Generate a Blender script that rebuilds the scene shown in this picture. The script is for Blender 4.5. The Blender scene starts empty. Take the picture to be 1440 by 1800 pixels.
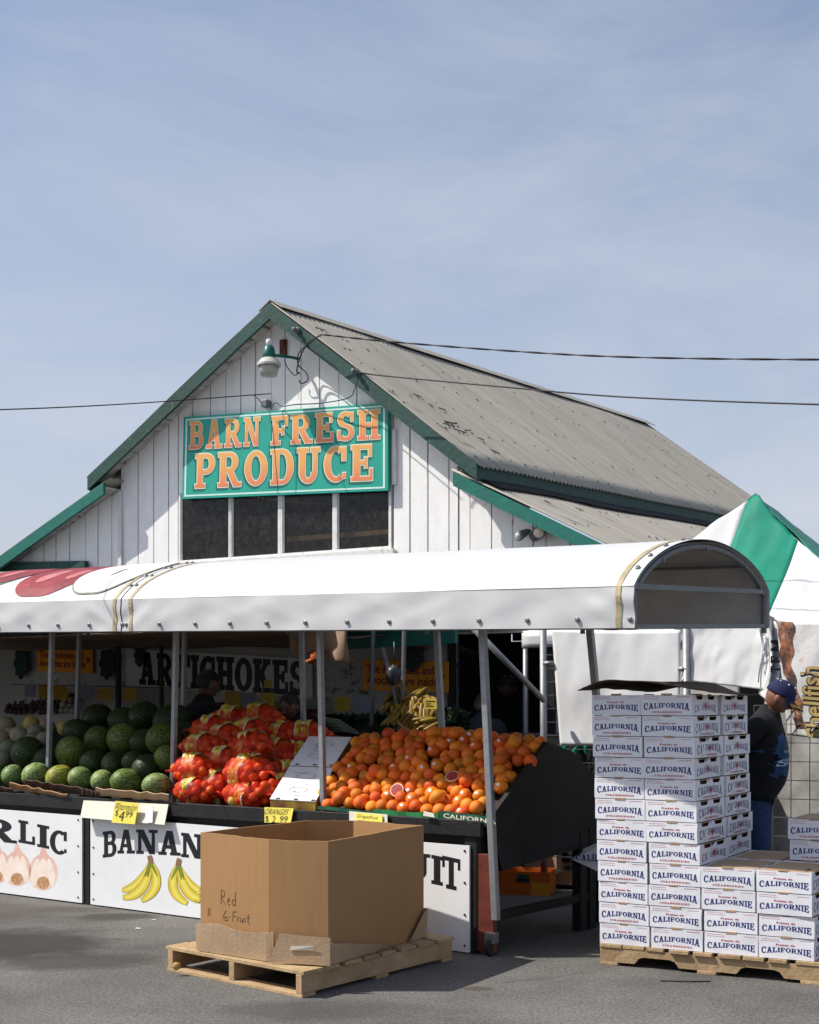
import bpy, bmesh, math, random
from mathutils import Vector, Matrix, noise
R = math.radians
rnd = random.Random(7)
sc = bpy.context.scene
col = sc.collection

# ---------------------------------------------------------------- camera, sky, sun, exposure
F, EYE, HY = 2500.0, 1.4, 1235.0            # focal length in photo pixels, eye height, horizon row
cam = bpy.data.objects.new('camera', bpy.data.cameras.new('camera'))
col.objects.link(cam)
cam.location = (0, 0, EYE); cam.rotation_euler = (R(90), 0, 0)
cam.data.sensor_fit = 'HORIZONTAL'; cam.data.sensor_width = 36
cam.data.lens = 36 * F / 1440; cam.data.shift_y = (HY - 900) / 1440
cam.data.clip_end = 5000
sc.camera = cam
SUN = Vector((-0.83, 0.0, 1.0)).normalized()  # towards the sun
sun_el = math.asin(SUN.z); sun_az = math.atan2(SUN.x, SUN.y)
sl = bpy.data.lights.new('sun', 'SUN'); sl.energy = 4.5; sl.angle = R(0.6); sl.color = (1, .95, .87)
so = bpy.data.objects.new('sun', sl); col.objects.link(so)
so.rotation_euler = SUN.to_track_quat('Z', 'Y').to_euler()
w = bpy.data.worlds.new('World'); sc.world = w; w.use_nodes = True
nt = w.node_tree; nt.nodes.clear()
def N(t, **k):
    n = nt.nodes.new(t)
    for a, b in k.items(): setattr(n, a, b)
    return n
sky = N('ShaderNodeTexSky', sky_type='NISHITA', sun_disc=False)
sky.sun_elevation = sun_el; sky.sun_rotation = sun_az
sky.altitude = 0; sky.air_density = 1.0; sky.dust_density = 2.4; sky.ozone_density = 2.6
tc = N('ShaderNodeTexCoord'); mp = N('ShaderNodeMapping'); mp.inputs['Scale'].default_value = (2.2, 1.6, 7.0)
mp.inputs['Rotation'].default_value = (0, R(-24), R(20))
n1 = N('ShaderNodeTexNoise'); n1.inputs['Scale'].default_value = 1.3; n1.inputs['Detail'].default_value = 9; n1.inputs['Roughness'].default_value = .62; n1.inputs['Distortion'].default_value = .5
rp = N('ShaderNodeValToRGB'); rp.color_ramp.elements[0].position = .40; rp.color_ramp.elements[1].position = .78
rp.color_ramp.elements[0].color = (.10, .10, .10, 1); rp.color_ramp.elements[1].color = (.52, .52, .52, 1)
mx = N('ShaderNodeMix', data_type='RGBA'); mx.inputs['B'].default_value = (4.35, 4.6, 5.3, 1)
bg = N('ShaderNodeBackground'); bg.inputs['Strength'].default_value = .113
ow = N('ShaderNodeOutputWorld')
L = nt.links.new
L(tc.outputs['Generated'], mp.inputs['Vector']); L(mp.outputs[0], n1.inputs['Vector']); L(n1.outputs[0], rp.inputs[0])
sx_ = N('ShaderNodeSeparateXYZ'); hz = N('ShaderNodeMapRange'); hz.inputs[1].default_value = .0; hz.inputs[2].default_value = .50; hz.inputs[3].default_value = .72; hz.inputs[4].default_value = .0; hz.clamp = True
L(tc.outputs['Generated'], sx_.inputs[0]); L(sx_.outputs[2], hz.inputs[0]); hm_ = N('ShaderNodeMath', operation='ADD', use_clamp=True); L(hz.outputs[0], hm_.inputs[0]); L(rp.outputs[0], hm_.inputs[1]); L(hm_.outputs[0], mx.inputs['Factor']); L(sky.outputs[0], mx.inputs['A']); L(mx.outputs['Result'], bg.inputs['Color']); L(bg.outputs[0], ow.inputs[0])
sc.view_settings.view_transform = 'Standard'; sc.view_settings.look = 'None'; sc.view_settings.exposure = .35; sc.view_settings.gamma = 1
sc.render.engine = 'CYCLES'

# ---------------------------------------------------------------- frames: C = produce counter, B = barn front, D = berry pallet
def P(x, y, Y): return Vector(((x - 720) / F * Y, Y, EYE - (y - HY) / F * Y))
def CW(s, v, z): return Vector((.334 - .801 * s + .598 * v, 7.95 + .598 * s + .801 * v, z))
def BW(u, v, z): return Vector((-1.15 + .845 * u + .535 * v, 13.06 - .535 * u + .845 * v, z))
def DW(u, v, z): return Vector((1.02 + .868 * u + .497 * v, 7.61 - .497 * u + .868 * v, z))
def Cs(x, y, v):
    q = (x - 720) / F; s = (.334 + .598 * v - q * (7.95 + .801 * v)) / (.801 + .598 * q)
    return s, EYE - (y - HY) / F * (7.95 + .598 * s + .801 * v)
def Cv(x, y, s):
    q = (x - 720) / F; v = (q * (7.95 + .598 * s) - .334 + .801 * s) / (.598 - .801 * q)
    return v, EYE - (y - HY) / F * (7.95 + .598 * s + .801 * v)
def Bu(x, y, v):
    q = (x - 720) / F; u = (q * (13.06 + .845 * v) + 1.15 - .535 * v) / (.845 + .535 * q)
    return u, EYE - (y - HY) / F * (13.06 - .535 * u + .845 * v)

# ---------------------------------------------------------------- materials
MATS = {}
def mat(name, c, rough=.6, var=.12, scale=9, bump=0, bscale=60, c2=None, spot=None, spots=0, sscale=30, metal=0, stretch=None, spec=.4, objrand=0, coat=0, rotz=None, rpos=(.3, .7)):
    """base colour c drifting to c2 over a noise, optional dirt spots, optional bump"""
    if name in MATS: return MATS[name]
    m = bpy.data.materials.new(name); m.use_nodes = True; t = m.node_tree; b = t.nodes['Principled BSDF']
    def n(k): return t.nodes.new(k)
    lk = t.links.new
    c2 = c2 or tuple(max(0, x * (1 - 2 * var)) for x in c)
    tcn = n('ShaderNodeTexCoord'); mpn = n('ShaderNodeMapping'); lk(tcn.outputs['Object'], mpn.inputs['Vector'])
    if stretch: mpn.inputs['Scale'].default_value = stretch
    if rotz is not None: mpn.vector_type = 'TEXTURE'; mpn.inputs['Rotation'].default_value = (0, 0, R(rotz))
    if objrand:
        oi = n('ShaderNodeObjectInfo'); mul = n('ShaderNodeVectorMath'); mul.operation = 'SCALE'; mul.inputs['Scale'].default_value = 40
        cm = n('ShaderNodeCombineXYZ'); lk(oi.outputs['Random'], cm.inputs[0]); lk(oi.outputs['Random'], cm.inputs[1]); lk(cm.outputs[0], mul.inputs[0]); lk(mul.outputs[0], mpn.inputs['Location'])
    no = n('ShaderNodeTexNoise'); no.inputs['Scale'].default_value = scale; no.inputs['Detail'].default_value = 6; no.inputs['Roughness'].default_value = .6
    lk(mpn.outputs[0], no.inputs['Vector'])
    ra = n('ShaderNodeValToRGB'); ra.color_ramp.elements[0].position = rpos[0]; ra.color_ramp.elements[1].position = rpos[1]
    ra.color_ramp.elements[0].color = (*c2, 1); ra.color_ramp.elements[1].color = (*c, 1); lk(no.outputs[0], ra.inputs[0])
    out = ra.outputs[0]
    if spots:
        s = n('ShaderNodeTexNoise'); s.inputs['Scale'].default_value = sscale; s.inputs['Detail'].default_value = 5; s.inputs['Roughness'].default_value = .7; lk(mpn.outputs[0], s.inputs['Vector'])
        r2 = n('ShaderNodeValToRGB'); r2.color_ramp.elements[0].position = 1 - spots; r2.color_ramp.elements[1].position = min(1, 1 - spots + .09); lk(s.outputs[0], r2.inputs[0])
        mm = n('ShaderNodeMix'); mm.data_type = 'RGBA'; lk(r2.outputs[0], mm.inputs['Factor']); lk(out, mm.inputs['A']); mm.inputs['B'].default_value = (*spot, 1); out = mm.outputs['Result']
    if objrand:
        hs = n('ShaderNodeHueSaturation'); mr = n('ShaderNodeMapRange'); mr.inputs[3].default_value = 1 - objrand; mr.inputs[4].default_value = 1 + objrand
        lk(oi.outputs['Random'], mr.inputs[0]); lk(mr.outputs[0], hs.inputs['Value'])
        m2 = n('ShaderNodeMapRange'); m2.inputs[3].default_value = .5 - objrand * .07; m2.inputs[4].default_value = .5 + objrand * .07
        wn = n('ShaderNodeTexWhiteNoise'); wn.noise_dimensions = '1D'; lk(oi.outputs['Random'], wn.inputs['W']); lk(wn.outputs[0], m2.inputs[0]); lk(m2.outputs[0], hs.inputs['Hue'])
        lk(out, hs.inputs['Color']); out = hs.outputs[0]
    lk(out, b.inputs['Base Color'])
    b.inputs['Roughness'].default_value = rough; b.inputs['Metallic'].default_value = metal; b.inputs['Specular IOR Level'].default_value = spec
    if coat: b.inputs['Coat Weight'].default_value = coat
    if bump:
        bn = n('ShaderNodeTexNoise'); bn.inputs['Scale'].default_value = bscale; bn.inputs['Detail'].default_value = 4; lk(mpn.outputs[0], bn.inputs['Vector'])
        bu = n('ShaderNodeBump'); bu.inputs['Strength'].default_value = bump; bu.inputs['Distance'].default_value = .02; lk(bn.outputs[0], bu.inputs['Height']); lk(bu.outputs[0], b.inputs['Normal'])
    MATS[name] = m
    return m

M_white = mat('white barn paint', (.88, .875, .86), .7, .05, 5, .12, 30, c2=(.80, .795, .775), spot=(.30, .27, .23), spots=.335, sscale=3.2, stretch=(3, 3, .9))
M_trimw = mat('white trim paint', (.80, .79, .76), .7, .1, 14, .2, 40, spot=(.3, .27, .23), spots=.37, sscale=14)
M_gap = mat('bare dark wood', (.03, .026, .022), .9)
M_green = mat('weathered green paint', (.010, .066, .052), .6, .2, 7, .2, 25, c2=(.016, .045, .038), spot=(.12, .16, .14), spots=.36, sscale=11)
M_green2 = mat('bright green paint', (.005, .15, .115), .55, .15, 7, .15, 25, c2=(.006, .115, .09), spot=(.2, .24, .2), spots=.33, sscale=16)
M_roof = mat('grey iron roofing', (.40, .375, .32), .62, .1, 1.6, .1, 30, c2=(.285, .262, .215), spot=(.2, .15, .10), spots=.37, sscale=1.5, stretch=(2.6, .22, 1), rotz=-32.3)
M_soffit = mat('soffit boards', (.62, .6, .56), .8, .2, 12, spot=(.16, .13, .1), spots=.42, sscale=9)
M_teal = mat('teal sign paint', (.012, .36, .27), .5, .06, 4, .05, 30, c2=(.012, .30, .235))
M_teald = mat('dark teal shadow paint', (.008, .15, .125), .55, .1, 9)
M_cream = mat('cream paint', (.78, .74, .58), .55, .06, 9)
M_pale = mat('pale mint paint', (.62, .84, .76), .55, .06, 9)
M_steel = mat('galvanised steel', (.30, .31, .32), .5, .12, 20, metal=.5, spot=(.3, .2, .14), spots=.3)
M_steelg = mat('grey painted steel', (.20, .205, .21), .5, .15, 18, metal=.3)
M_pvc = mat('white vinyl fabric', (.54, .545, .55), .5, .04, 2.5, .03, 9, c2=(.515, .52, .525), spot=(.52, .53, .5), spots=.28, sscale=4)
M_liner = mat('grey vinyl underside', (.60, .595, .575), .7, .12, 5, .1, 12)
M_tan = mat('yellowed seam tape', (.46, .39, .22), .6, .2, 20)
M_black = mat('black painted wood', (.012, .012, .013), .55, .3, 9, .15, 40, spot=(.07, .065, .06), spots=.33, sscale=14)
M_panel = mat('white painted panel', (.78, .79, .80), .45, .03, 5, .04, 30, c2=(.73, .735, .74), spot=(.36, .34, .31), spots=.29, sscale=17)
M_ink = mat('black lettering', (.012, .012, .016), .5, .2, 20)
M_blue = mat('navy print', (.012, .022, .17), .5, .1, 40)
M_red = mat('red print', (.42, .03, .04), .5, .1, 40)
M_redf = mat('faded red print', (.58, .30, .30), .5, .1, 40)
M_boxw = mat('white carton board', (.76, .76, .80), .5, .03, 9, c2=(.71, .71, .745), objrand=.04)
M_kraft = mat('brown cardboard', (.39, .225, .10), .75, .08, 7, .06, 70, c2=(.33, .18, .078), stretch=(1, 1, .6))
M_bin = mat('big bin board', (.365, .203, .084), .75, .08, 6, .05, 60, c2=(.335, .183, .074), stretch=(7, 7, .5), spot=(.33, .185, .08), spots=.34, sscale=.7)
M_kraft2 = mat('pale brown cardboard', (.43, .30, .185), .75, .08, 9, .12, 60, c2=(.37, .25, .15))
M_kraftd = mat('dark cardboard', (.095, .055, .035), .8, .15, 8, .1, 40)
M_wood = mat('pallet wood', (.46, .325, .18), .75, .15, 6, .3, 30, c2=(.30, .195, .10), spot=(.09, .06, .04), spots=.34, sscale=7, objrand=.12)
M_orange = mat('orange peel', (.80, .155, .008), .42, .1, 14, .18, 170, c2=(.70, .09, .006), objrand=.18)
M_grape = mat('grapefruit peel', (.80, .25, .016), .5, .1, 9, .18, 170, c2=(.60, .085, .012), objrand=.24, spec=.3)
M_pith = mat('pale pith', (.78, .60, .40), .6)
M_flesh = mat('red grapefruit flesh', (.42, .05, .045), .3, .2, 90, coat=.3)
M_yellow = mat('yellow card', (.80, .68, .10), .7, .06, 9)
M_ylab = mat('yellow label film', (.74, .56, .06), .35, .1, 16)
M_card = mat('pale card', (.66, .62, .52), .7, .06, 9)
M_tray = mat('green printed tray', (.012, .10, .055), .5, .1, 12)
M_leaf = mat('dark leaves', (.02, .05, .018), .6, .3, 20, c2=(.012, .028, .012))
M_tarp = mat('brown tarpaulin', (.34, .23, .16), .75, .2, 3, .3, 8, c2=(.22, .145, .10))
M_vinyl = mat('dirty white banner', (.74, .75, .75), .5, .08, 3, .10, 5, c2=(.62, .625, .63), spot=(.42, .40, .37), spots=.36, sscale=3)
M_tentg = mat('green tent vinyl', (.008, .21, .135), .4, .12, 2.5, .12, 5, c2=(.008, .165, .105))
M_wire = mat('black cable', (.02, .02, .022), .5)
M_lampg = mat('lamp green enamel', (.01, .13, .10), .4, .1, 10)
M_lampw = mat('ribbed lamp glass', (.55, .55, .50), .25, .1, 30)
M_rust = mat('rust', (.16, .05, .03), .85, .3, 20)
M_redwood = mat('red stained board', (.16, .03, .018), .6, .25, 9, .15, 30)
M_osign = mat('orange sign board', (.80, .30, .012), .55, .06, 6)
M_skin = mat('skin', (.25, .11, .068), .5, .1, 14, .05, 90)
M_navy = mat('navy cloth', (.012, .016, .07), .85, .2, 30, .15, 120)
M_blackc = mat('black cloth', (.008, .009, .012), .9, .2, 20, .15, 90)
M_greyc = mat('grey cloth', (.07, .07, .085), .9, .2, 20, .15, 90)
M_jean = mat('blue denim', (.025, .05, .13), .85, .2, 30, .2, 150, c2=(.015, .03, .085))
M_hair = mat('grey hair', (.22, .20, .19), .7, .2, 60)
M_hairk = mat('dark hair', (.02, .016, .013), .6, .2, 60)
M_gold = mat('gold braid', (.55, .32, .04), .5, .2, 60)
M_shirtb = mat('blue shirt print', (.012, .08, .20), .8, .5, 14, c2=(.006, .018, .05))
M_rubber = mat('black rubber', (.02, .02, .02), .7)

# ---------------------------------------------------------------- mesh helpers
WL = {}
class MB:
    def __init__(s): s.v = []; s.f = []; s.m = []
    def add(s, vs, fs, m=0):
        b = len(s.v); s.v += [Vector(p) for p in vs]
        for f in fs: s.f.append([b + i for i in f]); s.m.append(m)
        return s
    def poly(s, pts, m=0): return s.add(pts, [list(range(len(pts)))], m)
    def hexa(s, p, m=0):  # 8 points: bottom loop 4, top loop 4
        return s.add(p, [(3, 2, 1, 0), (4, 5, 6, 7), (0, 1, 5, 4), (1, 2, 6, 5), (2, 3, 7, 6), (3, 0, 4, 7)], m)
    def box(s, a, b, m=0, fr=None):
        fr = fr or (lambda x, y, z: Vector((x, y, z)))
        (x0, y0, z0), (x1, y1, z1) = a, b
        p = [fr(x0, y0, z0), fr(x1, y0, z0), fr(x1, y1, z0), fr(x0, y1, z0), fr(x0, y0, z1), fr(x1, y0, z1), fr(x1, y1, z1), fr(x0, y1, z1)]
        n = len(s.f); s.hexa(p, m)
        if (p[1] - p[0]).cross(p[3] - p[0]).dot(p[4] - p[0]) < 0:
            for i in range(n, len(s.f)): s.f[i].reverse()
        return s
    def bar(s, a, b, w, h=None, m=0, up=(0, 0, 1)):
        a, b = Vector(a), Vector(b); h = h or w; d = (b - a).normalized(); u = Vector(up)
        if abs(d.dot(u)) > .97: u = Vector((0, 1, 0))
        x = d.cross(u).normalized() * w / 2; y = x.cross(d).normalized() * h / 2
        return s.hexa([a - x - y, a + x - y, a + x + y, a - x + y, b - x - y, b + x - y, b + x + y, b - x + y], m)
    def tube(s, pts, r, n=8, m=0, caps=True):
        pts = [Vector(p) for p in pts]; b = len(s.v); rr = r if isinstance(r, (list, tuple)) else [r] * len(pts)
        for i, p in enumerate(pts):
            d = (pts[min(i + 1, len(pts) - 1)] - pts[max(i - 1, 0)]).normalized(); u = Vector((0, 0, 1)) if abs(d.z) < .9 else Vector((1, 0, 0))
            x = d.cross(u).normalized(); y = x.cross(d)
            for k in range(n): a = 2 * math.pi * k / n; s.v.append(p + (x * math.cos(a) + y * math.sin(a)) * rr[i])
        for i in range(len(pts) - 1):
            for k in range(n): s.f.append([b + i * n + k, b + i * n + (k + 1) % n, b + (i + 1) * n + (k + 1) % n, b + (i + 1) * n + k]); s.m.append(m)
        if caps: s.f.append([b + k for k in range(n)][::-1]); s.m.append(m); s.f.append([b + (len(pts) - 1) * n + k for k in range(n)]); s.m.append(m)
        return s
    def ball(s, c, r, nu=16, nv=10, m=0, rot=None, fn=None):
        c = Vector(c); r = Vector(r if hasattr(r, '__len__') else (r, r, r)); b = len(s.v); pts = []
        for j in range(nv + 1):
            th = math.pi * j / nv
            for i in range(nu if 0 < j < nv else 1):
                ph = 2 * math.pi * i / nu; d = Vector((math.sin(th) * math.cos(ph), math.sin(th) * math.sin(ph), math.cos(th)))
                p = Vector((d.x * r.x, d.y * r.y, d.z * r.z))
                if fn: p = fn(d, p)
                if rot is not None: p = rot @ p
                pts.append(c + p)
        s.v += pts
        def ix(j, i): return b if j == 0 else (b + 1 + (nv - 1) * nu if j == nv else b + 1 + (j - 1) * nu + i % nu)
        for j in range(nv):
            for i in range(nu):
                f = [ix(j, i), ix(j + 1, i), ix(j + 1, i + 1), ix(j, i + 1)]; g = []
                for q in f:
                    if q not in g: g.append(q)
                s.f.append(g); s.m.append(m)
        return s
    def grid(s, fn, nu, nv, m=0, flip=False):
        b = len(s.v)
        for j in range(nv + 1):
            for i in range(nu + 1): s.v.append(Vector(fn(i / nu, j / nv)))
        for j in range(nv):
            for i in range(nu):
                f = [b + j * (nu + 1) + i, b + j * (nu + 1) + i + 1, b + (j + 1) * (nu + 1) + i + 1, b + (j + 1) * (nu + 1) + i]
                s.f.append(f[::-1] if flip else f); s.m.append(m)
        return s
    def lathe(s, c, prof, n=20, m=0, ax=(0, 0, 1)):
        c = Vector(c); q = Vector((0, 0, 1)).rotation_difference(Vector(ax)); b = len(s.v)
        for r, z in prof:
            for k in range(n): a = 2 * math.pi * k / n; s.v.append(c + q @ Vector((r * math.cos(a), r * math.sin(a), z)))
        for i in range(len(prof) - 1):
            for k in range(n): s.f.append([b + i * n + k, b + i * n + (k + 1) % n, b + (i + 1) * n + (k + 1) % n, b + (i + 1) * n + k]); s.m.append(m)
        s.f.append([b + k for k in range(n)][::-1]); s.m.append(m); s.f.append([b + (len(prof) - 1) * n + k for k in range(n)]); s.m.append(m)
        return s
    def weld(s):
        seen = {}; mp_ = []; nv = []
        for p in s.v:
            k = (round(p.x, 4), round(p.y, 4), round(p.z, 4))
            if k not in seen: seen[k] = len(nv); nv.append(p)
            mp_.append(seen[k])
        s.v = nv; fs, ms = [], []
        for f, q in zip(s.f, s.m):
            g = []
            for i in f:
                if mp_[i] not in g: g.append(mp_[i])
            if len(g) > 2: fs.append(g); ms.append(q)
        s.f, s.m = fs, ms; return s
    def mesh(s, name, mats, off=Vector((0, 0, 0)), smooth=False, fix=False):
        me = bpy.data.meshes.new(name); me.from_pydata([p - off for p in s.v], [], s.f)
        for x in (mats if isinstance(mats, (list, tuple)) else [mats]): me.materials.append(x)
        me.polygons.foreach_set('material_index', s.m)
        if smooth: me.polygons.foreach_set('use_smooth', [True] * len(me.polygons))
        if fix:
            bm = bmesh.new(); bm.from_mesh(me); bmesh.ops.recalc_face_normals(bm, faces=bm.faces); bm.to_mesh(me); bm.free()
        me.update(); return me
    def build(s, name, mats, parent=None, smooth=False, bevel=0, solid=0, fix=True):
        """link as ONE object: a part when a parent is given, else a thing standing on its own base"""
        if parent is not None: off = WL[parent.name]
        else:
            xs = [p.x for p in s.v]; ys = [p.y for p in s.v]; off = Vector(((min(xs) + max(xs)) / 2, (min(ys) + max(ys)) / 2, min(p.z for p in s.v)))
        o = bpy.data.objects.new(name, s.mesh(name, mats, off, smooth, fix)); col.objects.link(o)
        if parent is not None: o.parent = parent
        else: o.location = off
        WL[o.name] = off.copy()
        if bevel: b = o.modifiers.new('bevel', 'BEVEL'); b.width = bevel; b.segments = 2; b.limit_method = 'ANGLE'
        if solid: b = o.modifiers.new('thickness', 'SOLIDIFY'); b.thickness = solid; b.offset = 0
        return o
def tag(o, label=None, cat=None, group=None, kind=None):
    if label: o['label'] = label
    if cat: o['category'] = cat
    if group: o['group'] = group
    if kind: o['kind'] = kind
    return o
def thing(name, loc, label, cat, group=None):
    o = bpy.data.objects.new(name, None); col.objects.link(o); o.empty_display_size = .1
    o.location = loc; WL[o.name] = Vector(loc); return tag(o, label, cat, group)
def link(name, me, parent=None, loc=(0, 0, 0), rot=(0, 0, 0), scale=(1, 1, 1)):
    o = bpy.data.objects.new(name, me); col.objects.link(o); o.location = loc; o.rotation_euler = rot; o.scale = scale
    if parent is not None: o.parent = parent
    WL[o.name] = Vector(loc) + (WL[parent.name] if parent is not None else Vector((0, 0, 0)))
    return o
def nz(p, k=1.0): return noise.noise(Vector(p) * k)
ORD = 'first second third fourth fifth sixth seventh eighth ninth tenth eleventh twelfth thirteenth fourteenth fifteenth sixteenth seventeenth eighteenth nineteenth twentieth'.split()

# ---------------------------------------------------------------- slab lettering built from strokes
def Gl(ch):
    st = ('r', .08, 0, .30, 1); sb = ('r', 0, 0, .1, .11); stp = ('r', 0, .89, .1, 1); foot = ('r', 0, 0, .4, .11)
    return {
     'A': (.92, [('p', .08, .34, .15, 0, 1), ('p', .58, .36, .22, 0, 1), ('r', .22, .27, .68, .39), ('r', 0, 0, .33, .11), ('r', .5, 0, .92, .11)]),
     'B': (.82, [st, sb, stp, ('r', .3, .89, .46, 1), ('r', .3, .47, .46, .58), ('a', .46, .735, .30, .265, -90, 90, .21, .11), ('r', .3, 0, .47, .11), ('a', .47, .29, .34, .29, -90, 90, .22, .11)]),
     'C': (.84, [('a', .44, .5, .44, .5, 52, 308, .23, .12), ('r', .66, .60, .79, .97), ('r', .68, .10, .78, .24)]),
     'D': (.86, [st, sb, stp, ('r', .3, .89, .44, 1), ('r', .3, 0, .44, .11), ('a', .44, .5, .42, .5, -90, 90, .23, .11)]),
     'E': (.78, [st, sb, stp, ('r', .3, .89, .72, 1), ('r', .62, .68, .72, .89), ('r', .3, .45, .5, .56), ('r', .48, .36, .57, .65), ('r', .3, 0, .76, .11), ('r', .66, .11, .76, .33)]),
     'F': (.74, [st, stp, ('r', .3, .89, .72, 1), ('r', .62, .66, .72, .89), ('r', .3, .43, .5, .54), ('r', .48, .34, .57, .63), foot]),
     'G': (.90, [('a', .44, .5, .44, .5, 52, 300, .23, .12), ('r', .66, .62, .79, .97), ('r', .5, .38, .9, .48), ('r', .62, .03, .82, .38)]),
     'H': (.90, [st, ('r', .58, 0, .80, 1), ('r', .3, .44, .58, .56), foot, ('r', 0, .89, .4, 1), ('r', .5, 0, .9, .11), ('r', .5, .89, .9, 1)]),
     'I': (.40, [('r', .09, 0, .31, 1), foot, ('r', 0, .89, .4, 1)]),
     'K': (.92, [st, foot, ('r', 0, .89, .4, 1), ('l', .28, .42, .68, .95, .15), ('l', .38, .6, .72, .05, .22), ('r', .52, 0, .92, .11), ('r', .52, .89, .86, 1)]),
     'L': (.72, [st, sb, ('r', 0, .89, .4, 1), ('r', .3, 0, .70, .11), ('r', .6, .11, .70, .36)]),
     'M': (1.06, [('r', .08, 0, .2, 1), ('r', .72, 0, .94, 1), ('p', .40, .06, .2, .1, 1), ('p', .44, .74, .13, .1, 1), ('r', 0, 0, .3, .11), ('r', .62, 0, 1.04, .11)]),
     'N': (.90, [('r', .08, 0, .2, 1), ('r', .66, 0, .78, 1), ('p', .56, .06, .24, 0, 1), ('r', 0, 0, .3, .11), ('r', .54, .89, .9, 1), ('r', 0, .89, .1, 1)]),
     'O': (.88, [('a', .44, .5, .44, .5, 0, 360, .23, .12)]),
     'P': (.80, [st, foot, stp, ('r', .3, .89, .46, 1), ('r', .3, .41, .46, .52), ('a', .46, .705, .34, .295, -90, 90, .22, .11)]),
     'R': (.92, [st, foot, stp, ('r', .3, .89, .46, 1), ('r', .3, .43, .46, .54), ('a', .46, .715, .33, .285, -90, 90, .22, .11), ('l', .44, .5, .72, .04, .21), ('r', .62, 0, .92, .11)]),
     'S': (.74, [('a', .37, .735, .33, .265, 30, 270, .2, .115), ('a', .37, .28, .35, .28, -150, 90, .2, .115), ('r', .58, .66, .68, .96), ('r', .03, .04, .13, .36)]),
     'T': (.84, [('r', .31, 0, .53, 1), ('r', 0, .89, .84, 1), ('r', 0, .66, .1, .89), ('r', .74, .66, .84, .89), ('r', .18, 0, .66, .11)]),
     'U': (.86, [('r', .08, .3, .3, 1), ('r', .6, .3, .74, 1), ('a', .41, .32, .33, .32, 180, 360, .2, .12), ('r', 0, .89, .4, 1), ('r', .5, .89, .86, 1)]),
     'W': (1.06, [('p', .2, .02, .2, 0, 1), ('p', .24, .46, .12, 0, 1), ('p', .62, .42, .2, 0, 1), ('p', .66, .9, .12, 0, 1), ('r', 0, .89, .32, 1), ('r', .76, .89, 1.06, 1)]),
     ' ': (.42, [])}[ch]
def prim(p, e=0):
    k = p[0]
    if k == 'r': _, x0, y0, x1, y1 = p; n = 3 if x1 - x0 > .35 else 1; a, b = x0 - e, x1 + e; return [[(a + (b - a) * i / n, y0 - e), (a + (b - a) * (i + 1) / n, y0 - e), (a + (b - a) * (i + 1) / n, y1 + e), (a + (b - a) * i / n, y1 + e)] for i in range(n)]
    if k == 'p': _, xb, xt, t, y0, y1 = p; return [[(xb - e, y0 - e), (xb + t + e, y0 - e), (xt + t + e, y1 + e), (xt - e, y1 + e)]]
    if k == 'l':
        _, x0, y0, x1, y1, t = p; d = Vector((x1 - x0, y1 - y0)).normalized(); nn = Vector((-d.y, d.x)) * (t / 2 + e)
        return [[(x0 + nn.x, y0 + nn.y), (x0 - nn.x, y0 - nn.y), (x1 - nn.x, y1 - nn.y), (x1 + nn.x, y1 + nn.y)]]
    _, cx, cy, rx, ry, a0, a1, tx, ty = p; n = max(6, int((a1 - a0) / 15)); o = []
    for i in range(n):
        q = []
        for a, inn in ((a0 + (a1 - a0) * i / n, 0), (a0 + (a1 - a0) * (i + 1) / n, 0), (a0 + (a1 - a0) * (i + 1) / n, 1), (a0 + (a1 - a0) * i / n, 1)):
            RX, RY = (rx - tx - e, ry - ty - e) if inn else (rx + e, ry + e)
            q.append((cx + RX * math.cos(R(a)), cy + RY * math.sin(R(a))))
        o.append(q)
    return o
def slab(mb, text, fn, m=0, e=0, lift=0.0, gap=.12, step=.00025, dx=0, dy=0):
    """fn(x 0..1 along the word, y 0..1, lift) -> world point"""
    wd = sum(Gl(c)[0] for c in text) + gap * (len(text) - 1); x = 0
    for c in text:
        g = Gl(c)
        for i, p in enumerate(g[1]):
            for q in prim(p, e): mb.poly([fn((x + a) / wd + dx, b + dy, lift + i * step) for a, b in q], m)
        x += g[0] + gap
    return mb
FT = {}
def ftext(mb, text, fn, m=0, lift=0.0, bold=0.0):
    """plain lettering: fn(x 0..1, y 0..1, lift)"""
    k = (text, bold)
    if k not in FT:
        cu = bpy.data.curves.new('lettering', 'FONT'); cu.body = text; cu.size = 1; cu.offset = bold; cu.resolution_u = 3
        o = bpy.data.objects.new('lettering', cu); me = bpy.data.meshes.new_from_object(o)
        vs = [p.co.copy() for p in me.vertices]; fs = [list(p.vertices) for p in me.polygons]
        bpy.data.objects.remove(o); bpy.data.curves.remove(cu); bpy.data.meshes.remove(me)
        x0 = min(p.x for p in vs); x1 = max(p.x for p in vs); y0 = min(p.y for p in vs); y1 = max(p.y for p in vs)
        FT[k] = ([((p.x - x0) / (x1 - x0), (p.y - y0) / (y1 - y0)) for p in vs], fs)
    vs, fs = FT[k]
    return mb.add([fn(x, y, lift) for x, y in vs], fs, m)
def quadmap(tl, tr, br, bl, nrm):
    tl, tr, br, bl, nrm = map(Vector, (tl, tr, br, bl, nrm))
    def f(x, y, l=0): return (bl * (1 - x) + br * x) * (1 - y) + (tl * (1 - x) + tr * x) * y + nrm * l
    return f
def sub(f, x0, y0, x1, y1, slant=0): return lambda x, y, l=0: f(x0 + (x1 - x0) * (x + slant * (y - .5)), y0 + (y1 - y0) * y, l)
def disc(f, cx, cy, rx, ry, l, n=24, warp=0): return [f(cx + rx * math.cos(2 * math.pi * i / n), cy + ry * math.sin(2 * math.pi * i / n) * (1 + warp * math.cos(4 * math.pi * i / n)), l) for i in range(n)]

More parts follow.
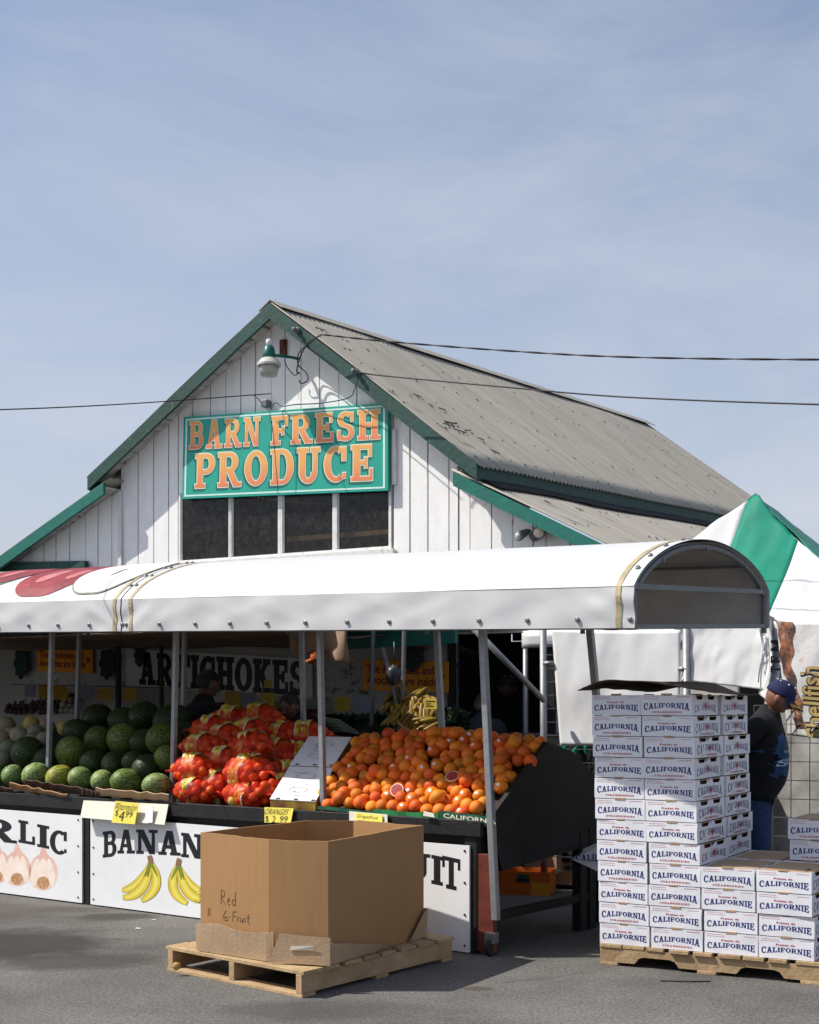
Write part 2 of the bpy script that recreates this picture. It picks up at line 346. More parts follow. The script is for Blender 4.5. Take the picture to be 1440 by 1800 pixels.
# ================================================================ THE SETTING: asphalt lot
def asphalt():
    m = bpy.data.materials.new('worn asphalt'); m.use_nodes = True; t = m.node_tree; b = t.nodes['Principled BSDF']; lk = t.links.new
    def n(k, **kw):
        x = t.nodes.new(k)
        for a, v in kw.items(): setattr(x, a, v)
        return x
    tc_ = n('ShaderNodeTexCoord')
    def nz_(sc_, det=5, ro=.6):
        q = n('ShaderNodeTexNoise'); q.inputs['Scale'].default_value = sc_; q.inputs['Detail'].default_value = det; q.inputs['Roughness'].default_value = ro; lk(tc_.outputs['Object'], q.inputs['Vector']); return q
    def ramp(src, p0, c0, p1, c1):
        r = n('ShaderNodeValToRGB'); r.color_ramp.elements[0].position = p0; r.color_ramp.elements[1].position = p1
        r.color_ramp.elements[0].color = (*c0, 1); r.color_ramp.elements[1].color = (*c1, 1); lk(src, r.inputs[0]); return r
    def mix(f, a, bb, mode='MIX'):
        x = n('ShaderNodeMix', data_type='RGBA', blend_type=mode); lk(f, x.inputs['Factor']) if not isinstance(f, float) else setattr(x.inputs['Factor'], 'default_value', f)
        lk(a, x.inputs['A']); lk(bb, x.inputs['B']) if not isinstance(bb, tuple) else setattr(x.inputs['B'], 'default_value', (*bb, 1)); return x.outputs['Result']
    base = ramp(nz_(.9, 9, .68).outputs[0], .32, (.085, .082, .077), .68, (.165, .159, .149)).outputs[0]
    grit = ramp(nz_(150, 2).outputs[0], .35, (.45, .45, .45), .68, (1.5, 1.5, 1.5)).outputs[0]
    c = mix(.8, base, grit, 'MULTIPLY'); grit2 = ramp(nz_(52, 3, .7).outputs[0], .38, (.66, .66, .66), .62, (1.3, 1.3, 1.3)).outputs[0]; c = mix(.85, c, grit2, 'MULTIPLY')
    vor = n('ShaderNodeTexVoronoi'); vor.inputs['Scale'].default_value = 95; lk(tc_.outputs['Object'], vor.inputs['Vector'])
    st = ramp(vor.outputs['Distance'], .10, (1, 1, 1), .2, (0, 0, 0))
    mm = n('ShaderNodeMath', operation='MULTIPLY'); lk(st.outputs[0], mm.inputs[0]); rr = ramp(nz_(31, 2).outputs[0], .5, (0, 0, 0), .62, (.8, .8, .8)); lk(rr.outputs[0], mm.inputs[1])
    c = mix(mm.outputs[0], c, (.27, .262, .25))
    # hairline cracks
    vc = n('ShaderNodeTexVoronoi', feature='DISTANCE_TO_EDGE'); vc.inputs['Scale'].default_value = .55
    wv_ = n('ShaderNodeMix', data_type='RGBA'); wv_.inputs['Factor'].default_value = .16; lk(tc_.outputs['Object'], wv_.inputs['A']); lk(nz_(2.2, 8, .7).outputs['Color'], wv_.inputs['B']); lk(wv_.outputs['Result'], vc.inputs['Vector'])
    cr_ = ramp(vc.outputs['Distance'], .001, (.6, .6, .6), .004, (0, 0, 0)); mk = ramp(nz_(.8, 3).outputs[0], .48, (0, 0, 0), .58, (1, 1, 1)); mc = n('ShaderNodeMath', operation='MULTIPLY'); lk(cr_.outputs[0], mc.inputs[0]); lk(mk.outputs[0], mc.inputs[1])
    c = mix(mc.outputs[0], c, (.035, .033, .03))
    # oil and water stains, each with its own ragged outline
    for (px, py, rad, sx, colr, amt) in ((10, 1660, .62, 1.1, (.030, .025, .022), .85), (205, 1612, .20, 1.5, (.035, .03, .027), .75), (120, 1690, .3, 1.8, (.04, .035, .03), .7), (560, 1775, .25, 2.0, (.05, .047, .042), .5), (-40, 1600, .5, 1.6, (.07, .056, .045), .6), (840, 1738, .06, 1.5, (.05, .03, .02), .6), (140, 1600, .16, 2, (.06, .05, .042), .5)):
        Y = EYE * F / (py - HY); q = P(px, py, Y)
        v = n('ShaderNodeVectorMath', operation='SUBTRACT'); lk(tc_.outputs['Object'], v.inputs[0]); v.inputs[1].default_value = q
        v2 = n('ShaderNodeVectorMath', operation='MULTIPLY'); lk(v.outputs[0], v2.inputs[0]); v2.inputs[1].default_value = (1 / sx, 1, 0)
        ln = n('ShaderNodeVectorMath', operation='LENGTH'); lk(v2.outputs[0], ln.inputs[0])
        ad = n('ShaderNodeMath', operation='MULTIPLY_ADD'); lk(nz_(4.5, 6, .6).outputs[0], ad.inputs[0]); ad.inputs[1].default_value = rad * 1.1; lk(ln.outputs['Value'], ad.inputs[2])
        rr = ramp(ad.outputs[0], rad * 1.15, (amt,) * 3, rad * 1.6, (0, 0, 0))
        c = mix(rr.outputs[0], c, colr)
    lk(c, b.inputs['Base Color']); b.inputs['Roughness'].default_value = .85; b.inputs['Specular IOR Level'].default_value = .25
    bu = n('ShaderNodeBump'); bu.inputs['Strength'].default_value = .55; bu.inputs['Distance'].default_value = .008; lk(nz_(120, 4).outputs[0], bu.inputs['Height']); lk(bu.outputs[0], b.inputs['Normal'])
    return m
g = MB(); g.poly([(-400, -400, 0), (400, -400, 0), (400, 400, 0), (-400, 400, 0)])
go = g.build('parking_lot', asphalt()); tag(go, kind='structure')
go.data.transform(Matrix.Translation(go.location)); go.location = (0, 0, 0)

# ================================================================ BARN
barn = thing('barn', BW(0, 4, 0), 'white board barn with green trimmed gable and grey corrugated iron roof', 'barn')
AP = Bu(478, 532, -.20); LE = Bu(158, 836, -.20); RE = Bu(838, 812, -.20)
LL0 = Bu(186, 846, -.20); LL1 = Bu(0, 980, -.20); RL0 = Bu(800, 828, -.20); RL1 = Bu(1052, 950, -.20)
def lin(a, b, u): return a[1] + (b[1] - a[1]) * (u - a[0]) / (b[0] - a[0])
UL, UR = Bu(212, 805, 0)[0], RL0[0] + .03
def ztop(u):
    if u < UL: return lin(LL0, LL1, u)
    if u < AP[0]: return lin(LE, AP, u)
    if u < UR: return lin(AP, RE, u)
    return lin(RL0, RL1, u)
RISE = .041
WU = [Bu(x, 925, 0)[0] for x in (318, 404, 407.5, 491, 497, 587, 593, 686)]
WZ0, WZ1 = Bu(500, 974, 0)[1], 3.42
DU0, DU1, DZ = Bu(806, 1150, 0)[0], Bu(960, 1150, 0)[0], 2.0
m = MB(); u = -5.2; cuts = sorted([WU[0] - .03, WU[-1] + .03, DU0, DU1, UL, UR, AP[0]])
edges = [u]
while u < 4.3:
    nu = u + rnd.uniform(.17, .235)
    for c in cuts:
        if u + .015 < c < nu + .06: nu = c; break
    edges.append(nu); u = nu
for a, b in zip(edges, edges[1:]):
    mid = (a + b) / 2; j = rnd.uniform(-.004, .004); gp = rnd.choice([.004, .0055, .0055, .0085])
    zt = [ztop(a + .004) - .05, ztop(b - .004) - .05]; z0 = 1.98
    segs = [(z0, None)]
    if WU[0] - .03 <= mid <= WU[-1] + .03: segs = [(z0, WZ0 - .02), (WZ1, None)]
    for q0, q1 in segs:
        t0, t1 = (zt if q1 is None else (q1, q1))
        if min(t0, t1) < q0 + .02: continue
        m.hexa([BW(a + gp, j, q0), BW(b - gp, j, q0), BW(b - gp, j + .02, q0), BW(a + gp, j + .02, q0), BW(a + gp, j, t0), BW(b - gp, j, t1), BW(b - gp, j + .02, t1), BW(a + gp, j + .02, t0)])
wall = m.build('wall', M_white, barn)
m = MB()   # dark boarding seen through the gaps, left open behind the windows and the doorway
def back(u0, u1, z0, z1=None):
    n = 8
    for i in range(n):
        a = u0 + (u1 - u0) * i / n; b = u0 + (u1 - u0) * (i + 1) / n
        t0, t1 = (ztop(a + .001) - .06, ztop(b - .001) - .06) if z1 is None else (z1, z1)
        m.hexa([BW(a, .034, z0), BW(b, .034, z0), BW(b, .05, z0), BW(a, .05, z0), BW(a, .034, t0), BW(b, .034, t1), BW(b, .05, t1), BW(a, .05, t0)])
back(-5.2, UL, 1.97); back(UL, WU[0] - .035, 1.97); back(WU[0] - .035, WU[-1] + .035, 1.97, WZ0 - .02); back(WU[0] - .035, AP[0], WZ1); back(AP[0], WU[-1] + .035, WZ1); back(WU[-1] + .035, UR, 1.97); back(UR, 4.3, 1.97)
m.build('wall_backing', M_gap, barn)
m = MB(); BF = lambda x, y, z: BW(x, y, z)
m.box((-5.25, .05, 0), (-5.19, 8.2, 1.95), 0, BF); m.box((4.24, .05, 0), (4.3, 8.2, 2.0), 0, BF); m.box((-5.19, 8.14, 0), (4.24, 8.2, 2.3), 0, BF)
m.box((-2.0, 8.15, 2.31), (2.0, 8.19, 3.5), 0, BF); m.build('side_wall', M_gap, barn)
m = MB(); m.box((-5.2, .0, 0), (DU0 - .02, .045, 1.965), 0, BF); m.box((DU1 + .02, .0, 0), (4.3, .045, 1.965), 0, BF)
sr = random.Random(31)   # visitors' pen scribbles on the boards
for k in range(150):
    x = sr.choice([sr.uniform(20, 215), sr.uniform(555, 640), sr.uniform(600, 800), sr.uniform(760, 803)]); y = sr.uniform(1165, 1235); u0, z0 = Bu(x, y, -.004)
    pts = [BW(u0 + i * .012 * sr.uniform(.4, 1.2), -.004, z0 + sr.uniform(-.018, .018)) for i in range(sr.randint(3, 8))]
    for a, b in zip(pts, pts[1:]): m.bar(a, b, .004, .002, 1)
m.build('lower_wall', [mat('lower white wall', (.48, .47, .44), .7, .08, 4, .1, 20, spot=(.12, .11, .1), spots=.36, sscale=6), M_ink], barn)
m = MB(); m.box((DU0 - .09, -.03, 0), (DU0 - .02, .06, 2.0), 0, BF); m.box((DU1 + .02, -.03, 0), (DU1 + .09, .06, 2.0), 0, BF); m.box((DU0 - .09, -.03, 2.001), (DU1 + .09, -.005, 2.09), 0, BF)
m.build('door_frame', M_black, barn)
M_rustd = mat('dark roof rust', (.075, .06, .048), .85, .3, 20)
# roofs: real corrugations running down the slope
def roof(name, n0, n1, v0, v1, waves_pitch=.076, rows=10, rise=RISE, th=.006):
    mm = MB(); L_ = v1 - v0; nw = int(L_ / waves_pitch); nu = nw * 4
    def fn(a, b):
        v = v0 + L_ * a; u_ = n0[0] + (n1[0] - n0[0]) * b; z = n0[1] + (n1[1] - n0[1]) * b + rise * (v - v0)
        z += .011 * math.sin(2 * math.pi * a * nw) + .03 * nz((v * .55, b * 1.2, 3)) + (.004 if int(b * 3.001) != int((b + .03) * 3.001) else 0)
        return BW(u_, v, z)
    mm.grid(fn, nu, rows); rr = random.Random(int(n1[0] * 100) + 900)
    if n1[0] > n0[0]:   # nail heads in rows and short rust slashes at the sheet ends
        for b in (.06, .22, .40, .58, .76, .94):
            for k in range(int(L_ / .24)):
                if rr.random() < .25: continue
                a = (k + rr.uniform(.2, .8)) * .24 / L_; c = fn(a, b + rr.uniform(-.008, .008)) + Vector((0, 0, .016)); e = rr.uniform(.004, .0085)
                mm.poly([c + (BW(x_ * e, y_ * e, 0) - BW(0, 0, 0)) + Vector((0, 0, -x_ * e * .75)) for x_, y_ in ((-1, -1), (1, -1), (1, 1), (-1, 1))], 1)
        for k in range(14):
            a, b = rr.uniform(.005, .12), rr.uniform(.15, .98); ln_ = rr.uniform(.02, .07)
            mm.poly([fn(a + da / L_, b + db) + Vector((0, 0, .015)) for da, db in ((0, 0), (ln_ * 3, .003), (ln_ * 3, .0065), (0, .0035))], 1)
    o = mm.build(name, [M_roof, M_rustd], barn, smooth=True, solid=th, fix=False); return o
roof('roof', AP, (RE[0] + .05, lin(AP, RE, RE[0] + .05)), -.22, 8.35)
roof('roof', AP, (LE[0] - .03, lin(AP, LE, LE[0] - .03)), -.22, 8.35)
roof('roof', (RL0[0] - .03, lin(RL0, RL1, RL0[0] - .03)), (4.6, lin(RL0, RL1, 4.6)), -.21, 8.35, rise=RISE)
roof('roof', (LL0[0] + .05, lin(LL0, LL1, LL0[0] + .05)), (-5.4, lin(LL0, LL1, -5.4)), -.21, 8.35)
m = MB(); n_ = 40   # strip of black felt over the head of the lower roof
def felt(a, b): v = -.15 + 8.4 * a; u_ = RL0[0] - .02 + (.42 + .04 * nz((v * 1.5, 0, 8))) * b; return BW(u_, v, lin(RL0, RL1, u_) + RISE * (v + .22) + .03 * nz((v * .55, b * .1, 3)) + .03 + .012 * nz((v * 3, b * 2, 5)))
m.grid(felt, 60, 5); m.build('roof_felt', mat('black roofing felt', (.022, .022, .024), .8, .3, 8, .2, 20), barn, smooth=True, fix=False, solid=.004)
m = MB()   # ridge cap
for a, b in ((-.11, -.075), (.0, 0.), ):
    pass
for i in range(12):
    v0, v1 = -.23 + i * .72, -.23 + i * .72 + .735; z0 = AP[1] + RISE * (v0 + .22) + .022; z1 = AP[1] + RISE * (v1 + .22) + .022
    for sg in (-1, 1): m.poly([BW(AP[0], v0, z0), BW(AP[0], v1, z1), BW(AP[0] + sg * .13, v1, z1 - .085), BW(AP[0] + sg * .13, v0, z0 - .085)])
m.build('ridge_cap', M_roof, barn, solid=.006, fix=False)
def rake(p0, p1, h, mt, v=-.235, th=.028, dz=-.012, name='fascia'):
    mm = MB(); n = 6; bmp = [nz((i * 3.1, p0[0], 0)) * .008 for i in range(n + 1)]
    for i in range(n):
        a = Vector(p0) + (Vector(p1) - Vector(p0)) * i / n; b = Vector(p0) + (Vector(p1) - Vector(p0)) * (i + 1) / n
        za, zb = a.y + dz + bmp[i], b.y + dz + bmp[i + 1]
        mm.hexa([BW(a.x, v, za - h), BW(b.x, v, zb - h), BW(b.x, v + th, zb - h), BW(a.x, v + th, za - h), BW(a.x, v, za), BW(b.x, v, zb), BW(b.x, v + th, zb), BW(a.x, v + th, za)])
    return mm.build(name, mt, barn)
rake(LE, AP, .135, M_green); rake(AP, (RE[0] + .02, RE[1]), .14, M_green, v=-.236)
rake((-5.4, lin(LL0, LL1, -5.4)), LL0, .115, M_green2, v=-.234); rake(RL0, (4.6, lin(RL0, RL1, 4.6)), .115, M_green2, v=-.234)
def eave(u_, z_, h, sg, mt):
    mm = MB(); n = 14
    for i in range(n):
        a, b = -.206 + 8.6 * i / n, -.206 + 8.6 * (i + 1) / n; w0 = .03 * nz((a * .55, 1.2, 3)); w1 = .03 * nz((b * .55, 1.2, 3)); za, zb = z_ + RISE * (a + .22) - .02 + w0, z_ + RISE * (b + .22) - .02 + w1
        mm.hexa([BW(u_, a, za - h), BW(u_ + .025 * sg, a, za - h), BW(u_ + .025 * sg, b, zb - h), BW(u_, b, zb - h), BW(u_, a, za), BW(u_ + .025 * sg, a, za), BW(u_ + .025 * sg, b, zb), BW(u_, b, zb)])
    mm.build('fascia', mt, barn)
eave(RE[0] - .005, RE[1] - .01, .13, 1, M_green); eave(LE[0] + .02, LE[1], .13, -1, M_green)
def soffit(p0, p1, drop):
    mm = MB(); d = Vector(p1) - Vector(p0); Ln = d.length; n = max(2, int(Ln / .17))
    for i in range(n):
        a = Vector(p0) + d * (i / n + .012 / Ln); b = Vector(p0) + d * ((i + 1) / n - .004 / Ln); j = rnd.uniform(-.006, .006)
        za, zb = a.y - drop + j, b.y - drop + j
        mm.hexa([BW(a.x, -.206, za - .015), BW(b.x, -.206, zb - .015), BW(b.x, -.012, zb - .015), BW(a.x, -.012, za - .015), BW(a.x, -.206, za), BW(b.x, -.206, zb), BW(b.x, -.012, zb), BW(a.x, -.012, za)])
    mm.build('soffit', M_soffit, barn)
soffit(LE, (AP[0] - .02, AP[1] - .02), .05); soffit((AP[0] + .02, AP[1] - .02), RE, .05); soffit((-5.2, lin(LL0, LL1, -5.2)), LL0, .045); soffit(RL0, (4.5, lin(RL0, RL1, 4.5)), .045)
m = MB(); m.box((UL - .012, -.026, 2.0), (UL + .03, -.005, ztop(UL - .05) - .06), 0, BF); m.build('corner_board', M_trimw, barn); m = MB(); m.box((WU[-1] + .035, -.03, 3.30), (WU[-1] + .075, -.005, 3.78), 0, BF); m.build('corner_board', M_trimw, barn)
m = MB(); q0 = Bu(-60, 990, -.06); q1 = Bu(152, 986, -.06)
m.hexa([BW(-5.2, -.09, 2.62), BW(q1[0], -.09, q1[1] - .12), BW(q1[0], -.03, q1[1] - .12), BW(-5.2, -.03, 2.62), BW(-5.2, -.09, q0[1] + .03), BW(q1[0], -.09, q1[1]), BW(q1[0], -.03, q1[1]), BW(-5.2, -.03, q0[1] + .03)])
m.build('green_band', M_green, barn)
# windows under the sign: each a frame with its own dusty pane
def glass():
    g_ = bpy.data.materials.new('dusty window glass'); g_.use_nodes = True; t = g_.node_tree; b = t.nodes['Principled BSDF']; o = t.nodes['Material Output']
    b.inputs['Base Color'].default_value = (.04, .037, .034, 1); b.inputs['Roughness'].default_value = .22
    tr = t.nodes.new('ShaderNodeBsdfTransparent'); mx_ = t.nodes.new('ShaderNodeMixShader'); nn = t.nodes.new('ShaderNodeTexNoise'); nn.inputs['Scale'].default_value = 14; nn.inputs['Detail'].default_value = 9; nn.inputs['Roughness'].default_value = .75
    tcx = t.nodes.new('ShaderNodeTexCoord'); t.links.new(tcx.outputs['Object'], nn.inputs['Vector'])
    r_ = t.nodes.new('ShaderNodeValToRGB'); r_.color_ramp.elements[0].position = .35; r_.color_ramp.elements[1].position = .72; r_.color_ramp.elements[0].color = (.32, .32, .32, 1); r_.color_ramp.elements[1].color = (.8, .8, .8, 1)
    r2 = t.nodes.new('ShaderNodeValToRGB'); r2.color_ramp.elements[0].position = .5; r2.color_ramp.elements[1].position = .85; r2.color_ramp.elements[0].color = (.022, .021, .02, 1); r2.color_ramp.elements[1].color = (.055, .052, .05, 1)
    t.links.new(nn.outputs[0], r_.inputs[0]); t.links.new(nn.outputs[0], r2.inputs[0]); t.links.new(r2.outputs[0], b.inputs['Base Color'])
    t.links.new(r_.outputs[0], mx_.inputs[0]); t.links.new(tr.outputs[0], mx_.inputs[1]); t.links.new(b.outputs[0], mx_.inputs[2]); t.links.new(mx_.outputs[0], o.inputs[0]); return g_
M_glass = glass()
for i in range(4):
    a, b = WU[2 * i], WU[2 * i + 1]; m = MB(); t_ = .018
    m.box((a - t_, -.012, WZ0 - .02), (a + .004, .03, WZ1), 0, BF); m.box((b - .004, -.012, WZ0 - .02), (b + t_, .03, WZ1), 0, BF)
    m.box((a + .004, -.011, WZ0 - .02), (b - .004, .03, WZ0 + .006), 0, BF)
    wf = m.build('window', M_trimw, barn)
    m = MB(); m.box((a + .004, .008, WZ0 + .006), (b - .004, .012, WZ1), 0, BF); m.build('pane', M_glass, wf)
    m = MB(); m.box((a + .004, .002, WZ0 + .006), (a + .018, .007, WZ1), 0, BF); m.build('sash', M_trimw, wf); m = MB(); m.box((b - .018, .002, WZ0 + .006), (b - .004, .007, WZ1), 0, BF); m.build('sash', M_trimw, wf)
m = MB(); m.box((WU[0] - .06, -.05, WZ0 - .075), (WU[-1] + .06, -.008, WZ0 - .022), 0, BF); m.build('window_sill', M_trimw, barn)
m = MB(); zb = Bu(580, 944, .2)[1]; m.box((WU[4], .07, zb - .03), (WU[7] + .5, .13, zb + .012), 0, BF); m.box((WU[6] + .15, .3, zb - .14), (WU[7] + .5, .34, zb - .10), 0, BF); m.build('beam', mat('inside timber', (.85, .55, .22), .7, .2, 9), barn)
m = MB(); m.box((-1.85, .9, 1.9), (1.85, .95, 3.35), 0, BF); m.build('partition', M_gap, barn)

# painted shop sign
c4 = [BW(*((Bu(x, y, -.07)[0], -.07, Bu(x, y, -.07)[1]))) for x, y in ((323, 733), (682, 708), (682, 862), (320, 877))]
nrm = Vector((-.535, -.845, 0)); SF = quadmap(*c4, nrm)
sg = thing('shop_sign', BW(0, -.07, 3.3), 'teal painted sign reading BARN FRESH PRODUCE above the barn windows', 'sign')
m = MB(); m.hexa([SF(0, 0, -.045), SF(1, 0, -.045), SF(1, 0, 0), SF(0, 0, 0), SF(0, 1, -.045), SF(1, 1, -.045), SF(1, 1, 0), SF(0, 1, 0)]); m.build('sign_board', M_teal, sg)
m = MB()
for a in (((.012, .955), (.988, .975)), ((.012, .025), (.988, .045)), ((.012, .0452), (.021, .9548)), ((.979, .0452), (.988, .9548))): (x0, y0), (x1, y1) = a; m.poly([SF(x0, y0, .002), SF(x1, y0, .002), SF(x1, y1, .002), SF(x0, y1, .002)])
m.build('border', M_pale, sg, fix=False)
def olet():
    k = bpy.data.materials.new('orange airbrushed paint'); k.use_nodes = True; t = k.node_tree; b = t.nodes['Principled BSDF']
    at = t.nodes.new('ShaderNodeAttribute'); at.attribute_name = 'fade'; r_ = t.nodes.new('ShaderNodeValToRGB')
    nn = t.nodes.new('ShaderNodeTexNoise'); nn.inputs['Scale'].default_value = 6; ad = t.nodes.new('ShaderNodeMath'); ad.operation = 'MULTIPLY_ADD'; ad.inputs[1].default_value = .5; t.links.new(nn.outputs[0], ad.inputs[0]); t.links.new(at.outputs['Fac'], ad.inputs[2])
    r_.color_ramp.elements[0].position = .25; r_.color_ramp.elements[1].position = .95; r_.color_ramp.elements[0].color = (.70, .20, .085, 1); r_.color_ramp.elements[1].color = (.76, .37, .095, 1)
    t.links.new(ad.outputs[0], r_.inputs[0]); t.links.new(r_.outputs[0], b.inputs['Base Color']); b.inputs['Roughness'].default_value = .55; return k
M_olet = olet()
for word, box, gp in (('BARN', (.035, .60, .40, .935), .16), ('FRESH', (.455, .595, .965, .93), .14), ('PRODUCE', (.07, .125, .935, .535), .15)):
    f = sub(SF, *box)
    m = MB(); slab(m, word, f, 0, .035, .002, gp, .00004, -.012 if word != 'PRODUCE' else -.010, -.06); m.build('letter_shadow', M_teald, sg, fix=False)
    m = MB(); slab(m, word, f, 0, .032, .0034, gp, .00004); m.build('letter_outline', M_cream, sg, fix=False)
    m = MB(); ys = []
    def f2(x, y, l, f=f, ys=ys): ys.append(y); return f(x, y, l)
    slab(m, word, f2, 0, 0, .0048, gp, .00004); o = m.build('lettering', M_olet, sg, fix=False)
    at = o.data.attributes.new('fade', 'FLOAT', 'POINT'); at.data.foreach_set('value', ys)

# gable lamp
q = Bu(473, 640, -.32); c = BW(q[0], -.32, q[1])
lamp = thing('barn_lamp', c - Vector((0, 0, .11)), 'green and white yard lamp on the gable above the shop sign', 'lamp')
m = MB(); m.lathe(c, [(.072, -.105), (.084, -.06), (.094, -.02)], 24); m.build('glass_bowl', mat('cloudy lamp bowl', (.42, .43, .36), .2, .15, 8, spec=.6), lamp, smooth=True)
m = MB(); m.lathe(c, [(.108, -.018), (.110, .0), (.075, .045), (.055, .055)], 30); m.build('skirt', M_lampw, lamp)
m = MB(); m.lathe(c, [(.056, .056), (.058, .09), (.045, .15), (.03, .165)], 20); m.build('housing', M_lampg, lamp, smooth=True)
m = MB(); m.lathe(c, [(.026, .166), (.026, .215), (.02, .222)], 14); m.build('photocell', M_boxw, lamp, smooth=True)
m = MB(); m.tube([c + Vector((.02, .03, .09)), BW(q[0] + .10, -.12, q[1] + .09), BW(q[0] + .12, -.03, q[1] + .09)], .014); m.build('arm', M_lampg, lamp)
q = Bu(497, 610, -.03); m = MB(); m.box((q[0] - .035, -.035, q[1] - .075), (q[0] + .035, -.006, q[1] + .07), 0, BF); m.box((q[0] - .02, -.05, q[1] + .0), (q[0] + .03, -.036, q[1] + .05), 0, BF); m.build('bracket', M_rust, lamp, bevel=.004)
# twin floodlight
q = Bu(934, 938, -.08); c = BW(q[0], -.10, q[1])
fl = thing('twin_floodlight', BW(q[0], -.03, q[1] - .08), 'twin black floodlights under the right lower eave of the barn', 'floodlight')
m = MB(); m.lathe(BW(q[0], -.006, q[1] - .01), [(.045, 0), (.045, .03), (.02, .045)], 14, 0, nrm); m.tube([BW(q[0] - .03, -.05, q[1]), BW(q[0] + .05, -.05, q[1] + .03)], .016); m.build('mount', M_steelg, fl)
M_bulb = mat('pale flood lens', (.90, .80, .60), .25, .1, 20, spec=.6); M_bulbw = mat('clear flood lens', (.6, .6, .58), .2, .1, 20, spec=.7)  # the pale warm lens has its lit look put into the colour
for dx, ax, rr, lm in ((-.062, Vector((-.72, -.55, -.38)).normalized(), .042, M_bulbw), (.066, Vector((-.1, -.93, -.20)).normalized(), .054, M_bulb)):
    b = BW(q[0] + dx, -.07, q[1] + (.01 if dx < 0 else .012)); m = MB(); m.lathe(b, [(.02, -.05), (.028, -.02), (rr * .8, .02), (rr, .07), (rr, .085), (rr * .86, .086)], 20, 0, ax); fh = m.build('flood_head', M_steelg, fl, smooth=True)
    m = MB(); m.lathe(b, [(rr * .85, .082), (rr * .6, .094), (.004, .098)], 20, 0, ax); m.build('lens', lm, fh, smooth=True)

# overhead lines
def wire(name, pts, r, label, n=60, twist=0):
    def at(t):
        k = t * (len(pts) - 1); i = min(int(k), len(pts) - 2); f_ = k - i
        p0, p1, p2, p3 = (Vector(pts[max(i - 1, 0)]), Vector(pts[i]), Vector(pts[i + 1]), Vector(pts[min(i + 2, len(pts) - 1)]))
        return .5 * ((2 * p1) + (p2 - p0) * f_ + (2 * p0 - 5 * p1 + 4 * p2 - p3) * f_ ** 2 + (3 * p1 - p0 - 3 * p2 + p3) * f_ ** 3)
    m = MB(); P_ = [at(i / n) for i in range(n + 1)]
    if twist:
        for ph in (0, math.pi): m.tube([p + Vector((0, math.cos(ph + i * twist), math.sin(ph + i * twist))) * r * .95 for i, p in enumerate(P_)], r, 6)
    else: m.tube(P_, r, 6)
    o = m.build(name, M_wire, None, smooth=True); tag(o, label, 'cable'); return o
def wp(*l): return [P(x, y, Y) for x, y, Y in l]
wire('overhead_cable', wp((566, 588, 12.35), (680, 600, 12.1), (884, 616, 11.6), (1100, 627.5, 11), (1440, 632, 10.2), (1800, 628, 9.4)), .0045, 'thick twisted black cable running from the right rake past the ridge', 300, .22)
wire('overhead_cable', wp((632, 655, 12.0), (680, 661, 11.9), (884, 680, 11.3), (1100, 698, 10.7), (1440, 711, 9.8), (1800, 718, 9)), .0065, 'thin black cable crossing the grey roof below the twisted one')
wire('overhead_cable', wp((476, 692, 12.65), (440, 694.5, 12.4), (300, 705, 11.5), (150, 714, 10.5), (0, 720, 9.8), (-300, 728, 8.6)), .005, 'thin black cable crossing the sky to the left of the gable')
wire('loose_cable', wp((566, 588, 12.35), (545, 600, 12.45), (530, 622, 12.75), (522, 650, 12.82), (527, 657, 12.84)), .007, 'black drop cable curling from the rake down the gable boards')
wire('loose_cable', wp((552, 598, 12.45), (527, 618, 12.78), (524, 640, 12.84), (538, 655, 12.84), (541, 668, 12.84), (530, 674, 12.84), (526, 668, 12.84)), .0055, 'coiled loop of black cable hanging beside the gable lamp')
wire('loose_cable', wp((500, 632, 12.9), (505, 645, 12.9), (517, 659, 12.88), (524, 656, 12.85)), .005, 'short black wire between lamp bracket and cable loop')
wire('loose_cable', wp((476, 718, 12.95), (485, 708, 12.98), (497, 714, 12.93), (520, 711, 12.85), (560, 709, 12.7), (600, 703, 12.5), (618, 696, 12.42), (622, 688, 12.38), (632, 660, 12.05)), .005, 'thin wire running along the top edge of the teal sign')
wire('loose_cable', wp((445, 694, 12.9), (455, 702, 13.0), (463, 714, 13.0), (475, 728, 12.9), (482, 780, 12.9), (489, 868, 12.9)), .0035, 'thin wire hanging down across the face of the teal sign')
m = MB(); q = Bu(470, 711, -.03)
m.box((q[0] - .03, -.09, q[1] - .03), (q[0] + .035, -.012, q[1] + .035), 0, BF); tag(m.build('junction_box', M_steelg, None, bevel=.006), 'small dark cable box on the gable just above the teal sign', 'junction box')
for (x, y, lab) in ((521, 580, 'cable insulator high on the right rake board near the ridge'), (625, 653, 'cable insulator on the right rake board above the sign corner')):
    q = Bu(x, y, -.26); m = MB(); m.lathe(BW(q[0], -.238, q[1]), [(.03, 0), (.03, .015), (.012, .02), (.022, .04), (.012, .05), (.022, .062), (.01, .075)], 12, 0, nrm); tag(m.build('cable_insulator', M_steelg, None, smooth=True), lab, 'insulator', 'insulators on the rake board')
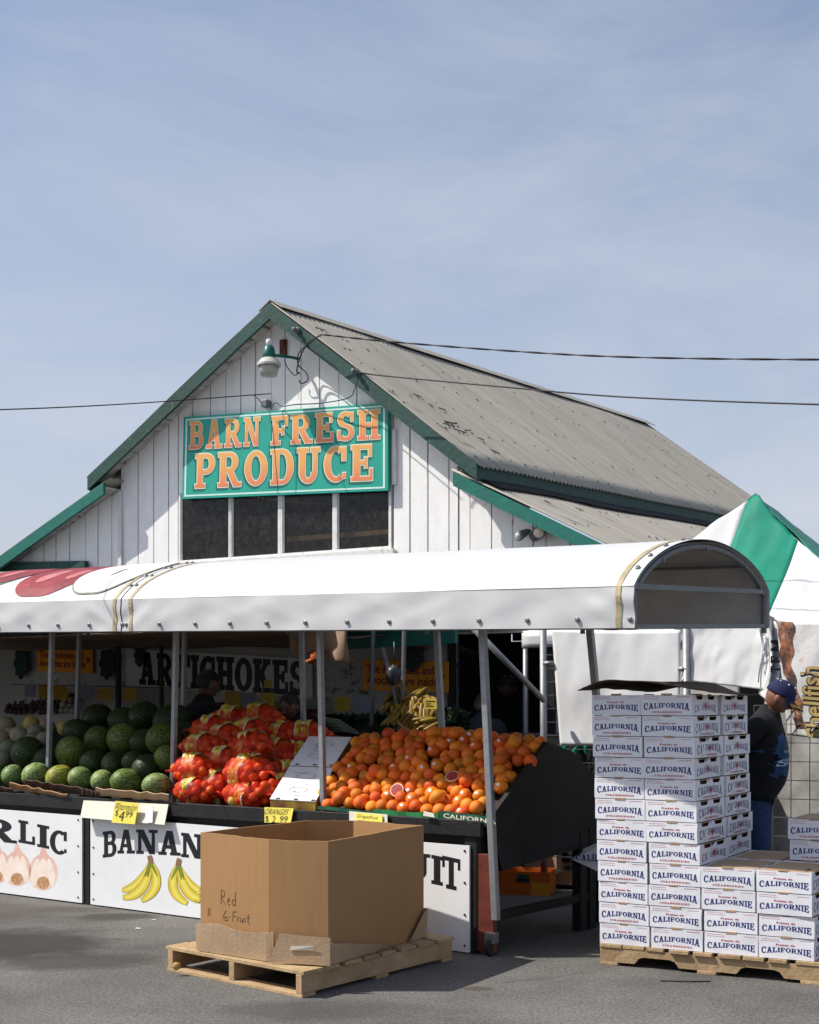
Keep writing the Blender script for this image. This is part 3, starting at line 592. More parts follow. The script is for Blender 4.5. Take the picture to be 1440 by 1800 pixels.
# sockets of signs on the lower barn wall
def flatsign(name, pix, v, label, base, th=.012, cat='sign', fr='B'):
    pts = []
    for x, y in pix:
        if fr == 'B': u_, z_ = Bu(x, y, v); pts.append(BW(u_, v, z_))
        else: u_, z_ = Cs(x, y, v); pts.append(CW(u_, v, z_))
    n_ = nrm if fr == 'B' else Vector((-.598, -.801, 0)); f = quadmap(*pts, n_)
    t = thing(name, (f(.5, 0)), label, cat)
    m = MB(); m.hexa([f(0, 0, -th), f(1, 0, -th), f(1, 0, 0), f(0, 0, 0), f(0, 1, -th), f(1, 1, -th), f(1, 1, 0), f(0, 1, 0)]); m.build('sign_board', base, t)
    return t, f
t, f = flatsign('artichoke_sign', ((222, 1140), (548, 1158), (548, 1228), (222, 1205)), -.05, 'long white sign reading ARTICHOKES on the lower barn wall', mat('grimy white board', (.72, .72, .68), .6, .08, 6))
m = MB(); slab(m, 'ARTICHOKES', sub(f, .08, .08, .965, .90), 0, .035, .002, .1, .00004); m.build('lettering', M_ink, t, fix=False)
for pix, lab in ((((65, 1137), (163, 1139), (163, 1184), (65, 1180)), 'orange sign about artichokes and avocados at the left end of the barn wall'), (((638, 1158), (788, 1163), (788, 1218), (638, 1213)), 'orange sign about artichokes and avocados beside the dark doorway')):
    t, f = flatsign('orange_sign', pix, -.05, lab, M_osign)
    m = MB(); ftext(m, 'The Artichokes and', sub(f, .05, .55, .84, .84), 0, .003, .02); m.build('lettering', mat('dark red lettering', (.22, .012, .01), .5), t, fix=False); m = MB(); ftext(m, 'Avocados are inside', sub(f, .05, .2, .88, .48), 0, .003, .02); m.build('lettering', mat('dark red lettering', (.22, .012, .01), .5), t, fix=False)
    m = MB(); m.poly([f(.90, .38, .003), f(.97, .52, .003), f(.90, .66, .003)]); m.build('arrow', MATS['dark red lettering'], t, fix=False)
for k, (x, y, w_, h_, lab) in enumerate(((40, 1166, 36, 50, 'painted artichoke cutout left of the left orange sign'), (191, 1166, 36, 50, 'painted artichoke cutout right of the left orange sign'), (248, 1152, 24, 32, 'painted artichoke at the start of the long white sign'), (728, 1150, 40, 46, 'painted artichoke cutout hanging over the orange sign by the doorway'))):
    u0, z0 = Bu(x, y, -.06); sx = w_ / 190 / 2; sz = h_ / 190 / 2; m = MB()
    m.ball(BW(u0, -.075, z0), (sx, .02, sz), 16, 12, 0, Matrix.Rotation(R(-32.3), 3, 'Z'))
    for r_ in range(5):
        for c_ in range(5):
            a = (c_ - 2 + (r_ % 2) * .5) * .4; zz = (r_ - 2) * .36; ww = math.sqrt(max(.05, 1 - zz * zz))
            m.ball(BW(u0 + sx * a * ww, -.092, z0 + sz * zz), (sx * .3, .008, sz * .3), 8, 6, 0, Matrix.Rotation(R(-32.3), 3, 'Z'))
    m.tube([BW(u0, -.075, z0 - sz * .9), BW(u0 - .02, -.075, z0 - sz * 1.2)], .022)
    tag(m.build('artichoke_cutout', mat('artichoke paint', (.022, .065, .05), .6, .3, 25, objrand=.2), None, smooth=True), lab, 'artichoke cutout', 'artichoke cutouts on the barn wall')

# ================================================================ AWNINGS
VA = -.25
SR, ZR = Cs(1115, 1104, VA); SL_, ZL = Cs(0, 1111, VA); TILT = (ZL - ZR) / (SL_ - SR)
def zb(s): return ZR + TILT * (s - SR)
FH = Cs(1115, 1030, VA)[1] - ZR; AWD = 1.70
PK = Cs(1225, 945, VA + AWD / 2)[1] - zb(SR) - FH - .055
BT = .075
def prof(p):
    y, z = prof0(p); return y, z + BT * y / AWD
def prof0(p):   # p 0..1 : front bottom, fold, arch, back fold, back bottom
    if p < .12: return 0.0, FH * p / .12
    if p > .88: return AWD, FH * (1 - p) / .12
    th = R(70); a = -th + 2 * th * (p - .12) / .76
    return AWD / 2 + AWD / 2 * math.sin(a) / math.sin(th), FH + PK * (math.cos(a) - math.cos(th)) / (1 - math.cos(th))
def asurf(s, p, off=0.0, wr=1.0):
    y, z = prof(p); e = .004; y1, z1 = prof(min(1, p + e)); y0, z0 = prof(max(0, p - e)); t_ = Vector((y1 - y0, z1 - z0)).normalized(); n_ = Vector((-t_.y, t_.x))
    k = 0
    if p <= .12:
        q = p / .12
        k = wr * (.004 * math.sin(math.pi * min(1, q)) * (nz((s * 2.2 + q * 1.1, q * .6, 1)) + .5 * nz((s * 5 - q * 2.5, q, 4))) + .012 * q * (1 - q) * math.sin((s * 8.2 + 1.3) * 1.0 + q * 3))
        k += wr * (.0045 * (1 - q) * math.cos(s * 2 * math.pi / .335) + .007 * max(0, nz((s * 4.2 + q * 2.2, q * .7, 9))) * math.sin(math.pi * q) + .005 * max(0, nz((s * 5.1 - q * 2.6, q * .6, 17))) * math.sin(math.pi * q))
        for s0 in (SEAM, SR):
            d = abs(s - s0)
            if d < .55: k += wr * .008 * (1 - d / .55) * math.sin(26 * (d - q * .3)) * math.sin(math.pi * q)
    else: k = wr * .008 * nz((s * .9, p * 5, 7))
    off += k
    return CW(s, VA + y + n_.x * off, zb(s) + z + n_.y * off)
SEAM = Cs(213, 1100, VA)[0]
PS = [i / 8 * .12 for i in range(8)] + [.12 + .76 * i / 28 for i in range(29)] + [.88 + .12 * i / 4 for i in range(1, 5)]
def awning(s0, s1, label):
    a = thing('awning', CW((s0 + s1) / 2, VA + .8, 0), label, 'awning')
    n = max(20, int(abs(s1 - s0) * 26)); np_ = len(PS) - 1
    m = MB(); m.grid(lambda i, j: asurf(s0 + (s1 - s0) * i, .12 * j), n, 8); m.grid(lambda i, j: asurf(s0 + (s1 - s0) * i, PS[8 + round(j * (np_ - 8))] + (.0001 if j == 0 else 0)), n, np_ - 8); m.build('canopy', M_pvc, a, smooth=False, fix=False)
    for f in a.children[-1].data.polygons: f.use_smooth = True
    m = MB(); m.grid(lambda i, j: asurf(s0 + (s1 - s0) * i, PS[round(j * np_)], -.014), n, np_); m.build('lining', M_liner, a, smooth=True, fix=False)
    m = MB(); q = [zb(s0) - .008, zb(s1) - .008]
    for y, zz in ((VA + .02, .012), (VA + AWD - .02, .012 + BT)): m.bar(CW(s0, y, q[0] + zz), CW(s1, y, q[1] + zz), .02, .02)
    for y, z in (prof(.3), prof(.5), prof(.7)): m.bar(CW(s0, VA + y * .96 + .034, zb(s0) + z - .045), CW(s1, VA + y * .96 + .034, zb(s1) + z - .045), .018)
    m.build('frame_rail', M_steelg, a)
    k = 0; s = min(s0, s1) + .3
    m = MB()
    ss = [s0 + .02 * (1 if s1 > s0 else -1)] + [s0 + (s1 - s0) * i / 3 for i in (1, 2)] + [s1 - .02 * (1 if s1 > s0 else -1)]
    for i, s in enumerate(ss):
        m = MB(); pts = [CW(s, VA + prof(p)[0] * .96 + .034, zb(s) + max(.012, prof(p)[1] * .99 - .034)) for p in [.0, .06] + [.12 + .76 * i / 24 for i in range(25)] + [.94, 1.0]]
        m.tube(pts, .016, 8); m.bar(CW(s, VA + .01, zb(s) + FH), CW(s, VA + AWD - .01, zb(s) + FH + BT), .026); m.bar(CW(s, VA + .01, zb(s) + .008), CW(s, VA + AWD - .01, zb(s) + .008 + BT), .022)
        m.build('arch_frame', M_steelg, a)
    return a
aw = awning(SR, SEAM - .006, 'long white vinyl awning with barrel top over the orange and grapefruit stands')
awl = awning(SEAM + .006, 9.4, 'white vinyl awning with painted apples over the melon stand')
def seam(s, a, w_=.03):
    m = MB()
    for p0, p1 in zip(PS, PS[1:]):
        if p1 > .6: break
        m.poly([asurf(s - w_ / 2, p0, .004), asurf(s + w_ / 2, p0, .004), asurf(s + w_ / 2, p1, .004), asurf(s - w_ / 2, p1, .004)])
    m.build('seam_tape', M_tan, a, fix=False)
seam(SR + .085, aw); seam(SEAM - .09, aw); seam(SEAM + .06, awl)
riv = MB(); riv.lathe((0, 0, 0), [(.013, -.004), (.013, .003), (.010, .005)], 14, 0, (-.598, -.801, 0)); riv.lathe((0, 0, 0), [(.006, .005), (.005, .007), (.002, .008)], 10, 0, (-.598, -.801, 0))
riv = riv.mesh('grommet', mat('dark grommet', (.24, .24, .245), .4, .2, 30, metal=.6), smooth=False)
for x in (-60, -3, 50, 102, 157, 214, 221, 281, 343, 405, 470, 538, 612, 685, 762, 843, 927, 1016, 1107):
    s = Cs(x, 1100, VA)[0]; a = awl if x < 217 else aw; link('grommet', riv, a, asurf(s, .025, .006) - WL[a.name])
for p in (.20, .27, .345, .42):
    for s, a in ((SR + .035, aw), (SEAM - .03, aw), (SEAM + .025, awl)):
        q = asurf(s, p, .006); n_ = (asurf(s, p, .05) - asurf(s, p, 0)); e = Vector((-.598, -.801, 0)).rotation_difference(n_).to_euler()
        link('grommet', riv, a, q - WL[a.name], e)
# painted apples on the left awning
def apple(cx, w_, colr, p0, p1, name, off, flat=0, dim=0):
    m = MB(); n = 40
    def pt(th, k):
        x = math.cos(th); y = math.sin(th); x *= 1 + .08 * y; y2 = y * (1 - (.13 * math.exp(-(x / .3) ** 2) if y > 0 else .07 * math.exp(-(x / .3) ** 2)))
        return asurf(cx - x * w_ / 2 * k, (p0 + p1) / 2 + y2 * (p1 - p0) / 2 * k, off)
    for k0, k1 in ((.0, .25), (.25, .5), (.5, .75), (.75, 1)):
        for i in range(n):
            a, b = 2 * math.pi * i / n, 2 * math.pi * (i + 1) / n
            q = [pt(a, k0), pt(b, k0), pt(b, k1), pt(a, k1)] if k0 else [pt(a, 0), pt(b, k1), pt(a, k1)]
            m.poly(q)
    m.build(name, colr, awl, fix=False)
M_apr = mat('red apple paint', (.34, .026, .028), .5, .25, 3.0, c2=(.15, .012, .016), spot=(.62, .36, .34), spots=.34, sscale=5)
M_apl = mat('apple leaf paint', (.10, .20, .12), .5, .2, 10); M_aph = mat('apple highlight paint', (.52, .20, .19), .5, .3, 12, c2=(.36, .07, .07)); M_apg = mat('apple skin outline', (.24, .27, .16), .5, .2, 10); M_apw = mat('apple flesh paint', (.66, .66, .64), .5, .05, 6)
def sx(x, y=1050): return Cs(x, y, VA)[0]
apple(sx(-66), sx(-120) - sx(-26), M_apl, .20, .50, 'apple_leaf', .003); apple(sx(-58), sx(-112) - sx(-30), M_apr, .24, .47, 'painted_apple', .006); apple(sx(-64), sx(-84) - sx(-66), M_aph, .30, .40, 'apple_highlight', .0075)
apple(sx(48), sx(-16) - sx(112), M_apr, .135, .56, 'painted_apple', .0045)
apple(sx(146), sx(88) - sx(204), M_apg, .14, .50, 'apple_outline', .0065); apple(sx(146), (sx(88) - sx(204)) * .955, M_apw, .147, .492, 'apple_half', .0085); apple(sx(146), .03, M_apg, .27, .34, 'apple_core', .0105)
apple(sx(190), .30, M_apr, .53, .66, 'painted_apple', .004)
apple(sx(28), sx(14) - sx(40), M_aph, .24, .38, 'apple_highlight', .0055); apple(sx(72), sx(64) - sx(84), M_aph, .26, .36, 'apple_highlight', .0055); apple(sx(20), sx(4) - sx(38), M_apl, .47, .53, 'apple_leaf', .0056); apple(sx(118), sx(100) - sx(140), M_apl, .48, .54, 'apple_leaf', .0056)
# poles (they lean a little, as photographed)
def pole(x0, y0, x1, y1, v, a, r=.021, zend=None, mt=None):
    s0, z0 = Cs(x0, y0, v); s1, z1 = Cs(x1, y1, v)
    if zend is not None: k = (z0 - zend) / (z0 - z1); s1 = s0 + (s1 - s0) * k; z1 = zend
    m = MB(); m.bar(CW(s0, v, z0 + .03), CW(s1, v, z1), r * 1.6, r * 1.6, 0, (.598, .801, 0)); return m.build('pole', mt or M_steel, a, bevel=.004)
pole(92, 1110, 85.5, 1346, .23, awl, zend=.7); pole(310, 1110, 305, 1340, .23, aw, zend=.7); pole(562, 1106, 568.5, 1405, .06, aw, zend=.72)
po = pole(848, 1106, 872, 1618, -.02, aw, .024); pole(1036, 1104, 1047, 1215, 1.44, aw, .026, zend=0)
pole(140, 1112, 135, 1270, 1.3, awl, zend=0.0); pole(325, 1112, 322, 1250, 1.3, aw, zend=0); pole(530, 1112, 533.5, 1275, 1.3, aw, zend=0); pole(767, 1104, 777, 1290, 1.3, aw, .024, zend=0)

# ---------------------------------------------------------------- brown tarpaulin and porch behind the awning
m = MB()
def tarpf(a, b):
    s = 2.58 + 6.4 * a; v = 1.56 + 2.6 * b
    return CW(s, v, 1.945 + .022 * math.sin(b * 17 + s * .6) + .03 * nz((s * 1.2, v * 2, 0)) + .008 * s - .11 * b)
m.grid(tarpf, 60, 34); to = m.build('shade_tarp', M_tarp, None, smooth=True, fix=False, solid=.004); tag(to, 'sagging brown tarpaulin slung behind the left awnings', 'tarpaulin')
m = MB()
def flap(a, b):
    x = 505 + 108 * a; s, z = Cs(x, 1108, 1.75); _, z1 = Cs(x, 1150 + 14 * a + 8 * math.sin(a * 9), 1.75); z0 = max(z, z1 + .02)
    return CW(s, 1.75 + .03 * math.sin(a * 11 + b * 2), z0 + .02 + (z1 - z0) * b)
m.grid(flap, 24, 10); tag(m.build('tarp_flap', M_tarp, None, smooth=True, fix=False, solid=.004), 'loose end of brown tarpaulin hanging by the second pole', 'tarpaulin')
m = MB(); s0 = Cs(544, 1160, 1.7)[0]; z0 = Cs(544, 1163, 1.7)[1]
for k in range(4): m.tube([CW(s0 + .03 - .03 * k, 1.7, z0 - .01 * k), CW(s0 - .04, 1.68, z0 + .012 + .012 * k), CW(s0 - .14, 1.7, z0 + .05 + .02 * k)], .012, 6)
tag(m.build('tied_rag', mat('orange rag', (.6, .14, .03), .8), None, smooth=True), 'orange rag tied round the pole under the tarpaulin', 'rag')
porch = thing('porch_roof', CW(.0, 3.5, 1.95), 'dark porch roof with green front board before the barn doorway', 'porch')
g0 = Cs(612, 1141, 2.6); g1 = Cs(800, 1135, 2.6)
m = MB(); m.hexa([CW(g0[0], 2.6, g0[1]), CW(g1[0], 2.6, g1[1] + .02), CW(g1[0], 2.64, g1[1] + .02), CW(g0[0], 2.64, g0[1]), CW(g0[0], 2.6, g0[1] + .2), CW(g1[0], 2.6, g1[1] + .22), CW(g1[0], 2.64, g1[1] + .22), CW(g0[0], 2.64, g0[1] + .2)])
m.build('front_board', M_green2, porch)
m = MB(); n_ = [(9.5, 1.56), (2.6, 1.56), (2.6, 2.2), (1.5, 2.2), (3.9, 5.6), (9.5, 5.6)]
m.poly([CW(s, v, 2.18) for s, v in n_]); m.poly([CW(s, v, 2.14) for s, v in n_][::-1])
for i in range(6): (a, b), (c, d) = n_[i], n_[(i + 1) % 6]; m.poly([CW(a, b, 2.14), CW(c, d, 2.14), CW(c, d, 2.18), CW(a, b, 2.18)])
m.build('roof', M_black, porch)
for (x0, y0, x1, y1) in ((656, 1120, 653, 1300), (711, 1118, 707, 1300), (673, 1150, 702, 1252)):
    s0, z0 = Cs(x0, y0, 2.3); s1, z1 = Cs(x1, y1, 2.3)
    if x1 != 702: k = z0 / (z0 - z1); s1 = s0 + (s1 - s0) * k; z1 = 0
    m = MB(); m.tube([CW(s0, 2.3, z0 + .05), CW(s1, 2.3, z1)], .018); m.build('post', M_steelg, porch)
m = MB(); m.box((9.45, -.1, 0), (9.5, 5, 2.13), 0, CW); m.build('light_block_wall', M_black, porch); m = MB(); m.box((7.2, -.1, 0), (7.25, 2.1, 2.0), 0, CW); m.build('light_block_wall', M_black, porch)  # unseen walls, added to cut the light entering the stall from the left
# plastic bag hung on the post
s0, z0 = Cs(695, 1182, 2.2); m = MB(); m.ball(CW(s0, 2.18, z0), (.06, .04, .10), 14, 10, 0, None, lambda d, p: p * (1 + .35 * nz(d * 2.2)) * (1 - .45 * max(0, d.z))); m.tube([CW(s0 + .01, 2.2, z0 + .07), CW(s0 + .01, 2.2, z0 + .24)], .006)
tag(m.build('plastic_bag', mat('pale plastic', (.05, .056, .066), .35, .2, 20), None, smooth=True), 'pale plastic bag hanging in front of the orange sign by the doorway', 'bag')

# ================================================================ TENT on the right
TC = Vector((2.97, 12.2, 0)); TA = Vector((.866, -.5, 0)); TF = Vector((-.5, -.866, 0)); h = 1.5; TZ = 1.97; TP = EYE + 366 / F * 12.2
tent = thing('striped_tent', TC, 'green and white striped pyramid tent right of the awning', 'tent')
apx = TC + Vector((0, 0, TP)); cr = {'FL': TC + (TF - TA) * h, 'FR': TC + (TF + TA) * h, 'BR': TC + (TA - TF) * h, 'BL': TC + (-TA - TF) * h}
mw, mg = MB(), MB()
def tface(c0, c1, cutsx):
    c0, c1 = Vector(cr[c0]), Vector(cr[c1]); c0.z = c1.z = TZ; mid = (c0 + c1) / 2; hd = (c1 - c0) / 2
    n = 30
    def pt(t, d):  # t -1..1 along, d 0 top .. 1 eave ; sag inwards
        p = apx + (mid - apx) * d + hd * t
        sag = .10 * math.sin(math.pi * d) * (1 - .5 * abs(t)) + .03 * nz((t * 6, d * 1.3, c0.x)) + .022 * nz((t * 13 + d * 3, d * 1.6, c0.y)) + .010 * nz((t * 26 - d * 6, d * 2.5, c0.y)); p.z -= sag; return p
    for (t0, t1, k) in cutsx:
        B_ = mg if k else mw; nn = max(8, int((t1 - t0) * 34))
        for i in range(nn):
            a, b = t0 + (t1 - t0) * i / nn, t0 + (t1 - t0) * (i + 1) / nn
            for j in range(n):
                d0, d1 = j / n, (j + 1) / n
                q = []
                for (t, d) in ((a, d0), (b, d0), (b, d1), (a, d1)):
                    q.append((max(-d, min(d, t)), d))
                qq = []
                for t in q:
                    if t not in qq: qq.append(t)
                if len(qq) >= 3 and not (abs(q[3][0] - q[2][0]) < 1e-6): B_.poly([pt(*t) for t in qq])
ST = [(-1, -.70, 1), (-.70, -.04, 0), (-.04, .33, 1), (.33, .70, 0), (.70, 1, 1)]
tface('FL', 'FR', [(-1, -.04, 0), (-.04, .33, 1), (.33, .68, 0), (.68, 1, 1)]); tface('FR', 'BR', [(-1, -.46, 0), (-.46, .28, 1), (.28, 1, 0)]); tface('BR', 'BL', [(-1, 1, 0)]); tface('BL', 'FL', [(-1, 1, 0)])
mw.weld().build('canopy', M_pvc, tent, smooth=True, fix=False, solid=.003); mg.weld().build('canopy_stripe', M_tentg, tent, smooth=True, fix=False, solid=.003)
m = MB()
for a_, b_ in (('FL', 'FR'), ('FR', 'BR'), ('BL', 'FL')):
    m.grid(lambda i, j, a_=a_, b_=b_: cr[a_].lerp(cr[b_], i) + Vector((0, 0, TZ + .0 - .12 * j)) + (TF if a_ == 'FL' else TA) * .012 * math.sin(i * 40) * j, 40, 3)
m.build('valance', M_pvc, tent, smooth=True, fix=False, solid=.003)
for k in cr: m = MB(); p = cr[k] * .985 + TC * .015; m.tube([(p.x, p.y, 0), (p.x, p.y, TZ)], .022); m.build('pole', M_steel, tent, smooth=True)
Yt = 10.6
for x, wd_ in ((1232, 26), (1303, 44)):
    m = MB(); mo = MB()
    for q, k, d in ((m, .82, 0), (mo, 1, .006)):
        o_ = [P(x + dx * wd_ / 2 * k, y, Yt + d) for dx, y in ((-1, 1050), (1, 1050), (1, 1108 - (1 - k) * 30), (.55, 1121 - (1 - k) * 20), (-.55, 1121 - (1 - k) * 20), (-1, 1108 - (1 - k) * 30))]
        q.poly(o_)
    so_ = thing('hanging_sign', P(x, 1080, Yt), 'small green hanging sign with white edge at the tent eave, ' + ('narrower one' if wd_ == 26 else 'wider one'), 'sign', 'green signs under the tent eave')
    mo.build('sign_edge', M_boxw, so_, solid=.008, fix=False); m.build('sign_face', M_tentg, so_, fix=False)

def dn(x, y, Y): p = P(x, y, Y); return Vector((p.x, p.y, 0))
# ---------------------------------------------------------------- banners, pipe frame and wire fence behind the cartons
def banner(name, pix, label, mt, nx=40, ny=30, wav=.02, sd=0, cat='banner', par=None, th=.003):
    tl, tr, br, bl = [P(*q) for q in pix]; m = MB()
    def fn(i, j):
        p = tl.lerp(tr, i).lerp(bl.lerp(br, i), j); k = wav * (nz((i * 4 + sd + j * 1.5, j * 2.0, sd)) + .25 * nz((i * 9, j * 4 + i * 7, sd + 3)) + .05 * nz((i * 22, j * 18, sd)))
        p.y += k; p.z += -.5 * wav * math.sin(math.pi * i) * (1 - j) ; return p
    m.grid(fn, nx, ny); o = m.build(name, mt, par, smooth=True, fix=False, solid=th)
    if par is None: tag(o, label, cat)
    return o, fn
banner('white_banner', ((970, 1105, 10.45), (1197, 1107, 9.85), (1194, 1312, 9.85), (985, 1311, 10.42)), 'large blank white banner stretched right of the dark doorway', M_vinyl, sd=1)
banner('white_banner', ((1203, 1100, 9.85), (1352, 1100, 9.45), (1346, 1213, 9.45), (1203, 1196, 9.85)), 'creased white sheet under the tent eave behind the tall carton stack', M_vinyl, sd=5)
# tattered strip gathered on the corner post
tb = thing('tattered_banner', P(1366, 1220, 9.45), 'tattered white banner twisted round a post with broken black letters', 'banner')
m = MB()
def tat(i, j):
    y = 1092 + 128 * j; x = 1342 + 36 * i + 6 * math.sin(j * 4) - 8 * (1 - j) * (1 - i); p = P(x, y + 10 * math.sin(i * 7) * j, 9.45); p.y += .05 * math.sin(i * 14 + 2 * j) + .02 * nz((i * 6, j * 6, 0)); return p
m.grid(tat, 30, 26); m.build('cloth', M_vinyl, tb, smooth=True, fix=False, solid=.003)
m = MB()
for i in range(5):
    x0 = 1334 + i * 5; m.grid(lambda a, b, x0=x0, i=i: P(x0 + (a * 5 + 6 * math.sin(b * 4 + i)) * (1 - .6 * b), 1105 + (95 + 18 * math.sin(i * 2.1)) * b, 9.42 + .02 * math.sin(b * 7 + i) + .01 * i), 3, 14)
m.build('torn_strip', M_vinyl, tb, smooth=True, fix=False, solid=.003)
m = MB(); qf = quadmap(P(1356, 1100, 9.37), P(1376, 1100, 9.37), P(1374, 1182, 9.37), P(1355, 1182, 9.37), (0, -1, 0))
# broken letters reading up the strip
f_ = lambda x, y, l=0: qf(y, 1 - x, l)
f_ = lambda x, y, l=0: qf(1 - y, x, l)
for k, (ch, a, b) in enumerate((('T', 0, .13), ('E', .2, .36), ('M', .44, .72))):
    slab(m, ch, lambda x, y, l, a=a, b=b: f_(a + (b - a) * x, y, l), 0, .02, 0)
m.build('lettering', M_ink, tb, fix=False)
m = MB(); m.tube([P(1352, 1090, 9.5), Vector((P(1352, 1090, 9.5).x, 9.5, 0))], .03, 10); tag(m.build('corner_post', M_steel, None, smooth=True), 'grey steel post inside the tattered banner', 'post')
# seafood banner
sbn, sfn = banner('seafood_banner', ((1366, 1092, 9.3), (1560, 1088, 8.65), (1560, 1312, 8.65), (1384, 1292, 9.25)), 'creased white banner with brown picture and black and gold script', mat('creased printed banner', (.58, .58, .58), .5, .1, 4, .5, 7, c2=(.46, .45, .45), spot=(.36, .17, .13), spots=.44, sscale=3.4), 50, 40, .03, 9)
def onb(pts, l, sfn=sfn): return [sfn(i, j) + Vector((0, -l, 0)) for i, j in pts]
m = MB(); n = 22
for k in range(n):
    j0, j1 = k / n * .93, (k + 1) / n * .93
    def ed(j): return -.02 + .13 * j ** 1.2 + .018 * math.sin(j * 13) + .010 * math.sin(j * 37), .11 + .08 * j + .05 * math.sin(j * 8 + 1) * (1 - j) + .016 * math.sin(j * 29)
    (a0, b0), (a1, b1) = ed(j0), ed(j1)
    for c in range(4): m.poly(onb([(a0 + (b0 - a0) * c / 4, j0), (a0 + (b0 - a0) * (c + 1) / 4, j0), (a1 + (b1 - a1) * (c + 1) / 4, j1), (a1 + (b1 - a1) * c / 4, j1)], .006))
m.build('printed_picture', mat('brown crab print', (.30, .115, .05), .5, .3, 9, .3, 12, c2=(.05, .03, .03), spot=(.40, .30, .25), spots=.45, sscale=6, rpos=(.42, .58)), sbn, fix=False)
for nm, mt_, e, l in (('script_edge', M_ink, .05, .004), ('script', mat('gold script', (.42, .31, .12), .5, .1, 9), .0, .007)):
    m = MB()
    ftext(m, 'Shellfish', lambda x, y, l_=0: sfn(.40 - .20 * (y + .12 * x), 1.0 - .62 * x) + Vector((0, -l, 0)), 0, 0, .02 + e); m.build(nm, mt_, sbn, fix=False)
# pipe frame
m = MB(); a, b = dn(1010, 1300, 11.6), dn(1560, 1300, 12.2); m.grid(lambda i, j: a.lerp(b, i) + Vector((0, .05 * nz((i * 6, j * 3, 4)), 1.9 * j)), 30, 12); tag(m.build('tent_darkness_sheet', M_black, None, smooth=True, fix=False, solid=.004), 'black sheet hung at the back of the striped tent', 'tent wall')  # black sheet added to stand for the dark of the tent interior
pf = thing('pipe_frame', P(1080, 1300, 10.4), 'galvanised pipe frame holding the white banner beside the doorway', 'pipe frame')
for pts, r_ in (((P(955, 1098, 10.48), dn(957, 1200, 10.48)), .026), ((P(1207, 1098, 9.83), dn(1208, 1200, 9.83)), .028), ((P(955, 1166, 10.47), P(972, 1166, 10.44)), .018), ((P(1193, 1176, 9.84), P(1207, 1176, 9.82)), .018), ((P(1193, 1208, 9.84), P(1207, 1185, 9.82)), .012), ((P(828, 1100, 10.2), P(957, 1232, 10.35)), .022), ((P(955, 1100, 10.5), P(1206, 1100, 9.85)), .02)):
    m = MB(); m.tube(pts, r_, 10); m.build('pipe', M_steel, pf, smooth=True)
def fence(x0, Y0, x1, Y1, y0, y1, lab, px=.10, pz=.10):
    a, b = P(x0, HY, Y0), P(x1, HY, Y1); a.z = b.z = 0; d = b - a; m = MB(); z0, z1 = .05, P(x0, y0, Y0).z; n = int(d.length / px)
    for i in range(n + 1): p = a + d * i / n; m.bar(p + Vector((0, 0, z0)), p + Vector((0, 0, z1)), .005)
    k = int((z1 - z0) / pz)
    for j in range(k + 1): m.bar(a + Vector((0, .004, z0 + (z1 - z0) * j / k)), b + Vector((0, .004, z0 + (z1 - z0) * j / k)), .005)
    tag(m.build('wire_fence', M_steelg, None), lab, 'fence')
fence(957, 10.62, 1052, 10.5, 1104, 0, 'black welded wire fence behind the blank white banner', .16, .10)
fence(1326, 9.3, 1560, 8.9, 1240, 0, 'rusty welded wire fence behind the man in the cap', .115, .115)
m = MB(); a, b = dn(1352, 1300, 10.3), dn(1640, 1300, 9.3); m.grid(lambda i, j: a.lerp(b, i) + Vector((0, .06 * nz((i * 7, j * 5, 2)), 1.75 * j)), 40, 20); tag(m.build('tent_side_wall', mat('grey draped sheet', (.34, .33, .31), .7, .3, 5, .4, 6, c2=(.16, .155, .145)), None, smooth=True, fix=False, solid=.004), 'grey draped sheet behind the wire fence at the right edge', 'tent wall')
m = MB(); m.grid(lambda i, j: P(962 + 88 * i, 1312 + 16 * j + 5 * math.sin(i * 16), 10.6 + .02 * math.sin(i * 30)), 30, 4); tag(m.build('pennant_strip', M_tentg, None, smooth=True, fix=False, solid=.003), 'green scalloped cloth below the blank white banner', 'cloth')

# ================================================================ COUNTERS AND SIGN PANELS
def ledge(s): return .742 + .002 * s
ct = thing('display_counter', CW(3, .7, 0), 'long black produce counter under the awning', 'counter')
m = MB(); m.box((-.05, .03, .05), (6.6, .10, .70), 0, CW); m.box((-.10, -.035, .655), (6.6, .0, .745), 0, CW); m.build('front', M_black, ct, bevel=.004)
m = MB(); m.box((-.05, .101, .66), (6.6, 1.5, .70), 0, CW); m.build('table_top', M_black, ct)
for s in (-.02, 1.4, 3.21, 5.0, 6.5):
    m = MB(); m.box((s - .04, -.016, 0), (s + .04, .028, .654), 0, CW); m.build('leg', M_black, ct)
    m = MB(); m.box((s - .04, 1.4, 0), (s + .04, 1.48, .659), 0, CW); m.build('leg', M_black, ct)
m = MB(); m.hexa([CW(-.17, -.01, .02), CW(-.055, -.01, .02), CW(-.055, .025, .02), CW(-.17, .025, .02), CW(-.16, -.01, .56), CW(-.055, -.01, .56), CW(-.055, .025, .56), CW(-.16, .025, .56)])
tag(m.build('red_board', M_redwood, None, bevel=.003), 'dark red stained board standing beside the citrus sign panel', 'board')
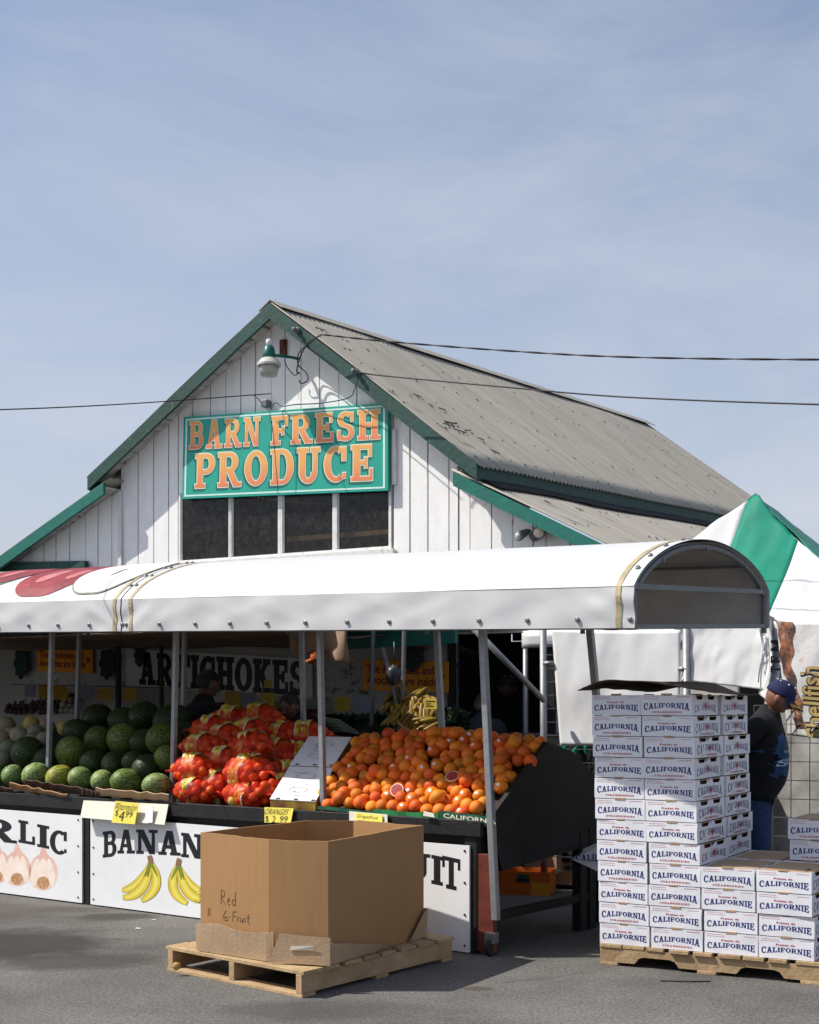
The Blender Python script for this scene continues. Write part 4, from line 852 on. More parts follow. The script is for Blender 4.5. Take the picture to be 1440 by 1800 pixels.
def panel(x0, x1, label, ytl, ytr, ybr, ybl, name='painted_panel'):
    v = -.03; pts = []
    for x, y in ((x0, ytl), (x1, ytr), (x1, ybr), (x0, ybl)): s, z = Cs(x, y, v); pts.append(CW(s, v, max(.008, z)))
    f = quadmap(*pts, (-.598, -.801, 0)); t = thing(name, f(.5, 0), label, 'sign panel'); m = MB(); f_thin = lambda x, y, l=0: f(x, y, l * .22)
    m.hexa([f(0, 0, -.012), f(1, 0, -.012), f(1, 0, 0), f(0, 0, 0), f(0, 1, -.012), f(1, 1, -.012), f(1, 1, 0), f(0, 1, 0)]); m.build('board', M_panel, t)
    m = MB()
    for sx_ in (.02, .98):
        for sy in (.06, .35, .65, .95): c = f(sx_, sy, .001); m.lathe(c, [(.007, 0), (.006, .004)], 8, 0, (-.598, -.801, 0))
    m.build('screw', M_ink, t); return t, f_thin
def ly(x): return 1423 + (1487 - 1423) * x / 825     # top edge of the panels in the photograph
def by(x): return 1569 + (1675 - 1569) * x / 825
pg, fg = panel(-150, 144, 'white painted panel reading GARLIC with garlic bulbs', ly(-150), ly(144), by(144), by(-150))
pb, fb = panel(159, 460, 'white painted panel reading BANANAS with yellow banana bunches', ly(159), ly(460), by(460), by(159))
pr, fr_ = panel(473, 825, 'white painted panel reading GRAPEFRUIT behind the big cardboard bin', ly(473), ly(825), by(825), by(473))
def inpix(f, x0, x1):  # photo pixel -> panel coordinates
    return lambda x, y: ((Cs(x0, 1500, -.03)[0] - Cs(x, 1500, -.03)[0]) / (Cs(x0, 1500, -.03)[0] - Cs(x1, 1500, -.03)[0]), (by(x) - y) / (by(x) - ly(x)))
ig, ib, ir = inpix(fg, -150, 144), inpix(fb, 159, 460), inpix(fr_, 473, 825)
def word(t, f, ip, text, pts, bend=(), gap=.14):
    """letters each in its own box (x0,x1,ytop,ybottom in the photograph)"""
    m = MB()
    for ch, (x0, x1, yt, yb, sl) in zip(text, pts):
        def fn(x, y, l, x0=x0, x1=x1, yt=yt, yb=yb, sl=sl):
            px = x0 + (x1 - x0) * x; py = yb + (yt - yb) * y + sl * (x - .5); a, b = ip(px, py); return f(a, b, l)
        slab(m, ch, fn, 0, .012, .003)
    m.build('lettering', M_ink, t, fix=False)
word(pg, fg, ig, 'GARLIC', ((-118, -83, 1418, 1452, 4), (-80, -42, 1428, 1468, 5), (-36, 29, 1440, 1479, 7), (33, 62, 1444, 1483, 5), (66, 86, 1451, 1490, 4), (88, 119, 1460, 1502, 4)))
word(pb, fb, ib, 'BANANAS', ((181, 205, 1461, 1506, -3), (207, 237, 1459, 1500, 0), (240, 277, 1459, 1501, 1), (279, 317, 1461, 1503, 2), (319, 357, 1466, 1508, 4), (360, 398, 1470, 1513, 4), (402, 432, 1476, 1520, 4)))
word(pr, fr_, ir, 'GRAPEFRUIT', ((482, 512, 1478, 1520, 0), (514, 546, 1478, 1520, 1), (549, 581, 1479, 1521, 2), (583, 612, 1482, 1524, 2), (614, 642, 1485, 1527, 3), (644, 672, 1488, 1530, 3), (675, 707, 1492, 1535, 4), (709, 756, 1500, 1546, 5), (759, 778, 1505, 1555, 4), (778, 809, 1508, 1563, 7)))
def blob(m, f, ip, outline, l, mi=0):
    m.poly([f(*ip(x, y), l) for x, y in outline], mi)
def ell(cx, cy, rx, ry, n=26, rot=0, pinch=0):
    o = []
    for i in range(n):
        t = 2 * math.pi * i / n; x, y = rx * math.cos(t), ry * math.sin(t); x *= 1 - pinch * (-y / ry) * .5
        o.append((cx + x * math.cos(rot) - y * math.sin(rot), cy + x * math.sin(rot) + y * math.cos(rot)))
    return o
M_g0 = mat('garlic paint', (.80, .62, .50), .5, .1, 14, c2=(.74, .44, .37)); M_g1 = mat('garlic highlight paint', (.86, .78, .68), .5, .06, 14, c2=(.80, .62, .52)); M_g2 = mat('garlic root paint', (.32, .10, .03), .6, .6, 60, c2=(.62, .42, .22)); M_g3 = mat('garlic blush paint', (.66, .36, .32), .5, .15, 12, c2=(.76, .52, .44))
for cx, cy, k in ((-104, 1512, .95), (-50, 1520, .95), (-6, 1523, 1), (30, 1527, 1), (76, 1533, 1.05)):
    m = MB(); blob(m, fg, ig, ell(cx, cy, 24.5 * k, 31 * k, pinch=.12), .002, 0)
    blob(m, fg, ig, [(cx - 7, cy - 27 * k), (cx - 3, cy - 41 * k), (cx + 1, cy - 45 * k), (cx + 3, cy - 41 * k), (cx + 9, cy - 27 * k)], .0026, 3)
    blob(m, fg, ig, ell(cx - 1, cy - 16 * k, 18 * k, 12 * k), .0032, 3)
    for dx, w_ in ((-13, 6.5), (0, 8), (13, 6)): blob(m, fg, ig, ell(cx + dx * k, cy + 1, w_ * k, 24 * k, 20, -.012 * dx), .0038 + dx * 1e-5, 1)
    blob(m, fg, ig, ell(cx, cy + 18 * k, 10.5 * k, 10.5 * k, 18), .005, 2); m.build('painted_garlic', [M_g0, M_g1, M_g2, M_g3], pg, fix=False)
M_b0 = mat('banana paint', (.72, .60, .07), .5, .1, 8, c2=(.62, .47, .03)); M_b1 = mat('banana light paint', (.80, .72, .16), .5, .08, 9, c2=(.74, .62, .1)); M_b2 = mat('banana shade paint', (.40, .28, .02), .5, .1, 9); M_b3 = mat('banana stalk paint', (.30, .17, .09), .6, .2, 20); M_b4 = mat('green banana paint', (.22, .30, .04), .5, .2, 9)
def curve_(m, f, ip, pts, ws, l, mi, n=14):
    def bz(t): a, b, c = (Vector(p) for p in pts); return a * (1 - t) ** 2 + 2 * b * t * (1 - t) + c * t * t
    L_, R_ = [], []
    for i in range(n + 1):
        t = i / n; p = bz(t); d = (bz(min(1, t + .01)) - bz(max(0, t - .01))).normalized(); w_ = ws[0] * (1 - t) ** 2 + 2 * ws[1] * t * (1 - t) + ws[2] * t * t; nn = Vector((-d.y, d.x)) * w_; L_.append(p + nn); R_.append(p - nn)
    for i in range(n): m.poly([f(*ip(*q), l) for q in (L_[i], L_[i + 1], R_[i + 1], R_[i])], mi)
for mir, ox in ((1, 266), (-1, 313), (1, 392)):
    m = MB(); X = lambda dx: ox + mir * dx
    for k, (tip, mid, w_) in enumerate(((( -51, 1566 - 1), (-14, 1560), 6.5), ((-50, 1578), (-6, 1576), 7.5), ((-17, 1583), (26, 1562), 7))):
        yoff = 0 if ox < 300 else 5
        for ww, mi, lo, sh in ((1.0, 2, 0, 0), (.84, 0, .0006, -.6), (.34, 1, .0012, -2.2)):
            curve_(m, fb, ib, ((X(-1), 1512 + yoff), (X(mid[0] + sh), mid[1] + yoff + sh), (X(tip[0] + (1 - ww) * 6), tip[1] + yoff)), (2.2 * ww, w_ * 2.0 * ww, 4.2 * ww), .002 + k * .003 + lo, mi)
        curve_(m, fb, ib, ((X(-2), 1513 + yoff), (X(mid[0] * .3 - 2), 1528 + yoff), (X(mid[0] * .55 - 3), 1541 + yoff)), (2, 2.6, .6), .0136 + k * .0004, 4)
    curve_(m, fb, ib, ((X(-3), 1504 + yoff), (X(-1), 1510 + yoff), (X(0), 1518 + yoff)), (4, 4.5, 4), .0156, 3); m.build('painted_banana', [M_b0, M_b1, M_b2, M_b3, M_b4], pb, fix=False)

# citrus stand: black A-frame side beside the counter end
def sidept(x, y): v, z = Cv(x, y, -.11); return v, z
pts = [sidept(*q) for q in ((866, 1480), (862, 1432), (957, 1304), (1003, 1322), (1045, 1366), (1045, 1482), (878, 1531))]
cs = thing('citrus_stand', CW(-.1, 1.0, 0), 'black A-frame stand holding up the grapefruit, seen from its side', 'stand')
m = MB(); a = [CW(-.13, v, z) for v, z in pts]; b = [CW(-.10, v, z) for v, z in pts]; n = len(pts)
m.poly(a); m.poly(b[::-1])
for i in range(n): m.poly([a[i], a[(i + 1) % n], b[(i + 1) % n], b[i]])
m.build('side_panel', M_black, cs)
vb = pts[4][0]
for v in (1.05, vb - .06):
    m = MB(); m.box((-.135, v - .04, 0), (-.075, v + .04, .62), 0, CW); m.build('leg', M_black, cs)
m = MB(); m.box((-.13, .06, .18), (-.10, vb - .1, .23), 0, CW); m.box((-.1, vb - .06, .6), (1.6, vb, .66), 0, CW); m.build('rail', M_black, cs)
m = MB(); pk = pts[2]; m.hexa([CW(-.099, pk[0] + .1, pk[1] - .05), CW(1.5, pk[0] + .1, pk[1] - .05), CW(1.5, vb, pts[4][1] - .02), CW(-.099, vb, pts[4][1] - .02), CW(-.099, pk[0] + .1, pk[1] - .03), CW(1.5, pk[0] + .1, pk[1] - .03), CW(1.5, vb, pts[4][1]), CW(-.099, vb, pts[4][1])]); m.build('back_slope', M_black, cs)
m = MB(); s0, z0 = Cs(858, 1640, 0); m.lathe(CW(-.15, .0, .05), [(.05, -.015), (.055, -.01), (.055, .01), (.05, .015)], 18, 0, (.8, -.6, 0)); cw = m.build('castor', M_rubber, cs, smooth=False)
m = MB(); m.box((-.18, -.03, .07), (-.12, .03, .13), 0, CW); m.build('fork', M_steelg, cw, bevel=.004)

# stock under the stand
def crate(name, c, sx, sy, sz, yaw, mt, label, cat, lid=None, hole=True, tilt=0):
    t = thing(name, c, label, cat); Rm = Matrix.Rotation(yaw, 3, 'Z') @ Matrix.Rotation(tilt, 3, 'X'); fr = lambda x, y, z: Vector(c) + Rm @ Vector((x, y, z))
    m = MB(); th = .008
    m.box((-sx, -sy, 0), (sx, sy, th), 0, fr); m.box((-sx, -sy, th), (sx, -sy + th, sz), 0, fr); m.box((-sx, sy - th, th), (sx, sy, sz), 0, fr); m.box((-sx, -sy + th, th), (-sx + th, sy - th, sz), 0, fr); m.box((sx - th, -sy + th, th), (sx, sy - th, sz), 0, fr); m.build('side', mt, t)
    if hole:
        m = MB(); m.box((-.05, -sy - .003, sz * .55), (.05, -sy - .0005, sz * .72), 0, fr); m.build('hand_hole', M_gap, t)
    if lid: m = MB(); m.box((-sx - .004, -sy - .004, sz + .001), (sx + .004, sy + .004, sz + .01), 0, fr); m.build('lid', lid, t)
    return t, fr
def gp(x, y): Y = EYE * F / (y - HY); return P(x, y, Y)
M_oc = mat('orange carton print', (.62, .13, .012), .5, .1, 9); 
ot, of = crate('orange_carton', gp(925, 1569), .20, .15, .17, R(-14), M_oc, 'orange printed carton under the grapefruit stand', 'carton')
m = MB(); m.box((.06, -.153, .0), (.20, -.1505, .09), 0, of); m.build('print_band', mat('orange band', (.75, .33, .02), .5), ot); m = MB(); m.poly([of(-.03, -.1525, .115), of(.03, -.1525, .115), of(.05, -.1525, .15), of(-.05, -.1525, .15)]); m.build('leaf_print', M_tray, ot, fix=False)
crate('cardboard_carton', gp(1012, 1560), .17, .14, .20, R(-25), M_kraft, 'plain brown carton tipped under the grapefruit stand', 'carton', tilt=R(-14))
crate('cardboard_carton', Vector((gp(935, 1575).x + .16, gp(935, 1575).y + .5, .12)), .13, .12, .22, R(-30), M_kraft2, 'brown carton standing behind the orange one under the stand', 'carton')
m = MB(); q0 = gp(1010, 1585); f = lambda x, y, z: q0 + Vector((x, y, z)); m.hexa([P(1003, 1506, 8.75), P(1060, 1482, 8.6), P(1060, 1536, 8.5), P(1008, 1512, 8.65)][:4] + [p + Vector((0, .02, .012)) for p in (P(1003, 1506, 8.75), P(1060, 1482, 8.6), P(1060, 1536, 8.5), P(1008, 1512, 8.65))])
wf = m.build('carton_flap', M_boxw, None); tag(wf, 'white printed carton flap under the stand beside the tall carton stack', 'carton flap')
m = MB(); qf = quadmap(P(1012, 1503, 8.60), P(1100, 1500, 8.46), P(1100, 1517, 8.42), P(1013, 1512, 8.58), (0, -1, .1)); slab(m, 'CALIFORNIA', lambda x, y, l: qf(x, y, l), 0, .01, .004); m.build('lettering', M_blue, wf, fix=False)

# ================================================================ PRODUCE
sph = MB(); sph.ball((0, 0, 0), 1, 20, 14, 0, None, lambda d, p: p * (1 - .05 * max(0, d.z) ** 6 * 2))
ME_g = sph.mesh('grapefruit', M_grape, smooth=True)
sph = MB(); sph.ball((0, 0, 0), 1, 16, 11); ME_o = sph.mesh('orange', M_orange, smooth=True)
nav = MB(); nav.lathe((0, 0, .99), [(.10, -.02), (.09, .012), (.03, .016)], 8); ME_n = nav.mesh('stem_scar', mat('stem scar', (.20, .16, .05), .8), smooth=True)
stk = MB(); stk.poly([(math.cos(a * .628) * .26, math.sin(a * .628) * .2, .0) for a in range(10)]); 
ME_st = MB().grid(lambda i, j: Vector((.30 * (i - .5) * 2, .24 * (j - .5) * 2, math.sqrt(max(0, 1 - (.3 * (i - .5) * 2) ** 2 - (.24 * (j - .5) * 2) ** 2)) + .012)), 5, 5).mesh('sticker', M_boxw, smooth=True)
SLp = (.05, .79, .66, 1.165); GL, GR = Cs(640, 1290, .66)[0], Cs(962, 1305, .66)[0]   # front v,z and back v,z of the grapefruit slope
rows = 11; cnt = 0
for r in range(rows):
    t = r / (rows - 1); v = SLp[0] + (SLp[2] - SLp[0]) * t; z = SLp[1] + (SLp[3] - SLp[1]) * t
    sr = -.06 + (GR + .06) * t + (.0 if r % 2 else .038); sl_ = 1.08 + (GL - 1.08) * t + (.04 if r % 2 else 0); sp = .083; k = 0; nrow = int((sl_ - sr) / sp); s = sl_
    while s > sr:
        rad = rnd.uniform(.0395, .0455); jit = .016 if r else .006
        hump = .03 * math.sin(math.pi * min(1, (sl_ - s) / (sl_ - sr))) * t + .018 * nz((s * 3, v * 3, 1))
        p = CW(s + rnd.uniform(-jit, jit), v + rnd.uniform(-jit, jit), z + hump + rnd.uniform(-.014, .02))
        o = link('grapefruit', ME_g, None, p, (rnd.uniform(-1.2, 1.2), rnd.uniform(-1.2, 1.2), rnd.uniform(0, 6)), (rad, rad, rad * rnd.uniform(.93, 1.0)))
        rowname = 'in the sunlit front row of the pile' if r == 0 else ('in the topmost row of the pile' if r == rows - 1 else f'in the {ORD[r]} row up the sloped pile')
        tag(o, f'{"deep orange" if False else "round"} grapefruit, {ORD[min(k, 19)]} from the left, {rowname}', 'grapefruit', 'grapefruit heaped on the sloped stand')
        if rnd.random() < .16:
            dirn = Vector((-.5 + rnd.uniform(-.3, .3), -.8, .45 + rnd.uniform(-.2, .2))).normalized()
            st_ = bpy.data.objects.new('sticker', ME_st); col.objects.link(st_); st_.parent = o; st_.rotation_euler = ((o.rotation_euler.to_matrix().inverted() @ dirn).to_track_quat('Z', 'Y')).to_euler(); st_.scale = (.8, .8, 1.0)
        if rnd.random() < .5:
            st_ = bpy.data.objects.new('stem_scar', ME_n); col.objects.link(st_); st_.parent = o
        cnt += 1; k += 1; s -= sp * rnd.uniform(.96, 1.05)
# extra fruit lying on top of the heap
for k, (x, y) in enumerate(((597, 1402), (655, 1325), (700, 1298), (760, 1288), (800, 1289), (845, 1292), (905, 1305), (880, 1336), (660, 1356), (735, 1340), (820, 1372), (770, 1400))):
    v = SLp[0] + (1415 - y) / 125 * 1.0 * (SLp[2] - SLp[0]); v = max(.06, min(.64, v)); s, z = Cs(x, y, v); zz = SLp[1] + (SLp[3] - SLp[1]) * (v - SLp[0]) / (SLp[2] - SLp[0]) + .075
    for _ in range(3): v += (z - zz) * .6; s, z = Cs(x, y, v); zz = SLp[1] + (SLp[3] - SLp[1]) * (v - SLp[0]) / (SLp[2] - SLp[0]) + .07
    o = link('grapefruit', ME_g, None, CW(s, v, z), (rnd.random(), rnd.random(), rnd.random() * 6), (.043,) * 3); tag(o, f'grapefruit lying loose on top of the pile, {ORD[k]} of the loose ones', 'grapefruit', 'grapefruit heaped on the sloped stand')
for (x, y, lab) in ((698, 1389, 'cut grapefruit half facing out low in the pile'), (795, 1365, 'cut grapefruit half lying flatter, above the other cut half')):
    v = .17 if y > 1380 else .28; s, z = Cs(x, y, v); 
    for _ in range(4):
        zz = SLp[1] + (SLp[3] - SLp[1]) * (v - SLp[0]) / (SLp[2] - SLp[0]) + .062; v += (z - zz) * .6; s, z = Cs(x, y, v)
    ax = Vector((-.35, -.85, .42 if y > 1380 else .95)).normalized(); c = CW(s, v, z); t = thing('grapefruit_half', c - Vector((0, 0, .04)), lab, 'grapefruit')
    m = MB(); m.lathe(c, [(.006, -.043), (.026, -.035), (.040, -.016), (.044, 0), (.0425, .001)], 24, 0, ax); m.build('rind', M_grape, t, smooth=True)
    m = MB(); m.lathe(c, [(.043, .0), (.042, .0035), (.037, .004)], 24, 0, ax); m.build('pith', M_pith, t)
    m = MB(); m.lathe(c, [(.0365, .0), (.036, .0055), (.004, .006)], 24, 0, ax); m.build('flesh', M_flesh, t)
m = MB(); m.hexa([CW(-.098, .05, .71), CW(1.12, .05, .71), CW(GL + .04, .70, 1.06), CW(GR, .70, 1.06), CW(-.098, .05, .735), CW(1.12, .05, .735), CW(GL + .04, .70, 1.11), CW(GR, .70, 1.11)]); m.build('slope_board', mat('dark slope board', (.05, .02, .01), .8), cs)
# printed trays along the front edge
def strip(name, x0, x1, y0, y1, v, hpx, mt, label, cat='tray', seg=8, wob=.006, text=None, tmt=None):
    m = MB(); n = seg
    def pt(i, k, d): x = x0 + (x1 - x0) * i / n; y = y0 + (y1 - y0) * i / n + rnd_w[i] * 400 * wob; s, z = Cs(x, y, v); _, zb_ = Cs(x, y + hpx, v); return CW(s, v + d + .008 * math.sin(i * 1.9), z if k else zb_)
    rnd_w = [rnd.uniform(-1, 1) for _ in range(n + 1)]
    for i in range(n): m.hexa([pt(i, 0, 0), pt(i + 1, 0, 0), pt(i + 1, 0, .006), pt(i, 0, .006), pt(i, 1, 0), pt(i + 1, 1, 0), pt(i + 1, 1, .006), pt(i, 1, .006)])
    o = m.build(name, mt, None); tag(o, label, cat)
    if text:
        m = MB(); xa, xb = text[1]; ya = y0 + (y1 - y0) * (xa - x0) / (x1 - x0); yb_ = y0 + (y1 - y0) * (xb - x0) / (x1 - x0); q = []
        for x, y in ((xa, ya + 3), (xb, yb_ + 3), (xb, yb_ + hpx - 2), (xa, ya + hpx - 2)): s, z = Cs(x, y, v); q.append(CW(s, v - .012, z))
        f = quadmap(*q, (-.598, -.801, 0)); ftext(m, text[0], f, 0, .001, .01); m.build('lettering', tmt, o, fix=False)
    return o
strip('fruit_tray', 558, 660, 1416, 1427, -.01, 6, M_tray, 'low green carton edge in front of the grapefruit, left piece', wob=.003)
strip('fruit_tray', 656, 770, 1423, 1430, -.014, 9, mat('bright green carton', (.02, .20, .06), .5), 'brighter green carton edge in the middle of the grapefruit front', wob=.003)
strip('fruit_tray', 772, 868, 1425, 1437, -.018, 13, M_tray, 'dark green carton edge lettered CALIFORNIA at the corner of the stand', wob=.001, text=('CALIFORNIA', (782, 874)), tmt=M_cream)
m = MB(); pts = [(862, 1395), (868, 1390), (866, 1440), (860, 1468), (852, 1440)]; a = [CW(*((Cs(x, y, -.02)[0]), -.02, Cs(x, y, -.02)[1])) for x, y in pts]; b = [p + Vector((.006, .008, 0)) for p in a]
m.poly(a); m.poly(b[::-1]); [m.poly([a[i], a[(i + 1) % 5], b[(i + 1) % 5], b[i]]) for i in range(5)]; tag(m.build('fruit_tray', M_tray, None), 'torn green carton corner hanging beside the awning pole', 'tray')

# white carton lids between the bagged oranges and the grapefruit
def lidbox(v0, v1, z0, z1, s0, s1, so0, so1, lab):
    t = thing('white_carton', CW((s0 + s1) / 2, (v0 + v1) / 2, z0 - .1), lab, 'carton'); f = quadmap(CW(s0 + so1, v1, z1), CW(s1 + so1, v1, z1), CW(s1 + so0, v0, z0), CW(s0 + so0, v0, z0), (0, -.35, .93)); d = .085
    m = MB(); m.hexa([f(0, 0, -d), f(1, 0, -d), f(1, 1, -d), f(0, 1, -d), f(0, 0, -.004), f(1, 0, -.004), f(1, 1, -.004), f(0, 1, -.004)]); m.build('side', mat('yellow printed carton side', (.55, .42, .05), .5, .3, 6, c2=(.16, .03, .04)), t)
    m = MB(); m.hexa([f(-.004, -.004, -.003), f(1.004, -.004, -.003), f(1.004, 1.004, -.003), f(-.004, 1.004, -.003), f(-.004, -.004, .002), f(1.004, -.004, .002), f(1.004, 1.004, .002), f(-.004, 1.004, .002)]); m.build('lid', M_boxw, t)
    m = MB()
    for k in range(9): a, b = rnd.uniform(.15, .6), rnd.uniform(.1, .9); w_ = rnd.uniform(.06, .22); m.poly([f(a, b, .004), f(a + w_, b, .004), f(a + w_, b + .012, .004), f(a, b + .012, .004)])
    for k in range(2):
        cx, cy = (.3, .3 + .42 * k); pts = [f(cx + .2 * math.cos(i * .314) + .2, cy + .08 * math.sin(i * .314), .004) for i in range(20)]
        for i in range(0, 20): m.bar(pts[i], pts[(i + 1) % 20], .004, .001)
    m.build('print', mat('grey print', (.30, .29, .31), .6), t, fix=False)
    m = MB()
    for a in (.12, .52, .9): m.poly([f(a, -.002, .0045), f(a + .1, -.002, .0045), f(a + .085, .035, .0045), f(a + .015, .035, .0045)])
    m.build('hand_hole', M_gap, t, fix=False)
lidbox(.0, .34, .80, .985, 1.50, 1.13, .0, .14, 'white lidded carton sloping beside the grapefruit, the nearer one')
lidbox(.36, .70, .995, 1.17, 1.655, 1.29, .0, .13, 'white lidded carton sloping beside the grapefruit, the farther one')

# watermelons, one by one
def wm_mat(name, a, b, obj=.2):
    k = mat(name, a, .5, .1, 2.0, .03, 30, c2=b, objrand=obj, stretch=(5.5, 5.5, .6), rpos=(.43, .57), spec=.3); return k
def melon(bump=.02, elong=1.25):
    q = MB(); q.ball((0, 0, 0), (1, 1, elong), 24, 16, 0, None, lambda d, p: p * (1 + bump * nz(d * 1.6))); return q
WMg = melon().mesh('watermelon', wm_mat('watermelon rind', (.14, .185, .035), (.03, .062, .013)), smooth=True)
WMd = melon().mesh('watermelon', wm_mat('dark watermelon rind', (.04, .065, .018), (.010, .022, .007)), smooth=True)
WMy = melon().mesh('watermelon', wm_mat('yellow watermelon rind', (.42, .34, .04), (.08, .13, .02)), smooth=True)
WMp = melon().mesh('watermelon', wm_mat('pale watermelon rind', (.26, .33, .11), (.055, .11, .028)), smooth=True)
ws = MB(); ws.lathe((0, 0, 1.235), [(.08, 0), (.07, .02), (.03, .03)], 8); WMs = ws.mesh('stem_scar', mat('melon scar', (.25, .2, .1), .8))
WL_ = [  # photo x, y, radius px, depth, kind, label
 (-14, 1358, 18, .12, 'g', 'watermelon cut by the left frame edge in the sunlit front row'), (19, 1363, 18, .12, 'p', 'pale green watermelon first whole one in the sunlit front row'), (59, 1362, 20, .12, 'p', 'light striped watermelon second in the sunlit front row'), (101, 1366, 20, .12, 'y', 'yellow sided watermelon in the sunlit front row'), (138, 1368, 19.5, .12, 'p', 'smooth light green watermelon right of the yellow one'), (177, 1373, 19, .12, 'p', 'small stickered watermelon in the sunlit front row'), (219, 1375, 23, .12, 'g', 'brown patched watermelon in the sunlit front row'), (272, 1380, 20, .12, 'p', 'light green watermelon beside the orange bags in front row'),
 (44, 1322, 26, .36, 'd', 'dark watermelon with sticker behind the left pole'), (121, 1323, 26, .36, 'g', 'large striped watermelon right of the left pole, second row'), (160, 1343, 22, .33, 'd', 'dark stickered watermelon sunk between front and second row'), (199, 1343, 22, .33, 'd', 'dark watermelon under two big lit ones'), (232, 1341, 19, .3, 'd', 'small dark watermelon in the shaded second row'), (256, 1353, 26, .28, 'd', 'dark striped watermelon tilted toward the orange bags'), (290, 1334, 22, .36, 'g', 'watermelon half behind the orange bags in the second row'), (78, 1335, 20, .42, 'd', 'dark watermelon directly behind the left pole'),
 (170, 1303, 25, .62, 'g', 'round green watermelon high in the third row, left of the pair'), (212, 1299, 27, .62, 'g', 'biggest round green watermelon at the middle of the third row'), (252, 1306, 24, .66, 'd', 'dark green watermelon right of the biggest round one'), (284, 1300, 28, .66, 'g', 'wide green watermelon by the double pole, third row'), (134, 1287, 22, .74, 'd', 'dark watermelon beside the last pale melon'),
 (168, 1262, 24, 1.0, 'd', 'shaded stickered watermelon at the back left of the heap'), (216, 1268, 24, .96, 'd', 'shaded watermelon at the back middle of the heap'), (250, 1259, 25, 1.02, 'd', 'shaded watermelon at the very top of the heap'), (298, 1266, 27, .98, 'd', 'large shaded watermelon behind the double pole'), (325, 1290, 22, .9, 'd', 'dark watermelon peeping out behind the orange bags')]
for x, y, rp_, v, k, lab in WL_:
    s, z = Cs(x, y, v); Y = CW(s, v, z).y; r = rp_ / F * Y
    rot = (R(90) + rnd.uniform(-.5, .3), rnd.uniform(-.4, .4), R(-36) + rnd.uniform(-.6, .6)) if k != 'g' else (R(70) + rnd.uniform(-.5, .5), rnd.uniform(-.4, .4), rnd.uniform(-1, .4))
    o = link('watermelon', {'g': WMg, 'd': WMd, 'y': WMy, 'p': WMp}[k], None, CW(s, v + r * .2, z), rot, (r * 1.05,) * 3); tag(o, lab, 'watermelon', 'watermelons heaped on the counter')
    sc_ = bpy.data.objects.new('stem_scar', WMs); col.objects.link(sc_); sc_.parent = o; sc_.rotation_euler = (0, 0, 0)
    if 'sticker' in lab:
        d = (o.rotation_euler.to_matrix().inverted() @ Vector((-.2, -.9, .35)).normalized()); st_ = bpy.data.objects.new('sticker', ME_st); col.objects.link(st_); st_.parent = o; st_.rotation_euler = d.to_track_quat('Z', 'Y').to_euler(); st_.location = d * .06; st_.scale = (.6, .6, 1)
CA = melon(.015, 1.06).mesh('cantaloupe', mat('cantaloupe rind', (.36, .30, .19), .7, .1, 8, .4, 45, c2=(.25, .215, .14), objrand=.2), smooth=True)
CAg = melon(.015, 1.06).mesh('cantaloupe', mat('grey green melon rind', (.22, .23, .15), .65, .1, 8, .3, 45, c2=(.16, .17, .11), objrand=.15), smooth=True)
CAy = melon(.015, 1.1).mesh('cantaloupe', mat('yellow melon rind', (.45, .34, .09), .5, .1, 6, .1, 40, c2=(.36, .25, .06)), smooth=True)
for k, (x, y, rp_, v, mm, lab) in enumerate(((-8, 1278, 15, .85, CA, 'melon at the left frame edge, top row'), (12, 1275, 15, .9, CA, 'netted melon in the top row left of the yellow one'), (19, 1292, 14, .78, CA, 'netted melon just below the top row, left'), (33, 1292, 15, .72, CA, 'netted melon just below the yellow one'), (55, 1274, 15, .85, CAy, 'yellow melon at the top of the pale heap'), (61, 1286, 14, .72, CAg, 'grey green melon under the yellow one'), (83, 1278, 14, .86, CA, 'tan melon behind the left pole'), (113, 1280, 13, .86, CAy, 'orange yellow melon right of the left pole'), (2, 1298, 15, .7, CA, 'tan melon at the left edge, second row'), (15, 1315, 15, .52, CAg, 'grey melon at the left, middle of the heap'), (58, 1302, 15, .56, CAg, 'grey green melon above the dark stickered watermelon'), (40, 1296, 13, .66, CAg, 'grey melon squeezed in the middle of the pale heap'), (4, 1334, 15, .4, CAg, 'grey melon low at the left frame edge'), (77, 1300, 14, .6, CA, 'tan melon beside the left pole, second row'), (-22, 1310, 15, .6, CA, 'tan melon mostly beyond the left frame edge'))):
    s, z = Cs(x, y, v); p = CW(s, v, z); r = rp_ / F * p.y; o = link('cantaloupe', mm, None, p, (rnd.random(), rnd.random(), rnd.random() * 6), (r,) * 3); tag(o, lab, 'melon', 'pale melons heaped at the left end')
# sloped bed under the melons
m = MB(); m.hexa([CW(2.42, .25, .701), CW(6.5, .25, .701), CW(6.5, 1.4, .701), CW(2.42, 1.4, .701), CW(2.42, .25, .71), CW(6.5, .25, .71), CW(6.5, 1.4, 1.13), CW(2.42, 1.4, 1.13)]); m.build('sloped_bed', M_black, ct)
m = MB(); m.hexa([CW(1.45, .35, .701), CW(2.41, .35, .701), CW(2.41, 1.4, .701), CW(1.45, 1.4, .701), CW(1.45, .35, .71), CW(2.41, .35, .71), CW(2.41, 1.4, 1.1), CW(1.45, 1.4, 1.1)]); m.build('sloped_bed', M_black, ct)
